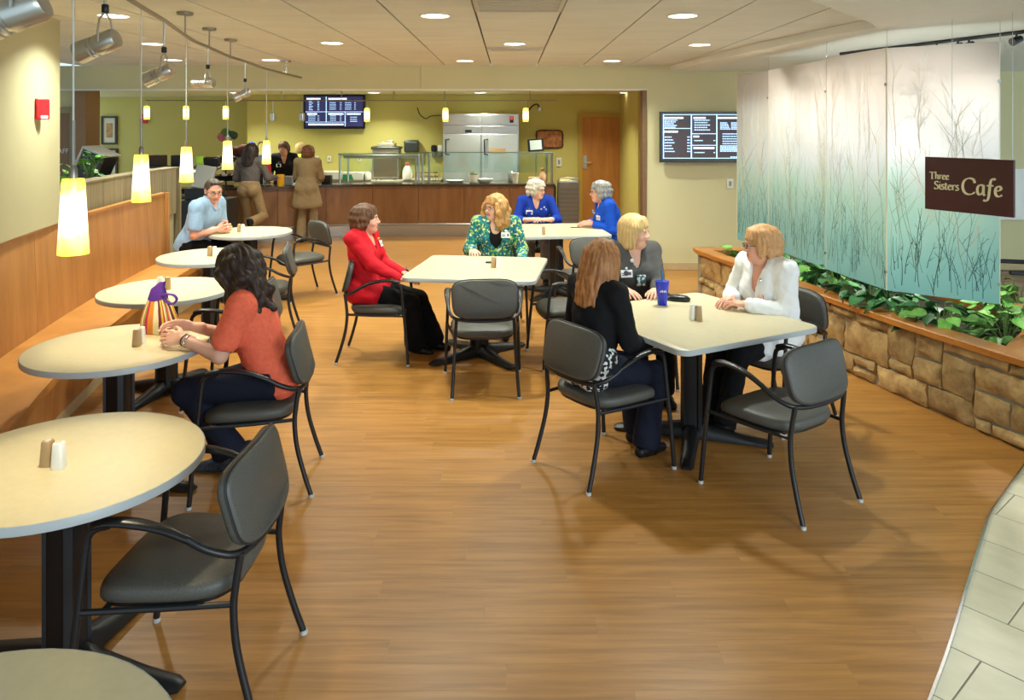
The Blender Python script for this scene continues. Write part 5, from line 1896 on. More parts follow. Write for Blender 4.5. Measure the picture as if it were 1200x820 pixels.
for k, (dx, dz, c, nm) in enumerate(((-0.06, 0.83, (196, 110, 116), 'pink'), (0.06, 0.82, (188, 190, 168), 'pale'), (0.0, 0.90, (96, 130, 66), 'green'), (0.12, 0.86, (70, 92, 62), 'moss'))):
    MB().ball((dx, 0, dz), (0.085, 0.07, 0.08), 12, 8).build('plush_topper', mat('plush_' + nm, c, 0.9, vary=0.3, scale=(25, 25, 25)), ds)
q = face(281, 172, 12.9)
gb = thing('gift_basket', 'dark basket of plush toys with a blue and yellow bow left of the server', 'basket', (q.x, 13.1, CT))
MB().box((-0.35, -0.1, 0), (0.35, 0.2, 0.42)).build('shelf_box', mat('cream_rack', (206, 190, 130), 0.6, vary=0.2, scale=(20, 20, 20)), gb, bevel=0.01)
for k, (x, z, s, c) in enumerate(((-0.17, 0.56, 0.12, (92, 50, 46)), (0.0, 0.58, 0.13, (110, 60, 50)), (0.13, 0.60, 0.08, (40, 70, 170)), (0.12, 0.52, 0.08, (236, 200, 60)), (-0.08, 0.48, 0.1, (60, 40, 44)), (0.14, 0.68, 0.07, (48, 84, 190)))):
    MB().ball((x, 0.0, z), (s, s * .8, s * .9), 12, 8).build('plush_toy', mat('plush_%s' % ('maroon', 'rust', 'blue', 'yellow', 'dark', 'royal')[k], c, 0.9, vary=0.2, scale=(25, 25, 25)), gb)
q = face(304, 178, 12.9)
gb = thing('gift_bag', 'blue and white gift bag with a tall wire handle', 'bag', (q.x, 13.0, CT))
MB().box((-0.12, -0.06, 0.3), (0.12, 0.06, 0.52)).build('bag_body', mat('blue_white_print', (40, 70, 170), 0.6, rgb2=(210, 214, 226), scale=(16, 16, 16)), gb, bevel=0.02)
MB().box((-0.13, -0.08, 0), (0.13, 0.08, 0.3)).build('stand', M_black, gb, bevel=0.01)
MB().tube(catmull([(-0.08, 0, 0.52), (-0.06, 0, 0.68), (0, 0, 0.74), (0.06, 0, 0.68), (0.08, 0, 0.52)], 5), 0.012, 6).build('handle', M_metal, gb)
q = face(308.5, 216, 12.5)
t = thing('tumbler', 'red lidded tumbler on a clear jar between the grey woman and the server', 'tumbler', (q.x, 12.72, CT))
MB().lathe([(0.06, 0), (0.08, 0.02), (0.08, 0.17), (0.06, 0.19), (0.001, 0.19)], 14).build('jar', clear_glass('jar_glass', (0.9, 0.86, 0.8), 0.25), t)
MB().lathe([(0.04, 0.19), (0.055, 0.20), (0.06, 0.30), (0.05, 0.36), (0.001, 0.37)], 14).build('red_cup', mat('tumbler_red', (196, 26, 44), 0.3), t)
q = face(328.5, 217, 12.6)
tag(MB().lathe([(0.055, 0), (0.06, 0.01), (0.062, 0.20), (0.054, 0.20), (0.05, 0.02), (0.001, 0.02)], 16).build('cup', mat('yellow_cup', (240, 180, 30), 0.4, vary=0.03), loc=(q.x, 12.62, CT)), 'yellow paper cup on the counter in front of the server', 'cup')
tag(MB().box((-0.15, -0.1, 0), (0.15, 0.1, 0.012)).box((-0.1, -0.06, 0.012), (0.12, 0.09, 0.03)).build('paper_stack', M_white, loc=(face(341, 214, 12.8).x, 12.95, CT)), 'small stack of white papers on the counter beside the yellow cup', 'papers')
tag(MB().box((-0.07, -0.06, 0), (0.07, 0.06, 0.16)).build('card_reader', mat('reader_grey', (120, 124, 132), 0.4), bevel=0.015, loc=(face(335, 215, 12.7).x, 12.86, CT)), 'grey card reader between the yellow cup and the papers', 'card reader')
tag(MB().box((-0.07, -0.08, 0), (0.09, 0.08, 0.15)).build('card_reader', M_plasticblk, bevel=0.012, loc=(face(377.5, 213, 12.9).x, 13.2, CT)), 'black box on the counter right of the tan-suited woman', 'box')

# ================================================================== SHAKERS, BAG, CUP ...
M_salt = mat('shaker_white', (236, 234, 224), 0.35)
M_pep = mat('shaker_tan', (176, 146, 104), 0.45, vary=0.05, scale=(40, 40, 40))


def shaker(p, m, lab, grp, H=0.088):
    t = thing('shaker', lab, 'shaker', (p.x, p.y, TOP), prnd.uniform(-0.3, 0.3), grp)
    sq = superpoly(0.021, 0.021, 20, 5)
    MB().grid([[Vector((x * k, y * k, z)) for (x, y) in sq] for (k, z) in ((0.94, 0.0), (1.0, 0.003), (0.80, H - 0.006), (0.72, H))]).build('body', m, t)
    MB().lathe([(0.011, H - 0.001), (0.010, H + 0.0025), (0.001, H + 0.003)], 12).build('cap', mat('shaker_cap', (200, 196, 184), 0.4), t)


SHK = [((56, 545), (69, 548), 'large near round table'), ((160.5, 405), (165.5, 402), 'table with the striped lunch bag'), ((196.5, 339), (187.5, 338.5), 'round table behind the striped lunch bag'),
       ((246, 300), (251.5, 300), 'round table in front of the man in light blue'), ((280.5, 272), (284.5, 272), 'table the man in light blue leans on'),
       ((578.5, 313.5), (584, 314), 'middle square table'), ((819, 375), (812, 374), 'square table with the blue tumbler'), ((637, 275), (633, 276), 'back square table')]
for (a, b, w) in SHK:
    shaker(at(a[0], a[1], TOP), M_pep, 'tan pepper shaker on the ' + w, 'tan pepper shakers')
    shaker(at(b[0], b[1], TOP), M_salt, 'white salt shaker on the ' + w, 'white salt shakers')

# striped lunch bag
def stripe_mat():
    m = bpy.data.materials.new('striped_canvas')
    m.use_nodes = True
    nt = m.node_tree
    L = nt.links.new
    b = nt.nodes['Principled BSDF']
    b.inputs['Roughness'].default_value = 0.8
    tc = nt.nodes.new('ShaderNodeTexCoord')
    sx = nt.nodes.new('ShaderNodeSeparateXYZ')
    L(tc.outputs['UV'], sx.inputs[0])
    rp = nt.nodes.new('ShaderNodeValToRGB')
    rp.color_ramp.interpolation = 'CONSTANT'
    fr = nt.nodes.new('ShaderNodeMath')
    fr.operation = 'FRACT'
    mu = nt.nodes.new('ShaderNodeMath')
    mu.operation = 'MULTIPLY'
    mu.inputs[1].default_value = 5.0
    L(sx.outputs['X'], mu.inputs[0])
    L(mu.outputs[0], fr.inputs[0])
    L(fr.outputs[0], rp.inputs[0])
    cs = [(214, 196, 60), (206, 60, 44), (232, 216, 180), (150, 170, 50), (190, 44, 90), (226, 140, 44), (240, 228, 190), (120, 40, 60)]
    e = rp.color_ramp.elements
    e[0].position, e[0].color = 0, (*lin(cs[0]), 1)
    e[1].position, e[1].color = 1 / 8, (*lin(cs[1]), 1)
    for k in range(2, 8):
        x = e.new(k / 8)
        x.color = (*lin(cs[k]), 1)
    L(rp.outputs[0], b.inputs['Base Color'])
    return m


bp_ = at(182, 392, TOP)
bag = thing('lunch_bag', 'striped lunch bag with a purple collar and loop handle on the table', 'bag', (bp_.x, bp_.y + 0.05, TOP), R(-10))
rings = []
hs = [(0.0, 0.100, 0.055), (0.01, 0.106, 0.06), (0.08, 0.098, 0.058), (0.15, 0.074, 0.045), (0.20, 0.050, 0.03)]
for (z, hx, hy) in hs:
    rings.append([Vector((x - 0.10 * max(0, z - .12), y, z)) for (x, y) in superpoly(hx, hy, 32, 4)])
mb = MB().grid(rings)
ob = mb.build('bag_body', stripe_mat(), bag, angle=60)
uv = ob.data.uv_layers.new(name='uv')
for poly in ob.data.polygons:
    idx = [ob.data.loops[l].vertex_index % 32 for l in poly.loop_indices]
    wrap = max(idx) - min(idx) > 16
    for l, i in zip(poly.loop_indices, idx):
        uv.data[l].uv = ((i + 32 if wrap and i < 16 else i) / 32.0, 0)
M_purple = mat('purple_neoprene', (84, 40, 140), 0.6, vary=0.08, scale=(20, 20, 20))
col_r = []
for (z, hx, hy, dx) in ((0.185, 0.056, 0.036, -0.008), (0.20, 0.054, 0.034, -0.01), (0.25, 0.04, 0.02, -0.01), (0.29, 0.018, 0.010, 0.02)):
    col_r.append([Vector((x + dx, y, z + 0.25 * max(0, x) - 0.30 * min(0, -x) * 0)) for (x, y) in superpoly(hx, hy, 24, 3)])
MB().grid(col_r).build('collar', M_purple, bag, angle=60)
pts = catmull([(0.03, -0.02, 0.215), (0.075, -0.035, 0.23), (0.115, -0.035, 0.225), (0.13, -0.03, 0.20), (0.105, -0.03, 0.175), (0.07, -0.03, 0.185), (0.04, -0.02, 0.205)], 5)
MB().tube(pts, 0.010, 8, flat=0.7).build('loop_handle', M_purple, bag)
q = at(212, 400, TOP)
tag(MB().box((-0.10, -0.06, 0), (0.09, 0.06, 0.002)).build('napkin', M_white, loc=(q.x, q.y, TOP), smooth=False), 'white paper napkin under the hands of the woman in orange', 'napkin').rotation_euler = (0, 0, 0.35)
q = at(196, 399, TOP)
tag(MB().ball((0, 0, 0.014), (0.03, 0.018, 0.014), 12, 8).build('snack', mat('snack_red', (190, 30, 36), 0.5, vary=0.1), loc=(q.x, q.y, TOP + 0.002)), 'small red snack on the white napkin', 'snack')
# blue tumbler
q = at(776, 357, TOP)
t = thing('tumbler', 'translucent royal blue plastic tumbler with a teal straw on the square table', 'tumbler', (q.x, q.y, TOP))
M_blue = mat('blue_plastic', (24, 46, 190), 0.15, spec=0.6)
MB().lathe([(0.001, 0.0), (0.029, 0.0), (0.031, 0.004), (0.045, 0.150), (0.047, 0.152), (0.047, 0.158), (0.001, 0.160)], 28).build('cup', M_blue, t)
MB().tube([(0.005, 0, 0.155), (-0.003, 0.004, 0.235)], 0.0045, 8).build('straw', mat('teal_straw', (30, 120, 170), 0.3), t)
mb = MB()
for k in range(7):
    a = -math.pi / 2 + (k - 3) * 0.16
    r_ = 0.0395
    mb.box((r_ * math.cos(a) - 0.0022, r_ * math.sin(a) - 0.0012, 0.088 + 0.006 * (k % 2)), (r_ * math.cos(a) + 0.0022, r_ * math.sin(a) + 0.0002, 0.098 + 0.004 * (k % 3)))
mb.build('white_print', M_white, t)
q = at(794, 352, TOP)
t = thing('glasses_case', 'black glasses case lying behind the blue tumbler', 'case', (q.x, q.y, TOP), R(-22))
MB().grid([[Vector((x * k, y * k, z)) for (x, y) in superpoly(0.085, 0.042, 28, 2.6)] for (k, z) in ((0.85, 0.0), (0.97, 0.006), (1.0, 0.014), (0.98, 0.022), (0.8, 0.034), (0.4, 0.038))]).build('shell', M_plasticblk, t, angle=60)
MB().grid([[Vector((x * k, y * k, z)) for (x, y) in superpoly(0.085, 0.042, 28, 2.6)] for (k, z) in ((1.004, 0.016), (1.015, 0.018), (1.004, 0.020))]).build('seam', M_black, t)
q = at(573, 308, TOP)
tag(MB().box((-0.03, -0.02, 0), (0.02, 0.02, 0.012)).build('key_fob', M_plasticblk, loc=(q.x, q.y, TOP), bevel=0.004), 'small black key fob beside the shakers on the middle table', 'key fob')
q = at(668, 266, TOP)
tag(MB().tube([(0, 0, 0.005), (0.13, -0.02, 0.005)], 0.005, 6).build('pen', M_black, loc=(q.x - .0, q.y - 0.06, TOP)), 'black pen on the back square table near clasped hands', 'pen')

# ================================================================== RIGHT EDGE BEYOND THE GLASS
t = thing('lounge_chair', 'taupe upholstered lounge chair half cut off beyond the glass screen', 'chair', (4.95, 7.25, 0), R(75))
M_taupe = mat('taupe_fabric', (132, 112, 88), 0.9, rgb2=(160, 140, 112), scale=(8, 8, 60), detail=4)
MB().grid(pad_rings(superpoly(0.30, 0.30, 32, 4), 0.25, 0.46, 0.03, 0.02)).build('seat', M_taupe, t, angle=60)
MB().grid([[Vector((x, -0.30 - 0.12 * (z / .6) + y, 0.42 + z)) for (x, y) in superpoly(0.30 * k, 0.05 * k, 28, 4)] for (k, z) in ((0.92, 0.0), (1, 0.03), (1, 0.45), (0.9, 0.52), (0.5, 0.54))]).build('backrest', M_taupe, t, angle=60)
for sx in (-1, 1):
    MB().tube([(sx * 0.26, 0.25, 0), (sx * 0.26, 0.25, 0.27)], 0.02, 8).build('leg', M_black, t)
    MB().tube([(sx * 0.26, -0.25, 0), (sx * 0.26, -0.25, 0.27)], 0.02, 8).build('leg', M_black, t)
    MB().box((sx * 0.33 - 0.025, -0.28, 0.55), (sx * 0.33 + 0.025, 0.22, 0.59)).build('armrest', M_black, t, bevel=0.01)
p0, p1 = face(1187, 263, 9.6), face(1230, 200, 9.6)
t = thing('notice_frame', 'white framed notice on the wall at the far right edge', 'notice frame', (p0.x, 10.09, p0.z))
w, h = p1.x - p0.x, p1.z - p0.z
MB().box((0, -0.03, 0), (w, 0, h)).build('frame', M_white, t, bevel=0.006)
MB().box((0.05, -0.034, 0.05), (w - 0.05, -0.029, h - 0.05)).build('sheet', mat('notice_paper', (238, 236, 226), 0.7, vary=0.02), t)
q = face(1199, 62, 9.9)
t = thing('wall_sconce', 'small round lit wall lamp at the upper right edge', 'lamp', (q.x, 10.09, q.z))
MB().ball((0, -0.05, 0), (0.07, 0.045, 0.08), 14, 8).build('globe', emat('sconce_globe', (255, 236, 196), 2.0), t)
MB().lathe([(0.05, -0.02), (0.05, 0.02)], 14, (0, 0, 0), Matrix.Translation((0, -0.01, 0)) @ Matrix.Rotation(R(90), 4, 'X')).build('base', M_chrome, t)
# small dark round table in the corridor niche
q = face(752, 230, 12.9)
t = thing('side_table', 'dark half-round wall table in the corridor niche right of the yellow door', 'table', (2.62, 12.28, 0))
MB().lathe([(0.30, 0.74), (0.31, 0.75), (0.31, 0.775), (0.29, 0.78)], 32).build('tabletop', M_black, t)
MB().tube([(0.0, 0, 0.02), (0.0, 0, 0.75)], 0.03, 10).build('column', M_black, t)
MB().lathe([(0.18, 0), (0.18, 0.02), (0.03, 0.03)], 24).build('base', M_black, t)

# ================================================================== PEOPLE
# Bodies, garments and hair are smooth blends of tapered limbs, meshed into single continuous surfaces.
f32 = np.float32


def v3(*a):
    return np.array(a, dtype=np.float64)


def unit(a):
    a = np.asarray(a, float)
    return a / (np.linalg.norm(a) + 1e-12)


def C(a, b, ra, rb=None, k=0.02, sub=False):
    return ('c', np.asarray(a, float), np.asarray(b, float), ra, ra if rb is None else rb, k, sub)


def E(c, r, B, k=0.02, sub=False):
    return ('e', np.asarray(c, float), tuple(r), np.asarray(B, float), k, sub)


def grow(prims, g):
    out = []
    for p in prims:
        if p[0] == 'c':
            out.append(('c', p[1], p[2], p[3] + g, p[4] + g, p[5], p[6]))
        else:
            out.append(('e', p[1], tuple(r + g for r in p[2]), p[3], p[4], p[5]))
    return out


def nets(prims, h):
    """Blend the shapes on a grid and pull a quad surface out of it."""
    lo, hi = v3(9, 9, 9) * 9, v3(-9, -9, -9) * 9
    for p in prims:
        if p[-1]:
            continue
        if p[0] == 'c':
            r = max(p[3], p[4])
            lo = np.minimum(lo, np.minimum(p[1], p[2]) - r)
            hi = np.maximum(hi, np.maximum(p[1], p[2]) + r)
        else:
            r = max(p[2])
            lo = np.minimum(lo, p[1] - r)
            hi = np.maximum(hi, p[1] + r)
    lo = lo - 3 * h
    n = np.ceil((hi + 3 * h - lo) / h).astype(int) + 1
    F = np.full(n, 0.5, f32)
    ax = [(lo[i] + h * np.arange(n[i])).astype(f32) for i in range(3)]
    for p in prims:
        k, sub = p[-2], p[-1]
        if p[0] == 'c':
            r = max(p[3], p[4]) + k + 2.5 * h
            bl, bh = np.minimum(p[1], p[2]) - r, np.maximum(p[1], p[2]) + r
        else:
            r = max(p[2]) + k + 2.5 * h
            bl, bh = p[1] - r, p[1] + r
        i0 = np.clip(np.floor((bl - lo) / h).astype(int), 0, n)
        i1 = np.clip(np.ceil((bh - lo) / h).astype(int) + 1, 0, n)
        if np.any(i1 <= i0):
            continue
        X = ax[0][i0[0]:i1[0]][:, None, None]
        Y = ax[1][i0[1]:i1[1]][None, :, None]
        Z = ax[2][i0[2]:i1[2]][None, None, :]
        if p[0] == 'c':
            a, b = p[1], p[2]
            ba = b - a
            L2 = float(ba @ ba) + 1e-9
            dx, dy, dz = X - f32(a[0]), Y - f32(a[1]), Z - f32(a[2])
            t = np.clip((dx * f32(ba[0]) + dy * f32(ba[1]) + dz * f32(ba[2])) / f32(L2), 0, 1)
            d = np.sqrt((dx - t * f32(ba[0])) ** 2 + (dy - t * f32(ba[1])) ** 2 + (dz - t * f32(ba[2])) ** 2) - (f32(p[3]) + t * f32(p[4] - p[3]))
        else:
            c, rr, B = p[1], p[2], p[3]
            dx, dy, dz = X - f32(c[0]), Y - f32(c[1]), Z - f32(c[2])
            q0 = 0
            q1 = 0
            for j in range(3):
                w = (dx * f32(B[j][0]) + dy * f32(B[j][1]) + dz * f32(B[j][2])) / f32(rr[j])
                q0 = q0 + w * w
                q1 = q1 + (w / f32(rr[j])) ** 2
            k0 = np.sqrt(q0)
            d = k0 * (k0 - 1) / (np.sqrt(q1) + f32(1e-6))
            d = np.where(k0 < 1e-3, f32(-min(rr)), d)
        S = F[i0[0]:i1[0], i0[1]:i1[1], i0[2]:i1[2]]
        kk = f32(max(k, 1e-4))
        if sub:
            d = -d
            w = np.clip(0.5 + 0.5 * (S - d) / kk, 0, 1)   # smooth max
            S[...] = d + (S - d) * w + kk * w * (1 - w)
        else:
            w = np.clip(0.5 + 0.5 * (S - d) / kk, 0, 1)
            S[...] = S + (d - S) * w - kk * w * (1 - w)
    F[0], F[-1] = 0.5, 0.5
    F[:, 0], F[:, -1] = 0.5, 0.5
    F[:, :, 0], F[:, :, -1] = 0.5, 0.5
    s = F < 0
    nx, ny, nz = F.shape
    cnt = np.zeros((nx - 1, ny - 1, nz - 1), np.int8)
    for i in (0, 1):
        for j in (0, 1):
            for k in (0, 1):
                cnt += s[i:nx - 1 + i, j:ny - 1 + j, k:nz - 1 + k]
    idx = np.argwhere((cnt > 0) & (cnt < 8))
    ids = np.full(cnt.shape, -1, np.int32)
    ids[idx[:, 0], idx[:, 1], idx[:, 2]] = np.arange(len(idx), dtype=np.int32)
    acc = np.zeros((len(idx), 3))
    num = np.zeros(len(idx))
    cor = [(i, j, k) for i in (0, 1) for j in (0, 1) for k in (0, 1)]
    val = {c: F[idx[:, 0] + c[0], idx[:, 1] + c[1], idx[:, 2] + c[2]] for c in cor}
    for a in cor:
        for e in range(3):
            if a[e]:
                continue
            b = list(a)
            b[e] = 1
            fa, fb = val[a], val[tuple(b)]
            m = (fa < 0) != (fb < 0)
            t = fa / np.where(fa - fb == 0, 1, fa - fb)
            for q in range(3):
                acc[:, q] += np.where(m, a[q] + (t if q == e else 0), 0)
            num += m
    V = (idx + acc / num[:, None]) * h + lo
    Fs = []
    for e in range(3):
        sl0 = [slice(1, -1)] * 3
        sl1 = [slice(1, -1)] * 3
        sl0[e] = slice(0, -1)
        sl1[e] = slice(1, None)
        a = s[tuple(sl0)]
        m = a != s[tuple(sl1)]
        w = np.argwhere(m)
        ins = a[m]
        o = np.array([1, 1, 1])
        o[e] = 0
        w = w + o
        u, v = [(1, 2), (2, 0), (0, 1)][e]
        q = []
        for (du, dv) in ((-1, -1), (0, -1), (0, 0), (-1, 0)):
            c = w.copy()
            c[:, u] += du
            c[:, v] += dv
            q.append(ids[c[:, 0], c[:, 1], c[:, 2]])
        Q = np.stack(q, 1)
        Q[~ins] = Q[~ins][:, ::-1]
        Fs.append(Q)
    Q = np.concatenate(Fs)
    Q = Q[(Q >= 0).all(1)]
    return V, Q


def relax(V, Q, it=1, amt=0.5):
    for _ in range(it):
        S = np.zeros_like(V)
        N = np.zeros(len(V))
        for a, b in ((0, 1), (1, 2), (2, 3), (3, 0)):
            for q in range(3):
                S[:, q] += np.bincount(Q[:, a], V[Q[:, b], q], len(V))
                S[:, q] += np.bincount(Q[:, b], V[Q[:, a], q], len(V))
            N += np.bincount(Q[:, a], minlength=len(V)) + np.bincount(Q[:, b], minlength=len(V))
        V = V + amt * (S / np.maximum(N, 1)[:, None] - V)
    return V


def normals(V, Q):
    d = np.cross(V[Q[:, 2]] - V[Q[:, 0]], V[Q[:, 3]] - V[Q[:, 1]])
    N = np.zeros_like(V)
    for a in range(4):
        for q in range(3):
            N[:, q] += np.bincount(Q[:, a], d[:, q], len(V))
    return N / (np.linalg.norm(N, axis=1)[:, None] + 1e-12)


def wobble(V, Q, amp, freqs, seed):
    """Folds / strands: displace along the normal with a few crossing waves."""
    rs = np.random.RandomState(seed)
    N = normals(V, Q)
    d = np.zeros(len(V))
    for f in freqs:
        w = rs.randn(3)
        w[2] *= 0.6
        w = w / np.linalg.norm(w) * f
        w2 = rs.randn(3) * f * 0.6
        d += np.sin(V @ w + 1.4 * np.sin(V @ w2 + rs.rand() * 6) + rs.rand() * 6)
    return V + N * (amp * d / math.sqrt(len(freqs)))[:, None]


def surf(name, V, Q, mats, parent, mi=None, origin=(0, 0, 0)):
    me = bpy.data.meshes.new(name)
    V = V - np.asarray(origin)
    me.vertices.add(len(V))
    me.vertices.foreach_set('co', V.astype(f32).ravel())
    me.loops.add(Q.size)
    me.loops.foreach_set('vertex_index', Q.astype(np.int32).ravel())
    me.polygons.add(len(Q))
    me.polygons.foreach_set('loop_start', np.arange(0, Q.size, 4, dtype=np.int32))
    for m in (mats if isinstance(mats, (list, tuple)) else [mats]):
        me.materials.append(m)
    if mi is not None:
        me.polygons.foreach_set('material_index', mi.astype(np.int32))
    me.polygons.foreach_set('use_smooth', np.ones(len(Q), bool))
    me.update(calc_edges=True)
    me.validate()
    o = bpy.data.objects.new(name, me)
    col.objects.link(o)
    o.parent = parent
    return o


def fabric(name, rgb, rough=0.85, rgb2=None, scale=(30, 30, 30), vary=0.06, bump=0.25, bscale=300):
    return mat(name, rgb, rough, rgb2=rgb2, vary=vary, scale=scale, bump=bump, bscale=bscale, spec=0.25)


def skin(name, rgb):
    if name in MATS:
        return MATS[name]
    m = mat(name, rgb, 0.5, vary=0.05, scale=(14, 14, 14), spec=0.35)
    b = m.node_tree.nodes['Principled BSDF']
    b.inputs['Subsurface Weight'].default_value = 0.12
    b.inputs['Subsurface Radius'].default_value = (0.02, 0.008, 0.004)
    return m


def hairmat(name, c1, c2):
    if name in MATS:
        return MATS[name]
    return mat(name, c1, 0.5, rgb2=c2, scale=(70, 70, 9), detail=5, bump=0.5, bscale=120, spec=0.4)


M_lip = mat('lips', (190, 116, 104), 0.45)
M_eye = mat('eye_white', (236, 232, 224), 0.25)
M_iris = mat('iris', (52, 44, 40), 0.2)
M_gfr = mat('spectacle_frame', (40, 34, 36), 0.35)
M_badge = mat('badge_white', (238, 238, 232), 0.35)
M_badgep = mat('badge_print', (70, 90, 130), 0.5)


def ik(a, t, l1, l2, pole):
    a, t = np.asarray(a, float), np.asarray(t, float)
    d = t - a
    L = np.linalg.norm(d)
    Lc = min(L, (l1 + l2) * 0.995)
    d = d / L
    t = a + d * Lc
    x = (l1 * l1 - l2 * l2 + Lc * Lc) / (2 * Lc)
    hgt = math.sqrt(max(l1 * l1 - x * x, 0))
    p = np.asarray(pole, float)
    p = unit(p - d * (p @ d))
    return a + d * x + p * hgt, t


def hand_prims(W, d, n, side, curl, s=1.0, spread=0.06):
    """Palm, four unequal fingers and a thumb; d = finger direction, n = where the palm faces."""
    d = unit(d)
    n = unit(np.asarray(n, float) - d * (np.asarray(n, float) @ d))
    t = np.cross(d, n) if side > 0 else np.cross(n, d)
    P = []
    P.append(C(W - d * 0.05 * s, W + d * 0.005 * s, 0.026 * s, 0.024 * s, 0.012))
    lens = [(0.042, 0.026, 0.021), (0.046, 0.030, 0.023), (0.043, 0.028, 0.022), (0.034, 0.021, 0.019)]
    for i in range(4):
        off = (0.030 - 0.0205 * i) * s
        kn = W + d * (0.086 - (0.004 if i in (0, 2) else 0.0) - (0.012 if i == 3 else 0)) * s + t * off
        P.append(C(W + d * 0.012 * s + t * off * 0.55, kn, 0.0145 * s, 0.0115 * s, 0.012))
        a = 0.0
        p = kn
        for j in range(3):
            a += curl * (0.75 if j == 0 else 1.05)
            dd = unit(d * math.cos(a) + n * math.sin(a) + t * (spread * (1.5 - i)))
            q = p + dd * lens[i][j] * s
            r0 = (0.0092 - 0.0008 * j - (0.001 if i == 3 else 0)) * s
            P.append(C(p, q, r0, r0 - 0.0009 * s, 0.003))
            p = q
    b = W + d * 0.022 * s + t * 0.024 * s
    m1 = b + unit(d * 0.65 + t * 0.75 + n * 0.25) * 0.036 * s
    m2 = m1 + unit(d * 0.9 + t * 0.32 + n * 0.25) * 0.031 * s
    m3 = m2 + unit(d * 0.95 + t * 0.05 + n * 0.35) * 0.024 * s
    P += [C(W + d * 0.01 * s + t * 0.01 * s, b, 0.015 * s, 0.016 * s, 0.012), C(b, m1, 0.0145 * s, 0.0115 * s, 0.010), C(m1, m2, 0.0108 * s, 0.0095 * s, 0.003), C(m2, m3, 0.0095 * s, 0.0078 * s, 0.003)]
    return P


HAIR = {}


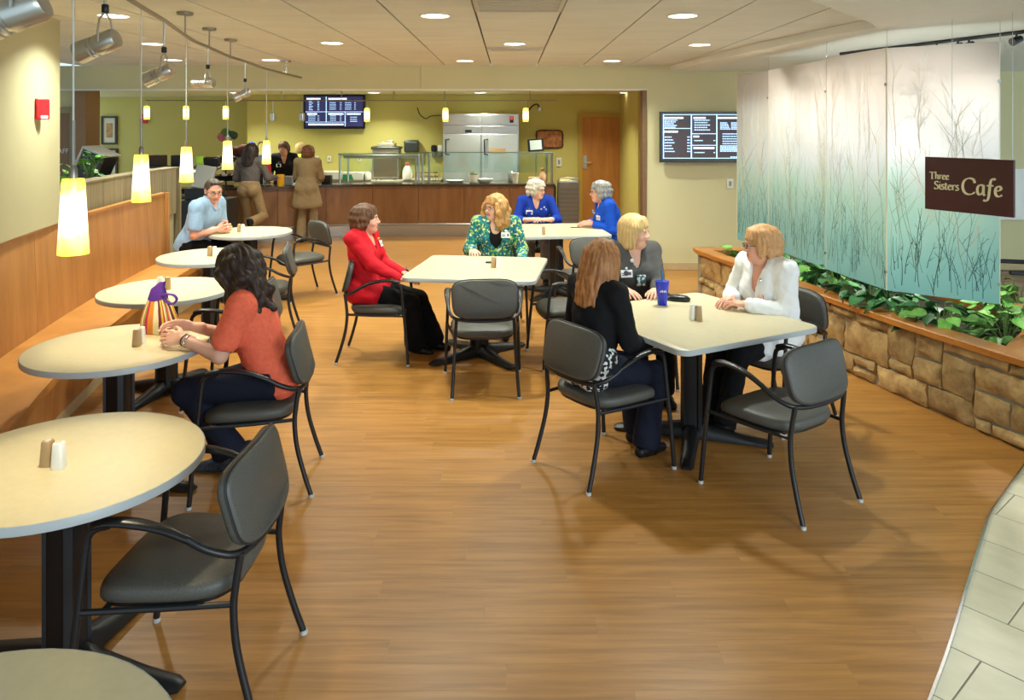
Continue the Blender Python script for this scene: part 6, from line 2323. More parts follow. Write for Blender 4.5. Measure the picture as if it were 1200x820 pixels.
def person(label, hip, fwd, top, pants, hair, skin_m, s=1.0, w=1.0, male=False, lean=8, look=None, pitch=0, roll=0, hands=None, feet=None, stand=False,
           shoe=None, glasses=False, badge=None, near=True, inner=None, extra=None, sleeves=None, elbow_out=0.35, shrug=0.0, chin_fwd=0.03, eyes=True, earring=False):
    hip = v3(*hip)
    f = unit(v3(fwd[0], fwd[1], 0))
    r = v3(f[1], -f[0], 0)
    Z = v3(0, 0, 1)
    la = R(lean)
    u = Z * math.cos(la) + f * math.sin(la)
    tf = f * math.cos(la) - Z * math.sin(la)
    B = [r, tf, u]
    origin = (hip[0], hip[1], 0.0)
    root = thing('person', label, 'person', origin, group=None)
    T = lambda a, b, c: hip + (r * a * w + tf * b + u * c) * s
    sw = (0.178 if male else 0.158)
    # ---- joints
    SH = {+1: T(sw, -0.005, 0.440 + shrug), -1: T(-sw, -0.005, 0.440 + shrug)}
    NB = T(0, -0.012, 0.485)
    nd = unit(u * 0.55 + Z * 0.45)
    hf = unit(v3(look[0], look[1], 0)) if look is not None else f
    hd0 = NB + nd * 0.100 * s + (f * chin_fwd + hf * 0.012) * s
    pa = R(pitch)
    hF = hf * math.cos(pa) + Z * math.sin(pa)
    hU = Z * math.cos(pa) - hf * math.sin(pa)
    hR = np.cross(hF, hU)
    ra = R(roll)
    hR, hU = hR * math.cos(ra) + hU * math.sin(ra), hU * math.cos(ra) - hR * math.sin(ra)
    HB = [hR, hF, hU]
    Hs = s * (1.03 if male else 1.0)
    H = lambda x, y, z: hd0 + (hR * x + hF * y + hU * z) * Hs
    hp = {sd: hip + r * 0.085 * sd * s for sd in (1, -1)}
    UA, FA = 0.275 * s, 0.245 * s
    arms = {}
    for sd in (1, -1):
        tgt, hd_dir, hn = hands[sd][:3]
        pole = -Z + r * sd * elbow_out - f * 0.25
        if len(hands[sd]) > 4:
            pole = v3(*hands[sd][4])
        el, wr = ik(SH[sd], v3(*tgt), UA, FA, pole)
        arms[sd] = (SH[sd], el, wr)
    legs = {}
    for sd in (1, -1):
        if feet and sd in feet:
            an = v3(*feet[sd])
        elif stand:
            an = v3(hp[sd][0], hp[sd][1], 0.085) + r * 0.02 * sd
        else:
            an = hip + f * 0.40 * s + r * 0.10 * sd
            an[2] = 0.085
        kn, an = ik(hp[sd], an, 0.42 * s, 0.40 * s, f + Z * (0.0 if stand else 0.75) + r * sd * 0.05)
        legs[sd] = (hp[sd], kn, an)
    # ---- shapes
    hipw = 1.0 if not male else 0.94
    torso = [E(T(0, -0.012, 0.05), (0.160 * w * s * hipw, 0.115 * w * s, 0.125 * s), B, 0.03),
             E(T(0, 0.004, 0.17), (0.132 * w * s * (1.08 if male else 1), 0.104 * w * s, 0.135 * s), B, 0.05),
             E(T(0, 0.0, 0.31), (0.150 * w * s, 0.108 * w * s, 0.155 * s), B, 0.05),
             E(T(0, -0.006, 0.40), (0.150 * w * s, 0.086 * s, 0.085 * s), B, 0.04),
             C(SH[-1] - Z * 0.004, SH[1] - Z * 0.004, 0.050 * s, None, 0.04),
             C(T(-0.08, -0.02, 0.455), T(0.08, -0.02, 0.455), 0.045 * s, None, 0.04)]
    for sd in (1, -1):
        torso.append(E(T(0.072 * sd, -0.055, -0.01), (0.092 * s, 0.085 * s, 0.092 * s), B, 0.03))
        if not male:
            torso.append(E(T(0.068 * sd, 0.080, 0.300), (0.062 * s, 0.052 * s, 0.064 * s), B, 0.03))
    upper = lambda g0=0.0: [C(arms[sd][0], arms[sd][1], (0.050 + g0) * s * (1.08 if male else 1), (0.040 + g0) * s, 0.03) for sd in (1, -1)]
    fore = lambda g0=0.0: [C(arms[sd][1], arms[sd][2], (0.040 + g0) * s, (0.026 + g0) * s, 0.015) for sd in (1, -1)]
    leg = [C(legs[sd][0] + v3(0, 0, 0), legs[sd][1], 0.086 * s * w, 0.056 * s, 0.03) for sd in (1, -1)]
    shank = []
    for sd in (1, -1):
        hpj, kn, an = legs[sd]
        shank.append(C(kn, an, 0.054 * s, 0.036 * s, 0.02))
        back = unit(np.cross(unit(an - kn), r))
        if back @ f > 0:
            back = -back
        shank.append(E(kn * 0.66 + an * 0.34 + back * 0.018 * s, (0.046 * s, 0.046 * s, 0.10 * s), [r, back, unit(an - kn)], 0.03))
    head = [C(NB - nd * 0.04 * s, H(0, -0.022, -0.050), 0.056 * s * (1.12 if male else 0.94), 0.050 * s * (1.1 if male else 0.94), 0.03),
            E(H(0, -0.014, 0.030), (0.075 * Hs, 0.094 * Hs, 0.084 * Hs), HB, 0.02),
            E(H(0, 0.028, -0.030), (0.060 * Hs, 0.060 * Hs, 0.086 * Hs), HB, 0.03),
            E(H(0, 0.050, -0.088), (0.036 * Hs, 0.036 * Hs, 0.026 * Hs), HB, 0.03),
            C(H(-0.030, 0.076, 0.020), H(0.030, 0.076, 0.020), 0.014 * Hs, None, 0.02),
            E(H(0.036, 0.060, -0.030), (0.026 * Hs, 0.026 * Hs, 0.026 * Hs), HB, 0.02), E(H(-0.036, 0.060, -0.030), (0.026 * Hs, 0.026 * Hs, 0.026 * Hs), HB, 0.02),
            E(H(0.031, 0.098, 0.004), (0.015 * Hs,) * 3, HB, 0.014, True), E(H(-0.031, 0.098, 0.004), (0.015 * Hs,) * 3, HB, 0.014, True),
            C(H(0, 0.086, 0.010), H(0, 0.107, -0.026), 0.0075 * Hs, 0.0115 * Hs, 0.012),
            C(H(-0.012, 0.096, -0.030), H(0.012, 0.096, -0.030), 0.0085 * Hs, None, 0.008),
            C(H(-0.018, 0.083, -0.056), H(0.018, 0.083, -0.056), 0.0085 * Hs, None, 0.008),
            C(H(-0.014, 0.082, -0.066), H(0.014, 0.082, -0.066), 0.0085 * Hs, None, 0.008),
            C(H(-0.022, 0.094, -0.061), H(0.022, 0.094, -0.061), 0.0012 * Hs, None, 0.004, True)]
    for sd in (1, -1):
        head += [E(H(0.074 * sd, -0.008, -0.006), (0.011 * Hs, 0.020 * Hs, 0.031 * Hs), HB, 0.008)]
    h = 0.0065 if near else 0.0095
    body = torso + upper() + fore() + leg + shank + head
    V, Q = nets(body, h)
    V = relax(V, Q, 1, 0.35)
    # lips
    cen = V[Q].mean(1) - hd0
    lx, ly, lz = cen @ hR / Hs, cen @ hF / Hs, cen @ hU / Hs
    mi = ((np.abs(lx) < 0.024) & (lz < -0.050) & (lz > -0.0725) & (ly > 0.078)).astype(int)
    # hands as finer shells joined into the same body mesh
    allV, allQ, allm = [V], [Q], [mi]
    nv = len(V)
    for sd in (1, -1):
        hs_ = hands[sd]
        _, el, wr = arms[sd]
        HV, HQ = nets(hand_prims(wr, v3(*hs_[1]), v3(*hs_[2]), sd, hs_[3] if len(hs_) > 3 else 0.3, s * (1.08 if male else 0.98)), 0.0034 if near else 0.0048)
        HV = relax(HV, HQ, 1, 0.3)
        allV.append(HV)
        allQ.append(HQ + nv)
        allm.append(np.zeros(len(HQ), int))
        nv += len(HV)
    surf('body', np.concatenate(allV), np.concatenate(allQ), [skin_m, M_lip], root, np.concatenate(allm), origin)
    hg = 0.0075 if near else 0.011
    seed = int(abs(hip[0] * 1000)) % 997

    def garment(name, prims, m, amp=0.0022, freqs=(34, 52, 75), hh=hg):
        V, Q = nets(prims, hh)
        V = relax(V, Q, 1, 0.5)
        if amp:
            V = wobble(V, Q, amp, freqs, seed)
        return surf(name, V, Q, m, root, None, origin)

    # ---- trousers
    pm, flare = pants
    pp = grow(torso[:1] + torso[6:7] + (torso[7:8] if male else torso[8:9]), 0.008 * s)
    pp.append(E(T(0, 0.0, 0.10), (0.142 * w * s, 0.110 * w * s, 0.085 * s), B, 0.03))
    for sd in (1, -1):
        a, b, c = legs[sd]
        pp.append(C(a, b, 0.094 * s * w, 0.068 * s, 0.03))
        e = c + (Z * 0.0)
        ee = b + (c - b) * 0.97
        pp.append(C(b, ee, 0.067 * s, (0.050 + flare) * s, 0.02))
        # cut the hem square
        dn = unit(c - b)
        pp.append(C(c + dn * (0.05 + flare), c + dn * (0.2 + flare), 0.055 + flare, 0.13, 0.002, True))
    garment('trousers', pp, pm, 0.0026, (22, 40, 60))
    # ---- shoes
    sm_ = shoe or fabric('black_leather', (26, 24, 24), 0.4, bump=0.05)
    for sd in (1, -1):
        _, kn, an = legs[sd]
        fd = f if not (feet and (sd, 'dir') in feet) else unit(v3(*feet[(sd, 'dir')]))
        up = Z
        if feet and (sd, 'up') in feet:
            up = unit(v3(*feet[(sd, 'up')]))
        side = np.cross(fd, up)
        SB = [side, fd, up]
        base = an - up * 0.05 * s
        toe = base + fd * 0.135 * s - up * 0.012
        sp = [C(base - fd * 0.045 * s, base + fd * 0.05 * s, 0.034 * s, 0.037 * s, 0.02), C(base + fd * 0.05 * s - up * 0.004, toe, 0.037 * s, 0.028 * s, 0.02),
              C(an, base, 0.038 * s, 0.036 * s, 0.02),
              E(base + fd * 0.05 * s - up * 0.14, (0.3, 0.4, 0.105), SB, 0.002, True)]
        V, Q = nets(sp, 0.006)
        V = relax(V, Q, 1, 0.4)
        sh_ = surf('shoe', V, Q, sm_, root, None, origin)
        if isinstance(shoe, tuple):
            pass
    # ---- top
    tm = top['m']
    g = top.get('g', 0.012) * s
    sl = top.get('sleeve', 'long')
    tp = grow(torso if top.get('hips', True) else torso[1:6] + ([] if male else [torso[7], torso[9]]), g)
    for sd in (1, -1):
        a, b, c = arms[sd]
        ga = top.get('ga', 0.012)
        if sl == 'short':
            e = a + (b - a) * 0.72
            tp += [C(a, e, (0.056 + ga) * s, (0.056 + ga) * s, 0.03)]
            dn = unit(b - a)
            tp.append(C(e + dn * (0.075) * s, e + dn * 0.2 * s, 0.07 * s, 0.09 * s, 0.003, True))
        elif sl == 'mid':
            e = b + (c - b) * 0.35
            tp += [C(a, b, (0.052 + ga) * s, (0.044 + ga) * s, 0.03), C(b, e, (0.044 + ga) * s, (0.040 + ga) * s, 0.02)]
        else:
            e = b + (c - b) * (0.93 if sl == 'long' else 0.8)
            tp += [C(a, b, (0.052 + ga) * s, (0.044 + ga) * s, 0.03), C(b, e, (0.044 + ga) * s, (0.030 + ga) * s, 0.02)]
    if top.get('skirt'):
        for (p0, p1, r0, r1) in top['skirt'](T, legs, hip, r, f, s):
            tp.append(C(p0, p1, r0, r1, 0.04))
    # neckline
    nk = top.get('neck', 'crew')
    tp.append(C(NB + Z * 0.045 * s + tf * 0.01, NB + nd * 0.20 * s, 0.066 * s, 0.10 * s, 0.006, True))
    if nk == 'v':
        dp = top.get('vdepth', 0.20)
        tp.append(C(T(0, 0.07, 0.50), T(0, 0.150 if not male else 0.125, 0.50 - dp), 0.060 * s, 0.006 * s, 0.006, True))
    elif nk == 'scoop':
        tp.append(C(T(0, 0.06, 0.49), T(0, 0.11, 0.44), 0.064 * s, 0.05 * s, 0.006, True))
    elif nk == 'open':
        for q in np.linspace(0.0, 1.0, 7):
            z = 0.50 - q * 0.56
            y = 0.075 + 0.085 * math.sin(min(q * 1.6, 1.0) * math.pi / 2)
            wd = 0.062 - 0.012 * q
            z2 = z - 0.09
            tp.append(C(T(0, y + .02, z), T(0, y + 0.035, z2), wd * s, (wd - .002) * s, 0.006, True))
    for cu in top.get('cuts', lambda *a: [])(T, legs, hip, r, f, s):
        tp.append(cu)
    garment(top.get('name', 'shirt'), tp, tm, top.get('amp', 0.0026), top.get('freqs', (26, 44, 66)))
    if inner is not None:
        garment('inner_top', grow(torso[1:], 0.0045 * s) + [C(NB + Z * 0.02 + tf * 0.02, NB + nd * 0.2, 0.085 * s, 0.12 * s, 0.006, True), C(T(0, 0.07, 0.47), T(0, 0.125, 0.40), 0.062 * s, 0.05 * s, 0.006, True)], inner, 0.001)
    # collar
    if top.get('collar') is not None:
        dp = top.get('vdepth', 0.14)
        cp = []
        for sd in (1, -1):
            cp += [C(T(0.02 * sd, -0.055, 0.512), T(0.062 * sd, -0.01, 0.502), 0.014 * s, 0.014 * s, 0.008), C(T(0.062 * sd, -0.01, 0.502), T(0.058 * sd, 0.055, 0.470), 0.014 * s, 0.015 * s, 0.008),
                   C(T(0.058 * sd, 0.058, 0.470), T(0.030 * sd, 0.108, 0.50 - dp * 0.72), 0.016 * s, 0.013 * s, 0.008)]
        V, Q = nets(cp, 0.005)
        surf('collar', relax(V, Q, 1, 0.5), Q, top['collar'], root, None, origin)
    # ---- hair
    hm, style = hair
    hprims, amp, fr, hcut = style(H, HB, Hs, Z, hF, hR, hU)
    V, Q = nets(hprims, 0.0058 if near else 0.0085)
    V = relax(V, Q, 1, 0.4)
    # strands: ridges that run downwards
    N = normals(V, Q)
    q = V - hd0
    az = np.arctan2(q @ hF, q @ hR)
    zz = q @ hU
    rs = np.random.RandomState(seed)
    d = np.zeros(len(V))
    for k in range(5):
        d += np.sin(az * rs.randint(fr[0], fr[1]) + zz * rs.uniform(-30, 30) + 2.0 * np.sin(zz * rs.uniform(12, 34) + rs.rand() * 6) + rs.rand() * 6)
    V = V + N * (amp * d / 2.2)[:, None]
    surf('hair', V, Q, hm, root, None, origin)
    # ---- face details
    oz = Vector(origin)
    if eyes:
        for sd in (1, -1):
            m = MB()
            c = Vector(H(0.031 * sd, 0.0805, 0.003)) - oz
            M4 = Matrix(((hR[0], hF[0], hU[0], c.x), (hR[1], hF[1], hU[1], c.y), (hR[2], hF[2], hU[2], c.z), (0, 0, 0, 1)))
            m.ball((0, 0, 0), (0.0135 * Hs, 0.0115 * Hs, 0.0085 * Hs), 12, 8, M4)
            m.cur = 1
            m.ball((0, 0.0075 * Hs, 0), (0.0058 * Hs, 0.0048 * Hs, 0.0062 * Hs), 10, 6, M4)
            m.build('eye', [M_eye, M_iris], root)
            e = MB()
            e.tube([Vector(H(0.016 * sd, 0.094, 0.0215)) - oz, Vector(H(0.031 * sd, 0.0925, 0.026)) - oz, Vector(H(0.048 * sd, 0.080, 0.020)) - oz], [0.0028 * Hs, 0.0034 * Hs, 0.0016 * Hs], 6)
            e.build('eyebrow', hm, root)
            e = MB()
            e.tube([Vector(H(0.018 * sd, 0.0925, 0.0100)) - oz, Vector(H(0.031 * sd, 0.0945, 0.0125)) - oz, Vector(H(0.045 * sd, 0.0855, 0.0095)) - oz], [0.0014 * Hs, 0.0022 * Hs, 0.0014 * Hs], 6)
            e.build('eyelash', M_iris, root)
    if glasses:
        gm = MB()
        for sd in (1, -1):
            pts = [Vector(H(0.032 * sd + 0.023 * math.cos(a), 0.103 - 0.10 * abs(0.032 * sd + 0.023 * math.cos(a)) ** 1.0 * 0.5, 0.001 + 0.0165 * math.sin(a))) - oz for a in (2 * math.pi * k / 20 for k in range(21))]
            gm.tube(pts, 0.0019 * Hs, 5, caps=False)
            gm.tube([Vector(H(0.055 * sd, 0.098, 0.006)) - oz, Vector(H(0.078 * sd, 0.05, 0.008)) - oz, Vector(H(0.082 * sd, -0.005, 0.004)) - oz], 0.0019 * Hs, 5)
        gm.tube([Vector(H(-0.009, 0.102, 0.004)) - oz, Vector(H(0.0, 0.106, 0.006)) - oz, Vector(H(0.009, 0.102, 0.004)) - oz], 0.0019 * Hs, 5)
        gm.build('spectacles', M_gfr, root)
    if earring:
        for sd in (1, -1):
            MB().ball(tuple(Vector(H(0.078 * sd, -0.004, -0.044)) - oz), 0.006, 8, 6).build('earring', M_chrome, root)
    if badge is not None:
        sd, zz, yy = badge
        c = Vector(T(0.085 * sd, yy, zz)) - oz
        up = Vector(u * 0.95 + -tf * 0.25).normalized()
        nn = Vector(tf * 0.95 + r * 0.25 * sd)
        rt = up.cross(nn).normalized()
        nn = rt.cross(up)
        M4 = Matrix(((rt.x, nn.x, up.x, c.x), (rt.y, nn.y, up.y, c.y), (rt.z, nn.z, up.z, c.z), (0, 0, 0, 1)))
        b = MB().box((-0.042, -0.0035, -0.027), (0.042, 0.0035, 0.027), M4).build('name_badge', M_badge, root, bevel=0.002)
        MB().box((-0.034, 0.0036, -0.012), (0.0, 0.0042, -0.006), M4).box((-0.034, 0.0036, 0.0), (-0.006, 0.0042, 0.006), M4).box((0.016, 0.0036, -0.01), (0.032, 0.0042, 0.012), M4).build('badge_print', M_badgep, b, smooth=False)
        MB().lathe([(0.009, -0.004), (0.009, 0.004)], 10, (0, 0, 0), M4 @ Matrix.Translation((0, 0, 0.04)) @ Matrix.Rotation(R(90), 4, 'X')).build('badge_clip', M_chrome, b)
    if extra:
        extra(root, T, H, oz, arms, legs, dict(r=r, f=f, u=u, tf=tf, hR=hR, hF=hF, hU=hU, s=s, Hs=Hs, garment=garment, torso=torso, NB=NB, nd=nd))
    return root


# ---- hair styles: shapes in the head's own frame (x right, y forward, z up)
def face_cut(H, HB, Hs, lo=0.0, wd=0.062, z=-0.042, hh=0.092):
    return [E(H(0, 0.105, z + lo), (wd * Hs, 0.082 * Hs, hh * Hs), HB, 0.010, True)]


def hs_short(vol=1.0, fringe=True):
    def st(H, HB, Hs, Z, hF, hR, hU):
        v = 0.012 * vol
        P = [E(H(0, -0.018, 0.040), ((0.078 + v) * Hs, (0.098 + v) * Hs, (0.086 + v) * Hs), HB, 0.02),
             E(H(0, -0.055, -0.012), ((0.070 + v) * Hs, (0.058 + v) * Hs, (0.080 + v * .5) * Hs), HB, 0.03)]
        for sd in (1, -1):
            P.append(C(H(0.070 * sd, 0.012, 0.04), H(0.074 * sd, -0.012, -0.022), 0.024 * Hs, 0.016 * Hs, 0.02))
        P += face_cut(H, HB, Hs, 0.0, 0.060, -0.040, 0.088)
        if fringe:
            for x in (-0.045, -0.02, 0.005, 0.03):
                P.append(C(H(x, 0.055, 0.094), H(x - 0.012, 0.082, 0.056), 0.018 * Hs, 0.008 * Hs, 0.02))
        P.append(C(H(0, -0.05, -0.17), H(0, -0.07, -0.13), 0.06 * Hs, 0.05 * Hs, 0.01, True))
        return P, 0.0022, (14, 30), None
    return st


def hs_bob(length=0.115, vol=1.0, fringe=True):
    def st(H, HB, Hs, Z, hF, hR, hU):
        v = 0.013 * vol
        P = [E(H(0, -0.018, 0.040), ((0.079 + v) * Hs, (0.098 + v) * Hs, (0.085 + v) * Hs), HB, 0.02),
             E(H(0, -0.050, -0.035), ((0.080 + v) * Hs, (0.060 + v) * Hs, length * Hs), HB, 0.03)]
        for sd in (1, -1):
            P.append(C(H(0.072 * sd, 0.020, 0.045), H(0.086 * sd, 0.008, -length + 0.02), 0.026 * Hs, 0.026 * Hs, 0.02))
            P.append(C(H(0.070 * sd, -0.02, 0.0), H(0.080 * sd, -0.03, -length + 0.015), 0.03 * Hs, 0.026 * Hs, 0.02))
        P += face_cut(H, HB, Hs, 0.0, 0.060, -0.046, 0.094)
        if fringe:
            for x in (-0.05, -0.025, 0.0, 0.028):
                P.append(C(H(x, 0.055, 0.094), H(x - 0.014, 0.080, 0.050), 0.018 * Hs, 0.008 * Hs, 0.02))
        P.append(E(H(0, 0.0, -length - 0.09), (0.2 * Hs, 0.2 * Hs, 0.085 * Hs), HB, 0.008, True))
        return P, 0.0022, (14, 34), None
    return st


def hs_long(length=0.24, wave=0.0, vol=1.0, seed=1, fringe=False, front=False):
    def st(H, HB, Hs, Z, hF, hR, hU):
        v = 0.012 * vol
        q = random.Random(seed)
        P = [E(H(0, -0.018, 0.040), ((0.078 + v) * Hs, (0.097 + v) * Hs, (0.085 + v) * Hs), HB, 0.02)]
        n = 15
        for i in range(n):
            a = R(-200 + 220 * i / (n - 1))     # around the back from ear to ear
            x, y = 0.074 * math.cos(a), 0.084 * math.sin(a) - 0.012
            if y > 0.03:
                continue
            pts = []
            m = 6
            for j in range(m + 1):
                t = j / m
                z = 0.05 - t * (length + 0.05) * (1.0 if y < 0.0 else 0.92) * (1 + q.uniform(-.04, .04))
                gx = 1.0 + 0.16 * vol * math.sin(min(1, t * 1.3) * 2.0) + 0.12 * t
                pts.append(H(x * gx + wave * q.uniform(-1, 1), y * (1.0 + 0.10 * t) - 0.040 * t + wave * q.uniform(-1, 1), z))
            for j in range(m):
                r0 = (0.030 - 0.014 * (j / m) ** 2) * Hs
                r1 = (0.030 - 0.014 * ((j + 1) / m) ** 2) * Hs
                P.append(C(pts[j], pts[j + 1], r0, r1, 0.018))
        P += face_cut(H, HB, Hs, 0.0, 0.060, -0.046, 0.094)
        if fringe:
            for x in (-0.05, -0.028, -0.005, 0.018, 0.04):
                P.append(C(H(x, 0.055, 0.095), H(x * 1.1 - 0.006, 0.084, 0.052), 0.019 * Hs, 0.011 * Hs, 0.012))
        if front:
            for sd in (1, -1):
                for (yy, ww) in ((0.035, 0.0), (0.010, 0.012), (0.055, 0.016)):
                    px, py, pz = (0.078 + ww * .3) * sd, yy, 0.03
                    for j in range(7):
                        nx_, ny_, nz_ = (0.086 + ww + 0.014 * math.sin(j * 1.9 + yy * 90)) * sd, yy + 0.012 * math.cos(j * 1.7 + sd), 0.03 - (j + 1) * length * 0.155
                        P.append(C(H(px, py, pz), H(nx_, ny_, nz_), 0.024 * Hs, 0.022 * Hs, 0.010))
                        px, py, pz = nx_, ny_, nz_
        return P, 0.0026, (16, 40), None
    return st


def hs_feather(length=0.09, vol=1.3, seed=1, fringe=True):
    def st(H, HB, Hs, Z, hF, hR, hU):
        v = 0.012 * vol
        q = random.Random(seed)
        P = [E(H(0, -0.018, 0.040), ((0.077 + v) * Hs, (0.096 + v) * Hs, (0.084 + v) * Hs), HB, 0.02),
             E(H(0, -0.050, -0.015), ((0.070 + v) * Hs, (0.056 + v) * Hs, (length * 0.9) * Hs), HB, 0.03)]
        for row in range(3):
            for i in range(13):
                a = R(-205 + 230 * i / 12 + q.uniform(-6, 6))
                z0 = 0.085 - 0.045 * row
                k0 = math.sqrt(max(0.1, 1 - ((z0 - 0.035) / 0.10) ** 2))
                x, y = 0.078 * math.cos(a) * k0, 0.095 * math.sin(a) * k0 - 0.015
                if y > 0.045 and row > 0:
                    continue
                dz = (0.055 + 0.035 * row / 2) * q.uniform(0.8, 1.15) * (length / 0.085)
                ox, oy = x * (1.14 + 0.05 * vol), y * 1.10 - 0.012
                P.append(C(H(x, y, z0), H(ox, oy, z0 - dz * 0.6), 0.026 * Hs, 0.022 * Hs, 0.012))
                P.append(C(H(ox, oy, z0 - dz * 0.6), H(ox * 0.97, oy - 0.006, z0 - dz * 1.25), 0.022 * Hs, 0.009 * Hs, 0.010))
        P += face_cut(H, HB, Hs, 0.0, 0.060, -0.046, 0.092)
        if fringe:
            for x in (-0.045, -0.022, 0.003, 0.028):
                P.append(C(H(x, 0.055, 0.094), H(x - 0.020, 0.083, 0.050), 0.019 * Hs, 0.008 * Hs, 0.012))
        return P, 0.0030, (12, 30), None
    return st


def hs_man():
    def st(H, HB, Hs, Z, hF, hR, hU):
        P = [E(H(0, -0.020, 0.034), (0.0795 * Hs, 0.0965 * Hs, 0.0855 * Hs), HB, 0.02), E(H(0, -0.045, -0.01), (0.072 * Hs, 0.064 * Hs, 0.060 * Hs), HB, 0.03)]
        for sd in (1, -1):
            P.append(C(H(0.070 * sd, 0.018, 0.03), H(0.074 * sd, 0.012, -0.012), 0.012 * Hs, 0.008 * Hs, 0.015))
        P += [E(H(0, 0.116, -0.015), (0.069 * Hs, 0.088 * Hs, 0.104 * Hs), HB, 0.010, True)]
        for sd in (1, -1):
            P.append(E(H(0.082 * sd, 0.012, -0.022), (0.03 * Hs, 0.036 * Hs, 0.046 * Hs), HB, 0.006, True))
        for x in (-0.04, -0.015, 0.012, 0.038):
            P.append(C(H(x, 0.050, 0.096), H(x - 0.008, 0.060, 0.092), 0.013 * Hs, 0.009 * Hs, 0.012))
        P.append(C(H(0, -0.05, -0.15), H(0, -0.07, -0.11), 0.07 * Hs, 0.05 * Hs, 0.01, True))
        return P, 0.0012, (30, 60), None
    return st


SK = [skin('skin_fair', (226, 176, 150)), skin('skin_rosy', (222, 164, 138)), skin('skin_tan', (208, 150, 116))]
H_dk = hairmat('hair_dark_brown', (30, 20, 16), (58, 38, 28))
H_br = hairmat('hair_brown', (74, 46, 26), (112, 74, 44))
H_au = hairmat('hair_auburn', (134, 82, 40), (190, 132, 78))
H_gb = hairmat('hair_golden', (150, 104, 54), (206, 160, 96))
H_bl = hairmat('hair_blond', (186, 150, 92), (220, 190, 130))
H_st = hairmat('hair_strawberry', (186, 132, 80), (214, 168, 116))
H_gr = hairmat('hair_grey', (120, 118, 114), (178, 176, 170))
H_wh = hairmat('hair_white', (178, 170, 150), (224, 218, 202))
H_mn = hairmat('hair_greybrown', (50, 38, 30), (92, 76, 62))
F_black = fabric('black_cloth', (20, 20, 22), 0.85)
F_navy = fabric('navy_cloth', (24, 28, 44), 0.85)
F_blkpants = fabric('black_trouser', (17, 17, 19), 0.9)
F_tanp = fabric('tan_trouser', (150, 124, 88), 0.85)
F_tan2 = fabric('tan_suit', (152, 130, 96), 0.9)
F_grey = fabric('grey_knit', (86, 84, 82), 0.9)
F_sw = fabric('grey_sweater', (104, 98, 94), 0.9)
F_red = fabric('red_jacket', (204, 22, 38), 0.75)
F_coral = fabric('coral_knit', (242, 112, 82), 0.85, vary=0.10, scale=(50, 50, 50), bump=0.8, bscale=140)
F_blue = fabric('royal_blue', (20, 56, 160), 0.8)
F_blue2 = fabric('bright_blue', (16, 76, 190), 0.75)
F_lb = fabric('light_blue_shirt', (148, 178, 208), 0.8)
F_wc = fabric('white_coat', (236, 236, 234), 0.8, vary=0.02)
F_lime = fabric('lime_shirt', (196, 216, 84), 0.8)
F_greyp = fabric('grey_trouser', (108, 104, 98), 0.9)


def print_mat(name, cols, scale):
    m = bpy.data.materials.new(name)
    m.use_nodes = True
    nt = m.node_tree
    b = nt.nodes['Principled BSDF']
    b.inputs['Roughness'].default_value = 0.8
    tc = nt.nodes.new('ShaderNodeTexCoord')
    vo = nt.nodes.new('ShaderNodeTexVoronoi')
    vo.inputs['Scale'].default_value = scale
    nt.links.new(tc.outputs['Object'], vo.inputs['Vector'])
    rp = nt.nodes.new('ShaderNodeValToRGB')
    rp.color_ramp.interpolation = 'CONSTANT'
    sp = nt.nodes.new('ShaderNodeSeparateColor')
    nt.links.new(vo.outputs['Color'], sp.inputs[0])
    nt.links.new(sp.outputs[0], rp.inputs[0])
    e = rp.color_ramp.elements
    e[0].position, e[0].color = 0, (*lin(cols[0]), 1)
    e[1].position, e[1].color = 1 / len(cols), (*lin(cols[1]), 1)
    for k in range(2, len(cols)):
        x = e.new(k / len(cols))
        x.color = (*lin(cols[k]), 1)
    nt.links.new(rp.outputs[0], b.inputs['Base Color'])
    MATS[name] = m
    return m


F_print = print_mat('green_floral_print', [(16, 120, 132), (10, 96, 110), (36, 150, 110), (12, 130, 150), (150, 190, 70), (24, 110, 84), (18, 84, 120), (220, 226, 170)], 58)
F_bw = print_mat('black_white_print', [(230, 230, 228), (24, 24, 26), (236, 236, 232), (30, 30, 32)], 70)
F_teal = print_mat('teal_white_print', [(226, 232, 228), (60, 130, 130), (236, 238, 234), (80, 90, 96)], 60)

D = v3(0, 0, -1)

# 1 man in light blue on the bench
def man_extra(root, T, H, oz, arms, legs, k):
    MB().box((-0.03, -0.012, -0.02), (0.03, 0.012, 0.02), Matrix.Translation(Vector(T(0.14, 0.03, 0.05)) - oz)).build('belt_pouch', M_plasticblk, root, bevel=0.005)
    MB().tube([Vector(T(-0.085, 0.118, 0.33)) - oz, Vector(T(-0.085, 0.122, 0.27)) - oz], 0.004, 6).build('pen', M_black, root)


person('man in a light blue short-sleeved shirt and glasses sitting on the bench, hands clasped', (-3.52, 8.38, 0.60), (1, -0.10), dict(m=F_lb, sleeve='short', neck='v', vdepth=0.10, collar=fabric('shirt_collar_blue', (140, 172, 204), 0.8), g=0.014, ga=0.016, amp=0.003), (F_blkpants, 0.01), (H_mn, hs_man()), SK[1],
       s=1.10, w=1.26, male=True, lean=20, look=(0.62, -0.78), pitch=-14, glasses=True, extra=man_extra,
       hands={1: ((-3.215, 8.27, 0.80), (0.85, 0.45, 0.05), (-0.2, 0.9, -0.2), 0.75), -1: ((-3.225, 8.40, 0.815), (0.85, -0.45, 0.0), (-0.2, -0.9, -0.2), 0.75)}, elbow_out=0.6)


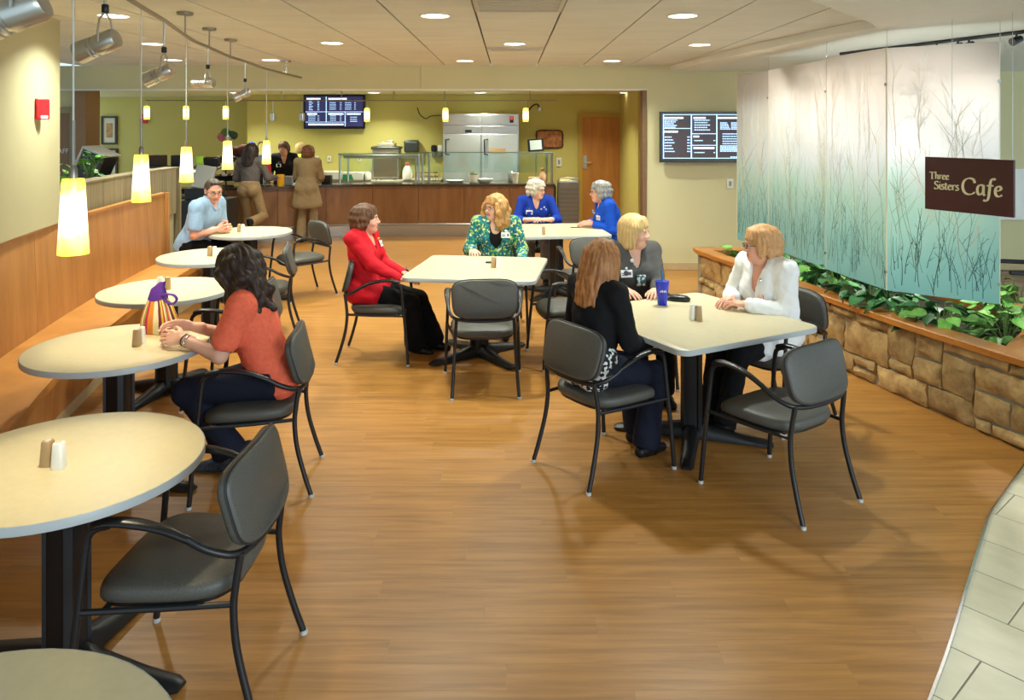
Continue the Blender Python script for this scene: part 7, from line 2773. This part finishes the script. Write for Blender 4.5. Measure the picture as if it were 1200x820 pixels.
# 2 woman in orange
def orange_extra(root, T, H, oz, arms, legs, k):
    wr = arms[-1][2]
    el = arms[-1][1]
    d = unit(wr - el)
    c = wr - d * 0.035
    q = unit(np.cross(d, v3(0, 0, 1)))
    w_ = np.cross(q, d)
    m = MB()
    pts = [Vector(c + (q * math.cos(a) + w_ * math.sin(a)) * 0.031) - oz for a in (2 * math.pi * i / 18 for i in range(19))]
    m.tube(pts, 0.0045, 6, caps=False)
    m.ball(tuple(Vector(c - q * 0.031) - oz), (0.012, 0.012, 0.012), 10, 6)
    m.build('wrist_watch', M_chrome, root)
    m = MB()
    c = wr - d * 0.012
    pts = [Vector(c + (q * math.cos(a) + w_ * math.sin(a)) * 0.030) - oz for a in (2 * math.pi * i / 18 for i in range(19))]
    m.tube(pts, 0.003, 6, caps=False)
    m.build('bracelet', M_black, root)


SNK = fabric('grey_sneaker', (70, 76, 84), 0.7, rgb2=(40, 44, 50), scale=(40, 40, 40))
person('woman with long dark wavy hair in an orange knit top at a round table', (-1.30, 4.11, 0.565), (-0.99, -0.12), dict(m=F_coral, sleeve='short', neck='crew', g=0.014, ga=0.014, amp=0.0022, freqs=(40, 80, 110), name='knit_top'), (F_navy, 0.012), (H_dk, hs_long(0.235, 0.026, 1.6, 3)), SK[0],
       s=1.02, lean=17, look=(-0.9, 0.35), pitch=-16, shoe=SNK, eyes=True,
       hands={1: ((-1.745, 4.13, 0.83), (-0.95, -0.15, 0.1), (0.1, -0.8, -0.6), 0.45), -1: ((-1.735, 3.99, 0.80), (-0.95, 0.15, 0.10), (0.1, 0.8, -0.6), 0.5)},
       feet={1: (-1.60, 4.22, 0.085), -1: (-1.47, 4.03, 0.20), (-1, 'dir'): (-0.55, -0.15, -0.8), (-1, 'up'): (-0.8, 0, 0.55)}, extra=orange_extra)


# 3 woman in red
def red_extra(root, T, H, oz, arms, legs, k):
    for z in (0.20, 0.14):
        for x in (0.02, -0.03):
            MB().ball(tuple(Vector(T(x, 0.128 - (0.01 if z < .15 else 0), z)) - oz), 0.011, 10, 6).build('button', M_white, root)
    MB().ball(tuple(Vector(T(-0.06, 0.115, 0.40)) - oz), (0.014, 0.014, 0.014), 8, 6).build('brooch', mat('gold_pin', (220, 170, 60), 0.3, 0.8), root)
    for sd in (1, -1):
        a, b, c = arms[sd]
        d = unit(c - b)
        MB().tube([Vector(c - d * 0.022) - oz, Vector(c - d * 0.004) - oz], [0.034, 0.033], 14).build('cuff', M_white, root)


person('woman with short brown hair in a red jacket sitting sideways at the middle square table', (-1.20, 6.33, 0.565), (0.95, -0.28), dict(m=F_red, sleeve='long', neck='v', vdepth=0.22, collar=F_red, g=0.016, ga=0.013, name='jacket', amp=0.0028,
       skirt=lambda T, L, hip, r, f, s: [(L[1][0], L[1][0] + (L[1][1] - L[1][0]) * 0.22, 0.112, 0.108), (L[-1][0], L[-1][0] + (L[-1][1] - L[-1][0]) * 0.22, 0.112, 0.108)]), (F_blkpants, 0.045), (H_br, hs_feather(0.062, 1.15, 9)), SK[1],
       s=1.0, lean=-6, look=(1, 0.0), pitch=2, inner=F_black, badge=(-1, 0.36, 0.128), extra=red_extra, earring=True, chin_fwd=0.05,
       hands={1: ((-0.90, 6.13, 0.685), (0.9, 0.25, -0.1), (0, 0.2, -1), 0.25), -1: ((-0.90, 6.33, 0.695), (0.9, -0.35, -0.05), (0, -0.2, -1), 0.3)},
       feet={1: (-0.80, 6.40, 0.085), -1: (-0.66, 6.52, 0.085), (1, 'dir'): (0.95, -0.2, -0.1)})


# 4 woman in green print
def green_extra(root, T, H, oz, arms, legs, k):
    MB().ball(tuple(Vector(T(0.0, 0.103, 0.395)) - oz), (0.012, 0.008, 0.014), 10, 6).build('pendant', mat('turquoise', (60, 180, 170), 0.3), root)
    MB().tube([Vector(T(-0.05, 0.045, 0.475)) - oz, Vector(T(0.0, 0.10, 0.405)) - oz, Vector(T(0.05, 0.045, 0.475)) - oz], 0.0018, 5).build('necklace', mat('necklace_cord', (150, 130, 90), 0.5), root)


person('woman with long curly golden hair and glasses in a green patterned cardigan', (-0.13, 7.27, 0.565), (0.0, -1), dict(m=F_print, sleeve='long', neck='open', g=0.014, ga=0.016, name='cardigan', amp=0.003), (F_blkpants, 0.02), (H_gb, hs_long(0.20, 0.020, 1.2, 8, True, True)), SK[0],
       s=1.0, w=1.08, lean=4, look=(-0.72, -0.70), pitch=0, inner=F_black, glasses=True, badge=(-1, 0.345, 0.132), extra=green_extra,
       hands={1: ((-0.34, 6.99, 0.775), (0.1, -1, -0.02), (0, 0, -1), 0.25), -1: ((0.12, 6.97, 0.66), (-0.2, -1, 0), (0, 0, -1), 0.3)})


def pins(side):
    def ex(root, T, H, oz, arms, legs, k):
        for (x, z, c, nm) in ((-0.055, 0.375, (230, 220, 120), 'gold'), (-0.11, 0.37, (120, 150, 200), 'pale'), (-0.09, 0.40, (220, 220, 214), 'silver')):
            MB().ball(tuple(Vector(T(x * side, 0.128, z)) - oz), (0.011, 0.009, 0.011), 8, 6).build('lapel_pin', mat('pin_' + nm, c, 0.4), root)
    return ex


# 5 and 6 blue jackets
person('white-haired woman in a royal blue top behind the back square table', (0.33, 9.58, 0.565), (0.04, -1), dict(m=F_blue, sleeve='mid', neck='v', vdepth=0.17, collar=F_blue, g=0.015, ga=0.013, name='blue_top'), (F_greyp, 0.02), (H_wh, hs_feather(0.055, 1.1, 6)), SK[0],
       s=1.0, w=1.06, lean=14, look=(0.80, -0.62), pitch=-4, glasses=True, badge=(1, 0.335, 0.132), near=True, inner=fabric('pale_yellow', (226, 216, 160), 0.8), extra=pins(1),
       hands={1: ((0.27, 9.20, 0.790), (0.9, -0.35, 0.15), (0.3, 0.1, -0.95), 0.35), -1: ((0.46, 9.18, 0.79), (-0.9, -0.25, 0.1), (-0.3, 0.1, -0.95), 0.35)}, elbow_out=0.9)
person('grey-haired person in a bright blue jacket seen in profile, leaning on the back square table', (1.26, 8.92, 0.565), (-0.97, -0.16), dict(m=F_blue2, sleeve='34', neck='v', vdepth=0.13, collar=F_blue2, g=0.018, ga=0.018, name='blue_jacket', amp=0.004), (F_blue2, 0.02), (H_gr, hs_feather(0.052, 1.0, 7)), SK[1],
       s=1.04, w=1.12, lean=17, look=(-0.95, -0.12), pitch=-2, glasses=True, badge=(-1, 0.34, 0.140), extra=pins(-1),
       hands={1: ((0.95, 8.96, 0.79), (-0.9, -0.4, 0.05), (0.1, -0.3, -0.9), 0.4), -1: ((0.97, 8.78, 0.79), (-0.95, 0.05, 0.05), (0.1, 0.3, -0.9), 0.3)})


# 7 woman in black, seen from behind
def blouse_extra(root, T, H, oz, arms, legs, k):
    s = k['s']
    k['garment']('blouse_hem', grow(k['torso'][:1] + k['torso'][6:7] + k['torso'][8:9], 0.016) + [C(T(0, 0, 0.28), T(0, 0, 0.5), 0.15, 0.2, 0.01, True)], F_bw, 0.002)


person('woman with straight auburn hair in a black cardigan, her back to the camera', (0.47, 4.27, 0.565), (0.81, 0.58), dict(m=F_black, sleeve='long', neck='crew', g=0.013, ga=0.012, name='cardigan', hips=False), (F_navy, 0.03), (H_au, hs_long(0.23, 0.003, 1.15, 5)), SK[0],
       s=1.0, lean=6, look=(0.78, 0.62), pitch=-6, extra=blouse_extra,
       hands={1: ((0.80, 4.36, 0.655), (0.6, 0.7, -0.1), (0, 0, -1), 0.3), -1: ((0.60, 4.56, 0.655), (0.9, 0.3, -0.1), (0, 0, -1), 0.3)},
       feet={1: (0.80, 4.40, 0.085), -1: (0.78, 4.62, 0.085)})


# 8 blond woman in a grey cardigan
def cardi_extra(root, T, H, oz, arms, legs, k):
    MB().box((-0.035, -0.004, -0.04), (0.035, 0.004, 0.04), Matrix.Translation(Vector(T(-0.02, 0.150, 0.26)) - oz) @ Matrix.Rotation(math.atan2(k['f'][1], k['f'][0]) + math.pi / 2, 4, 'Z')).build('patterned_panel', F_teal, root, bevel=0.003)
    MB().ball(tuple(Vector(T(0.04, 0.115, 0.40)) - oz), (0.014, 0.01, 0.014), 8, 6).build('badge_reel', M_white, root)


person('blond woman with bobbed hair in a charcoal cardigan sitting behind the blue tumbler', (0.90, 5.62, 0.565), (0.22, -0.97), dict(m=F_grey, sleeve='long', neck='v', vdepth=0.2, g=0.014, ga=0.013, name='cardigan'), (F_blkpants, 0.02), (H_bl, hs_bob(0.115, 1.05)), SK[0],
       s=1.0, w=1.04, lean=5, look=(0.90, -0.44), pitch=-2, inner=F_teal, badge=(1, 0.31, 0.137), extra=cardi_extra,
       hands={1: ((0.80, 5.26, 0.785), (0.45, -0.9, -0.02), (0, 0, -1), 0.25), -1: ((1.03, 5.25, 0.785), (-0.35, -0.9, -0.02), (0, 0, -1), 0.3)})


# 9 woman in a white coat
def coat_extra(root, T, H, oz, arms, legs, k):
    MB().box((-0.022, -0.004, -0.032), (0.022, 0.004, 0.032), Matrix.Translation(Vector(T(-0.07, 0.150, 0.28)) - oz) @ Matrix.Rotation(math.atan2(k['f'][1], k['f'][0]) + math.pi / 2, 4, 'Z')).build('red_emblem', mat('emblem_red', (196, 54, 50), 0.6, rgb2=(236, 226, 220), scale=(40, 40, 40)), root, bevel=0.002)
    MB().ball(tuple(Vector(T(-0.06, 0.128, 0.39)) - oz), (0.014, 0.01, 0.014), 8, 6).build('badge_reel', M_chrome, root)
    MB().tube([Vector(T(-0.06, 0.132, 0.39)) - oz, Vector(T(-0.066, 0.155, 0.31)) - oz], 0.002, 5).build('badge_cord', M_white, root)
    wr, el = arms[-1][2], arms[-1][1]
    d = unit(wr - el)
    q = unit(np.cross(d, v3(0, 0, 1)))
    w_ = np.cross(q, d)
    pts = [Vector(wr - d * 0.01 + (q * math.cos(a) + w_ * math.sin(a)) * 0.028) - oz for a in (2 * math.pi * i / 16 for i in range(17))]
    MB().tube(pts, 0.003, 6, caps=False).build('bracelet', mat('gold_band', (200, 160, 70), 0.3, 0.9), root)


person('woman with strawberry blond hair and glasses in a white coat, hands folded on the table', (1.76, 5.02, 0.565), (-0.86, -0.50), dict(m=F_wc, sleeve='long', neck='v', vdepth=0.25, collar=None, g=0.020, ga=0.020, name='white_coat', amp=0.0045, freqs=(22, 36, 54),
       skirt=lambda T, L, hip, r, f, s: [(L[1][0], L[1][0] + (L[1][1] - L[1][0]) * 0.5, 0.118, 0.098), (L[-1][0], L[-1][0] + (L[-1][1] - L[-1][0]) * 0.5, 0.118, 0.100), (hip + r * -0.13 + f * 0.06, hip + r * -0.19 + f * 0.10 - v3(0, 0, 0.20), 0.07, 0.035)]), (F_blkpants, 0.02), (H_st, hs_feather(0.060, 1.3, 4)), SK[1],
       s=1.0, w=1.05, lean=9, look=(-1, 0.06), pitch=-4, glasses=True, extra=coat_extra,
       hands={1: ((1.475, 4.985, 0.79), (-0.75, -0.65, 0.0), (0.1, -0.1, -1), 0.3), -1: ((1.525, 4.80, 0.79), (-0.85, 0.45, 0.05), (0.1, 0.1, -1), 0.35)}, elbow_out=0.7,
       feet={1: (1.30, 4.86, 0.085), -1: (1.36, 4.72, 0.085)})

# 10 standing woman in grey, one knee bent
person('woman with long dark hair in a grey sweater and tan trousers standing at the counter', (-4.12, 11.92, 0.915), (0.12, 1), dict(m=F_sw, sleeve='long', neck='crew', g=0.012, ga=0.012, name='sweater', hips=False), (F_tanp, 0.03), (H_dk, hs_long(0.215, 0.006, 1.05, 12)), SK[1],
       s=1.04, lean=3, look=(0.25, 1), pitch=-4, stand=True, near=False,
       hands={1: ((-3.80, 12.22, 1.10), (0.0, 1, 0.1), (-0.3, 0, -1), 0.4), -1: ((-4.30, 12.24, 1.08), (0.2, 1, 0), (0.3, 0, -1), 0.4)},
       feet={1: (-3.96, 11.50, 0.46), (1, 'dir'): (0.2, 0.1, -0.95), (1, 'up'): (0, 1, 0.2), -1: (-4.20, 11.93, 0.085)})


# 11 standing woman in a tan suit
person('woman with short auburn hair in a tan jacket and trousers standing at the counter', (-3.37, 12.50, 0.90), (0.05, 1), dict(m=F_tan2, sleeve='long', neck='crew', collar=F_tan2, g=0.016, ga=0.016, name='tunic_jacket', amp=0.002, freqs=(24, 34, 48),
       skirt=lambda T, L, hip, r, f, s: [(hip + v3(0, 0, 0.10) + r * x, hip + v3(0, 0, -0.26) + r * x * 1.9, 0.105, 0.14) for x in (-0.06, -0.02, 0.02, 0.06)], cuts=lambda T, L, hip, r, f, s: [C(hip + v3(0, 0, -0.54) - r * 0.2, hip + v3(0, 0, -0.54) + r * 0.2, 0.24, 0.24, 0.004, True)]), (F_tan2, 0.035), (hairmat('hair_rust', (92, 50, 28), (134, 82, 46)), hs_feather(0.06, 1.1, 8)), SK[1],
       s=1.0, w=1.04, lean=4, look=(-0.15, 1), pitch=-8, stand=True, near=False, earring=True,
       hands={1: ((-3.22, 12.85, 1.02), (-0.3, 1, 0), (0, 0, -1), 0.4), -1: ((-3.52, 12.84, 1.02), (0.3, 1, 0), (0, 0, -1), 0.4)})

# 12 server behind the counter, 13 helper in lime
person('server with short brown hair in a black top behind the counter, wearing a white badge', (-4.08, 13.62, 0.93), (0.25, -1), dict(m=F_black, sleeve='34', neck='v', vdepth=0.2, g=0.014, ga=0.014, name='black_top'), (F_blkpants, 0.01), (H_br, hs_short(1.0)), SK[2],
       s=1.03, w=1.05, lean=10, look=(-0.25, -1), pitch=-4, roll=-8, stand=True, near=False, badge=(1, 0.32, 0.135),
       hands={1: ((-4.20, 13.28, 1.02), (0.2, -1, -0.2), (0, 0, -1), 0.4), -1: ((-3.68, 13.33, 1.02), (-0.2, -1, -0.2), (0, 0, -1), 0.4)})
person('blond helper in a lime green shirt half hidden behind the server', (-3.92, 13.98, 0.90), (0.5, 1), dict(m=F_lime, sleeve='long', neck='crew', g=0.014, ga=0.014, name='lime_shirt'), (F_blkpants, 0.01), (H_bl, hs_short(1.0)), SK[0],
       s=1.02, w=1.05, lean=4, look=(0.4, 1), pitch=-6, stand=True, near=False,
       hands={1: ((-3.62, 14.16, 1.06), (-0.2, 1, 0), (0, 0, -1), 0.4), -1: ((-4.06, 14.2, 1.06), (0.2, 1, 0), (0, 0, -1), 0.4)})
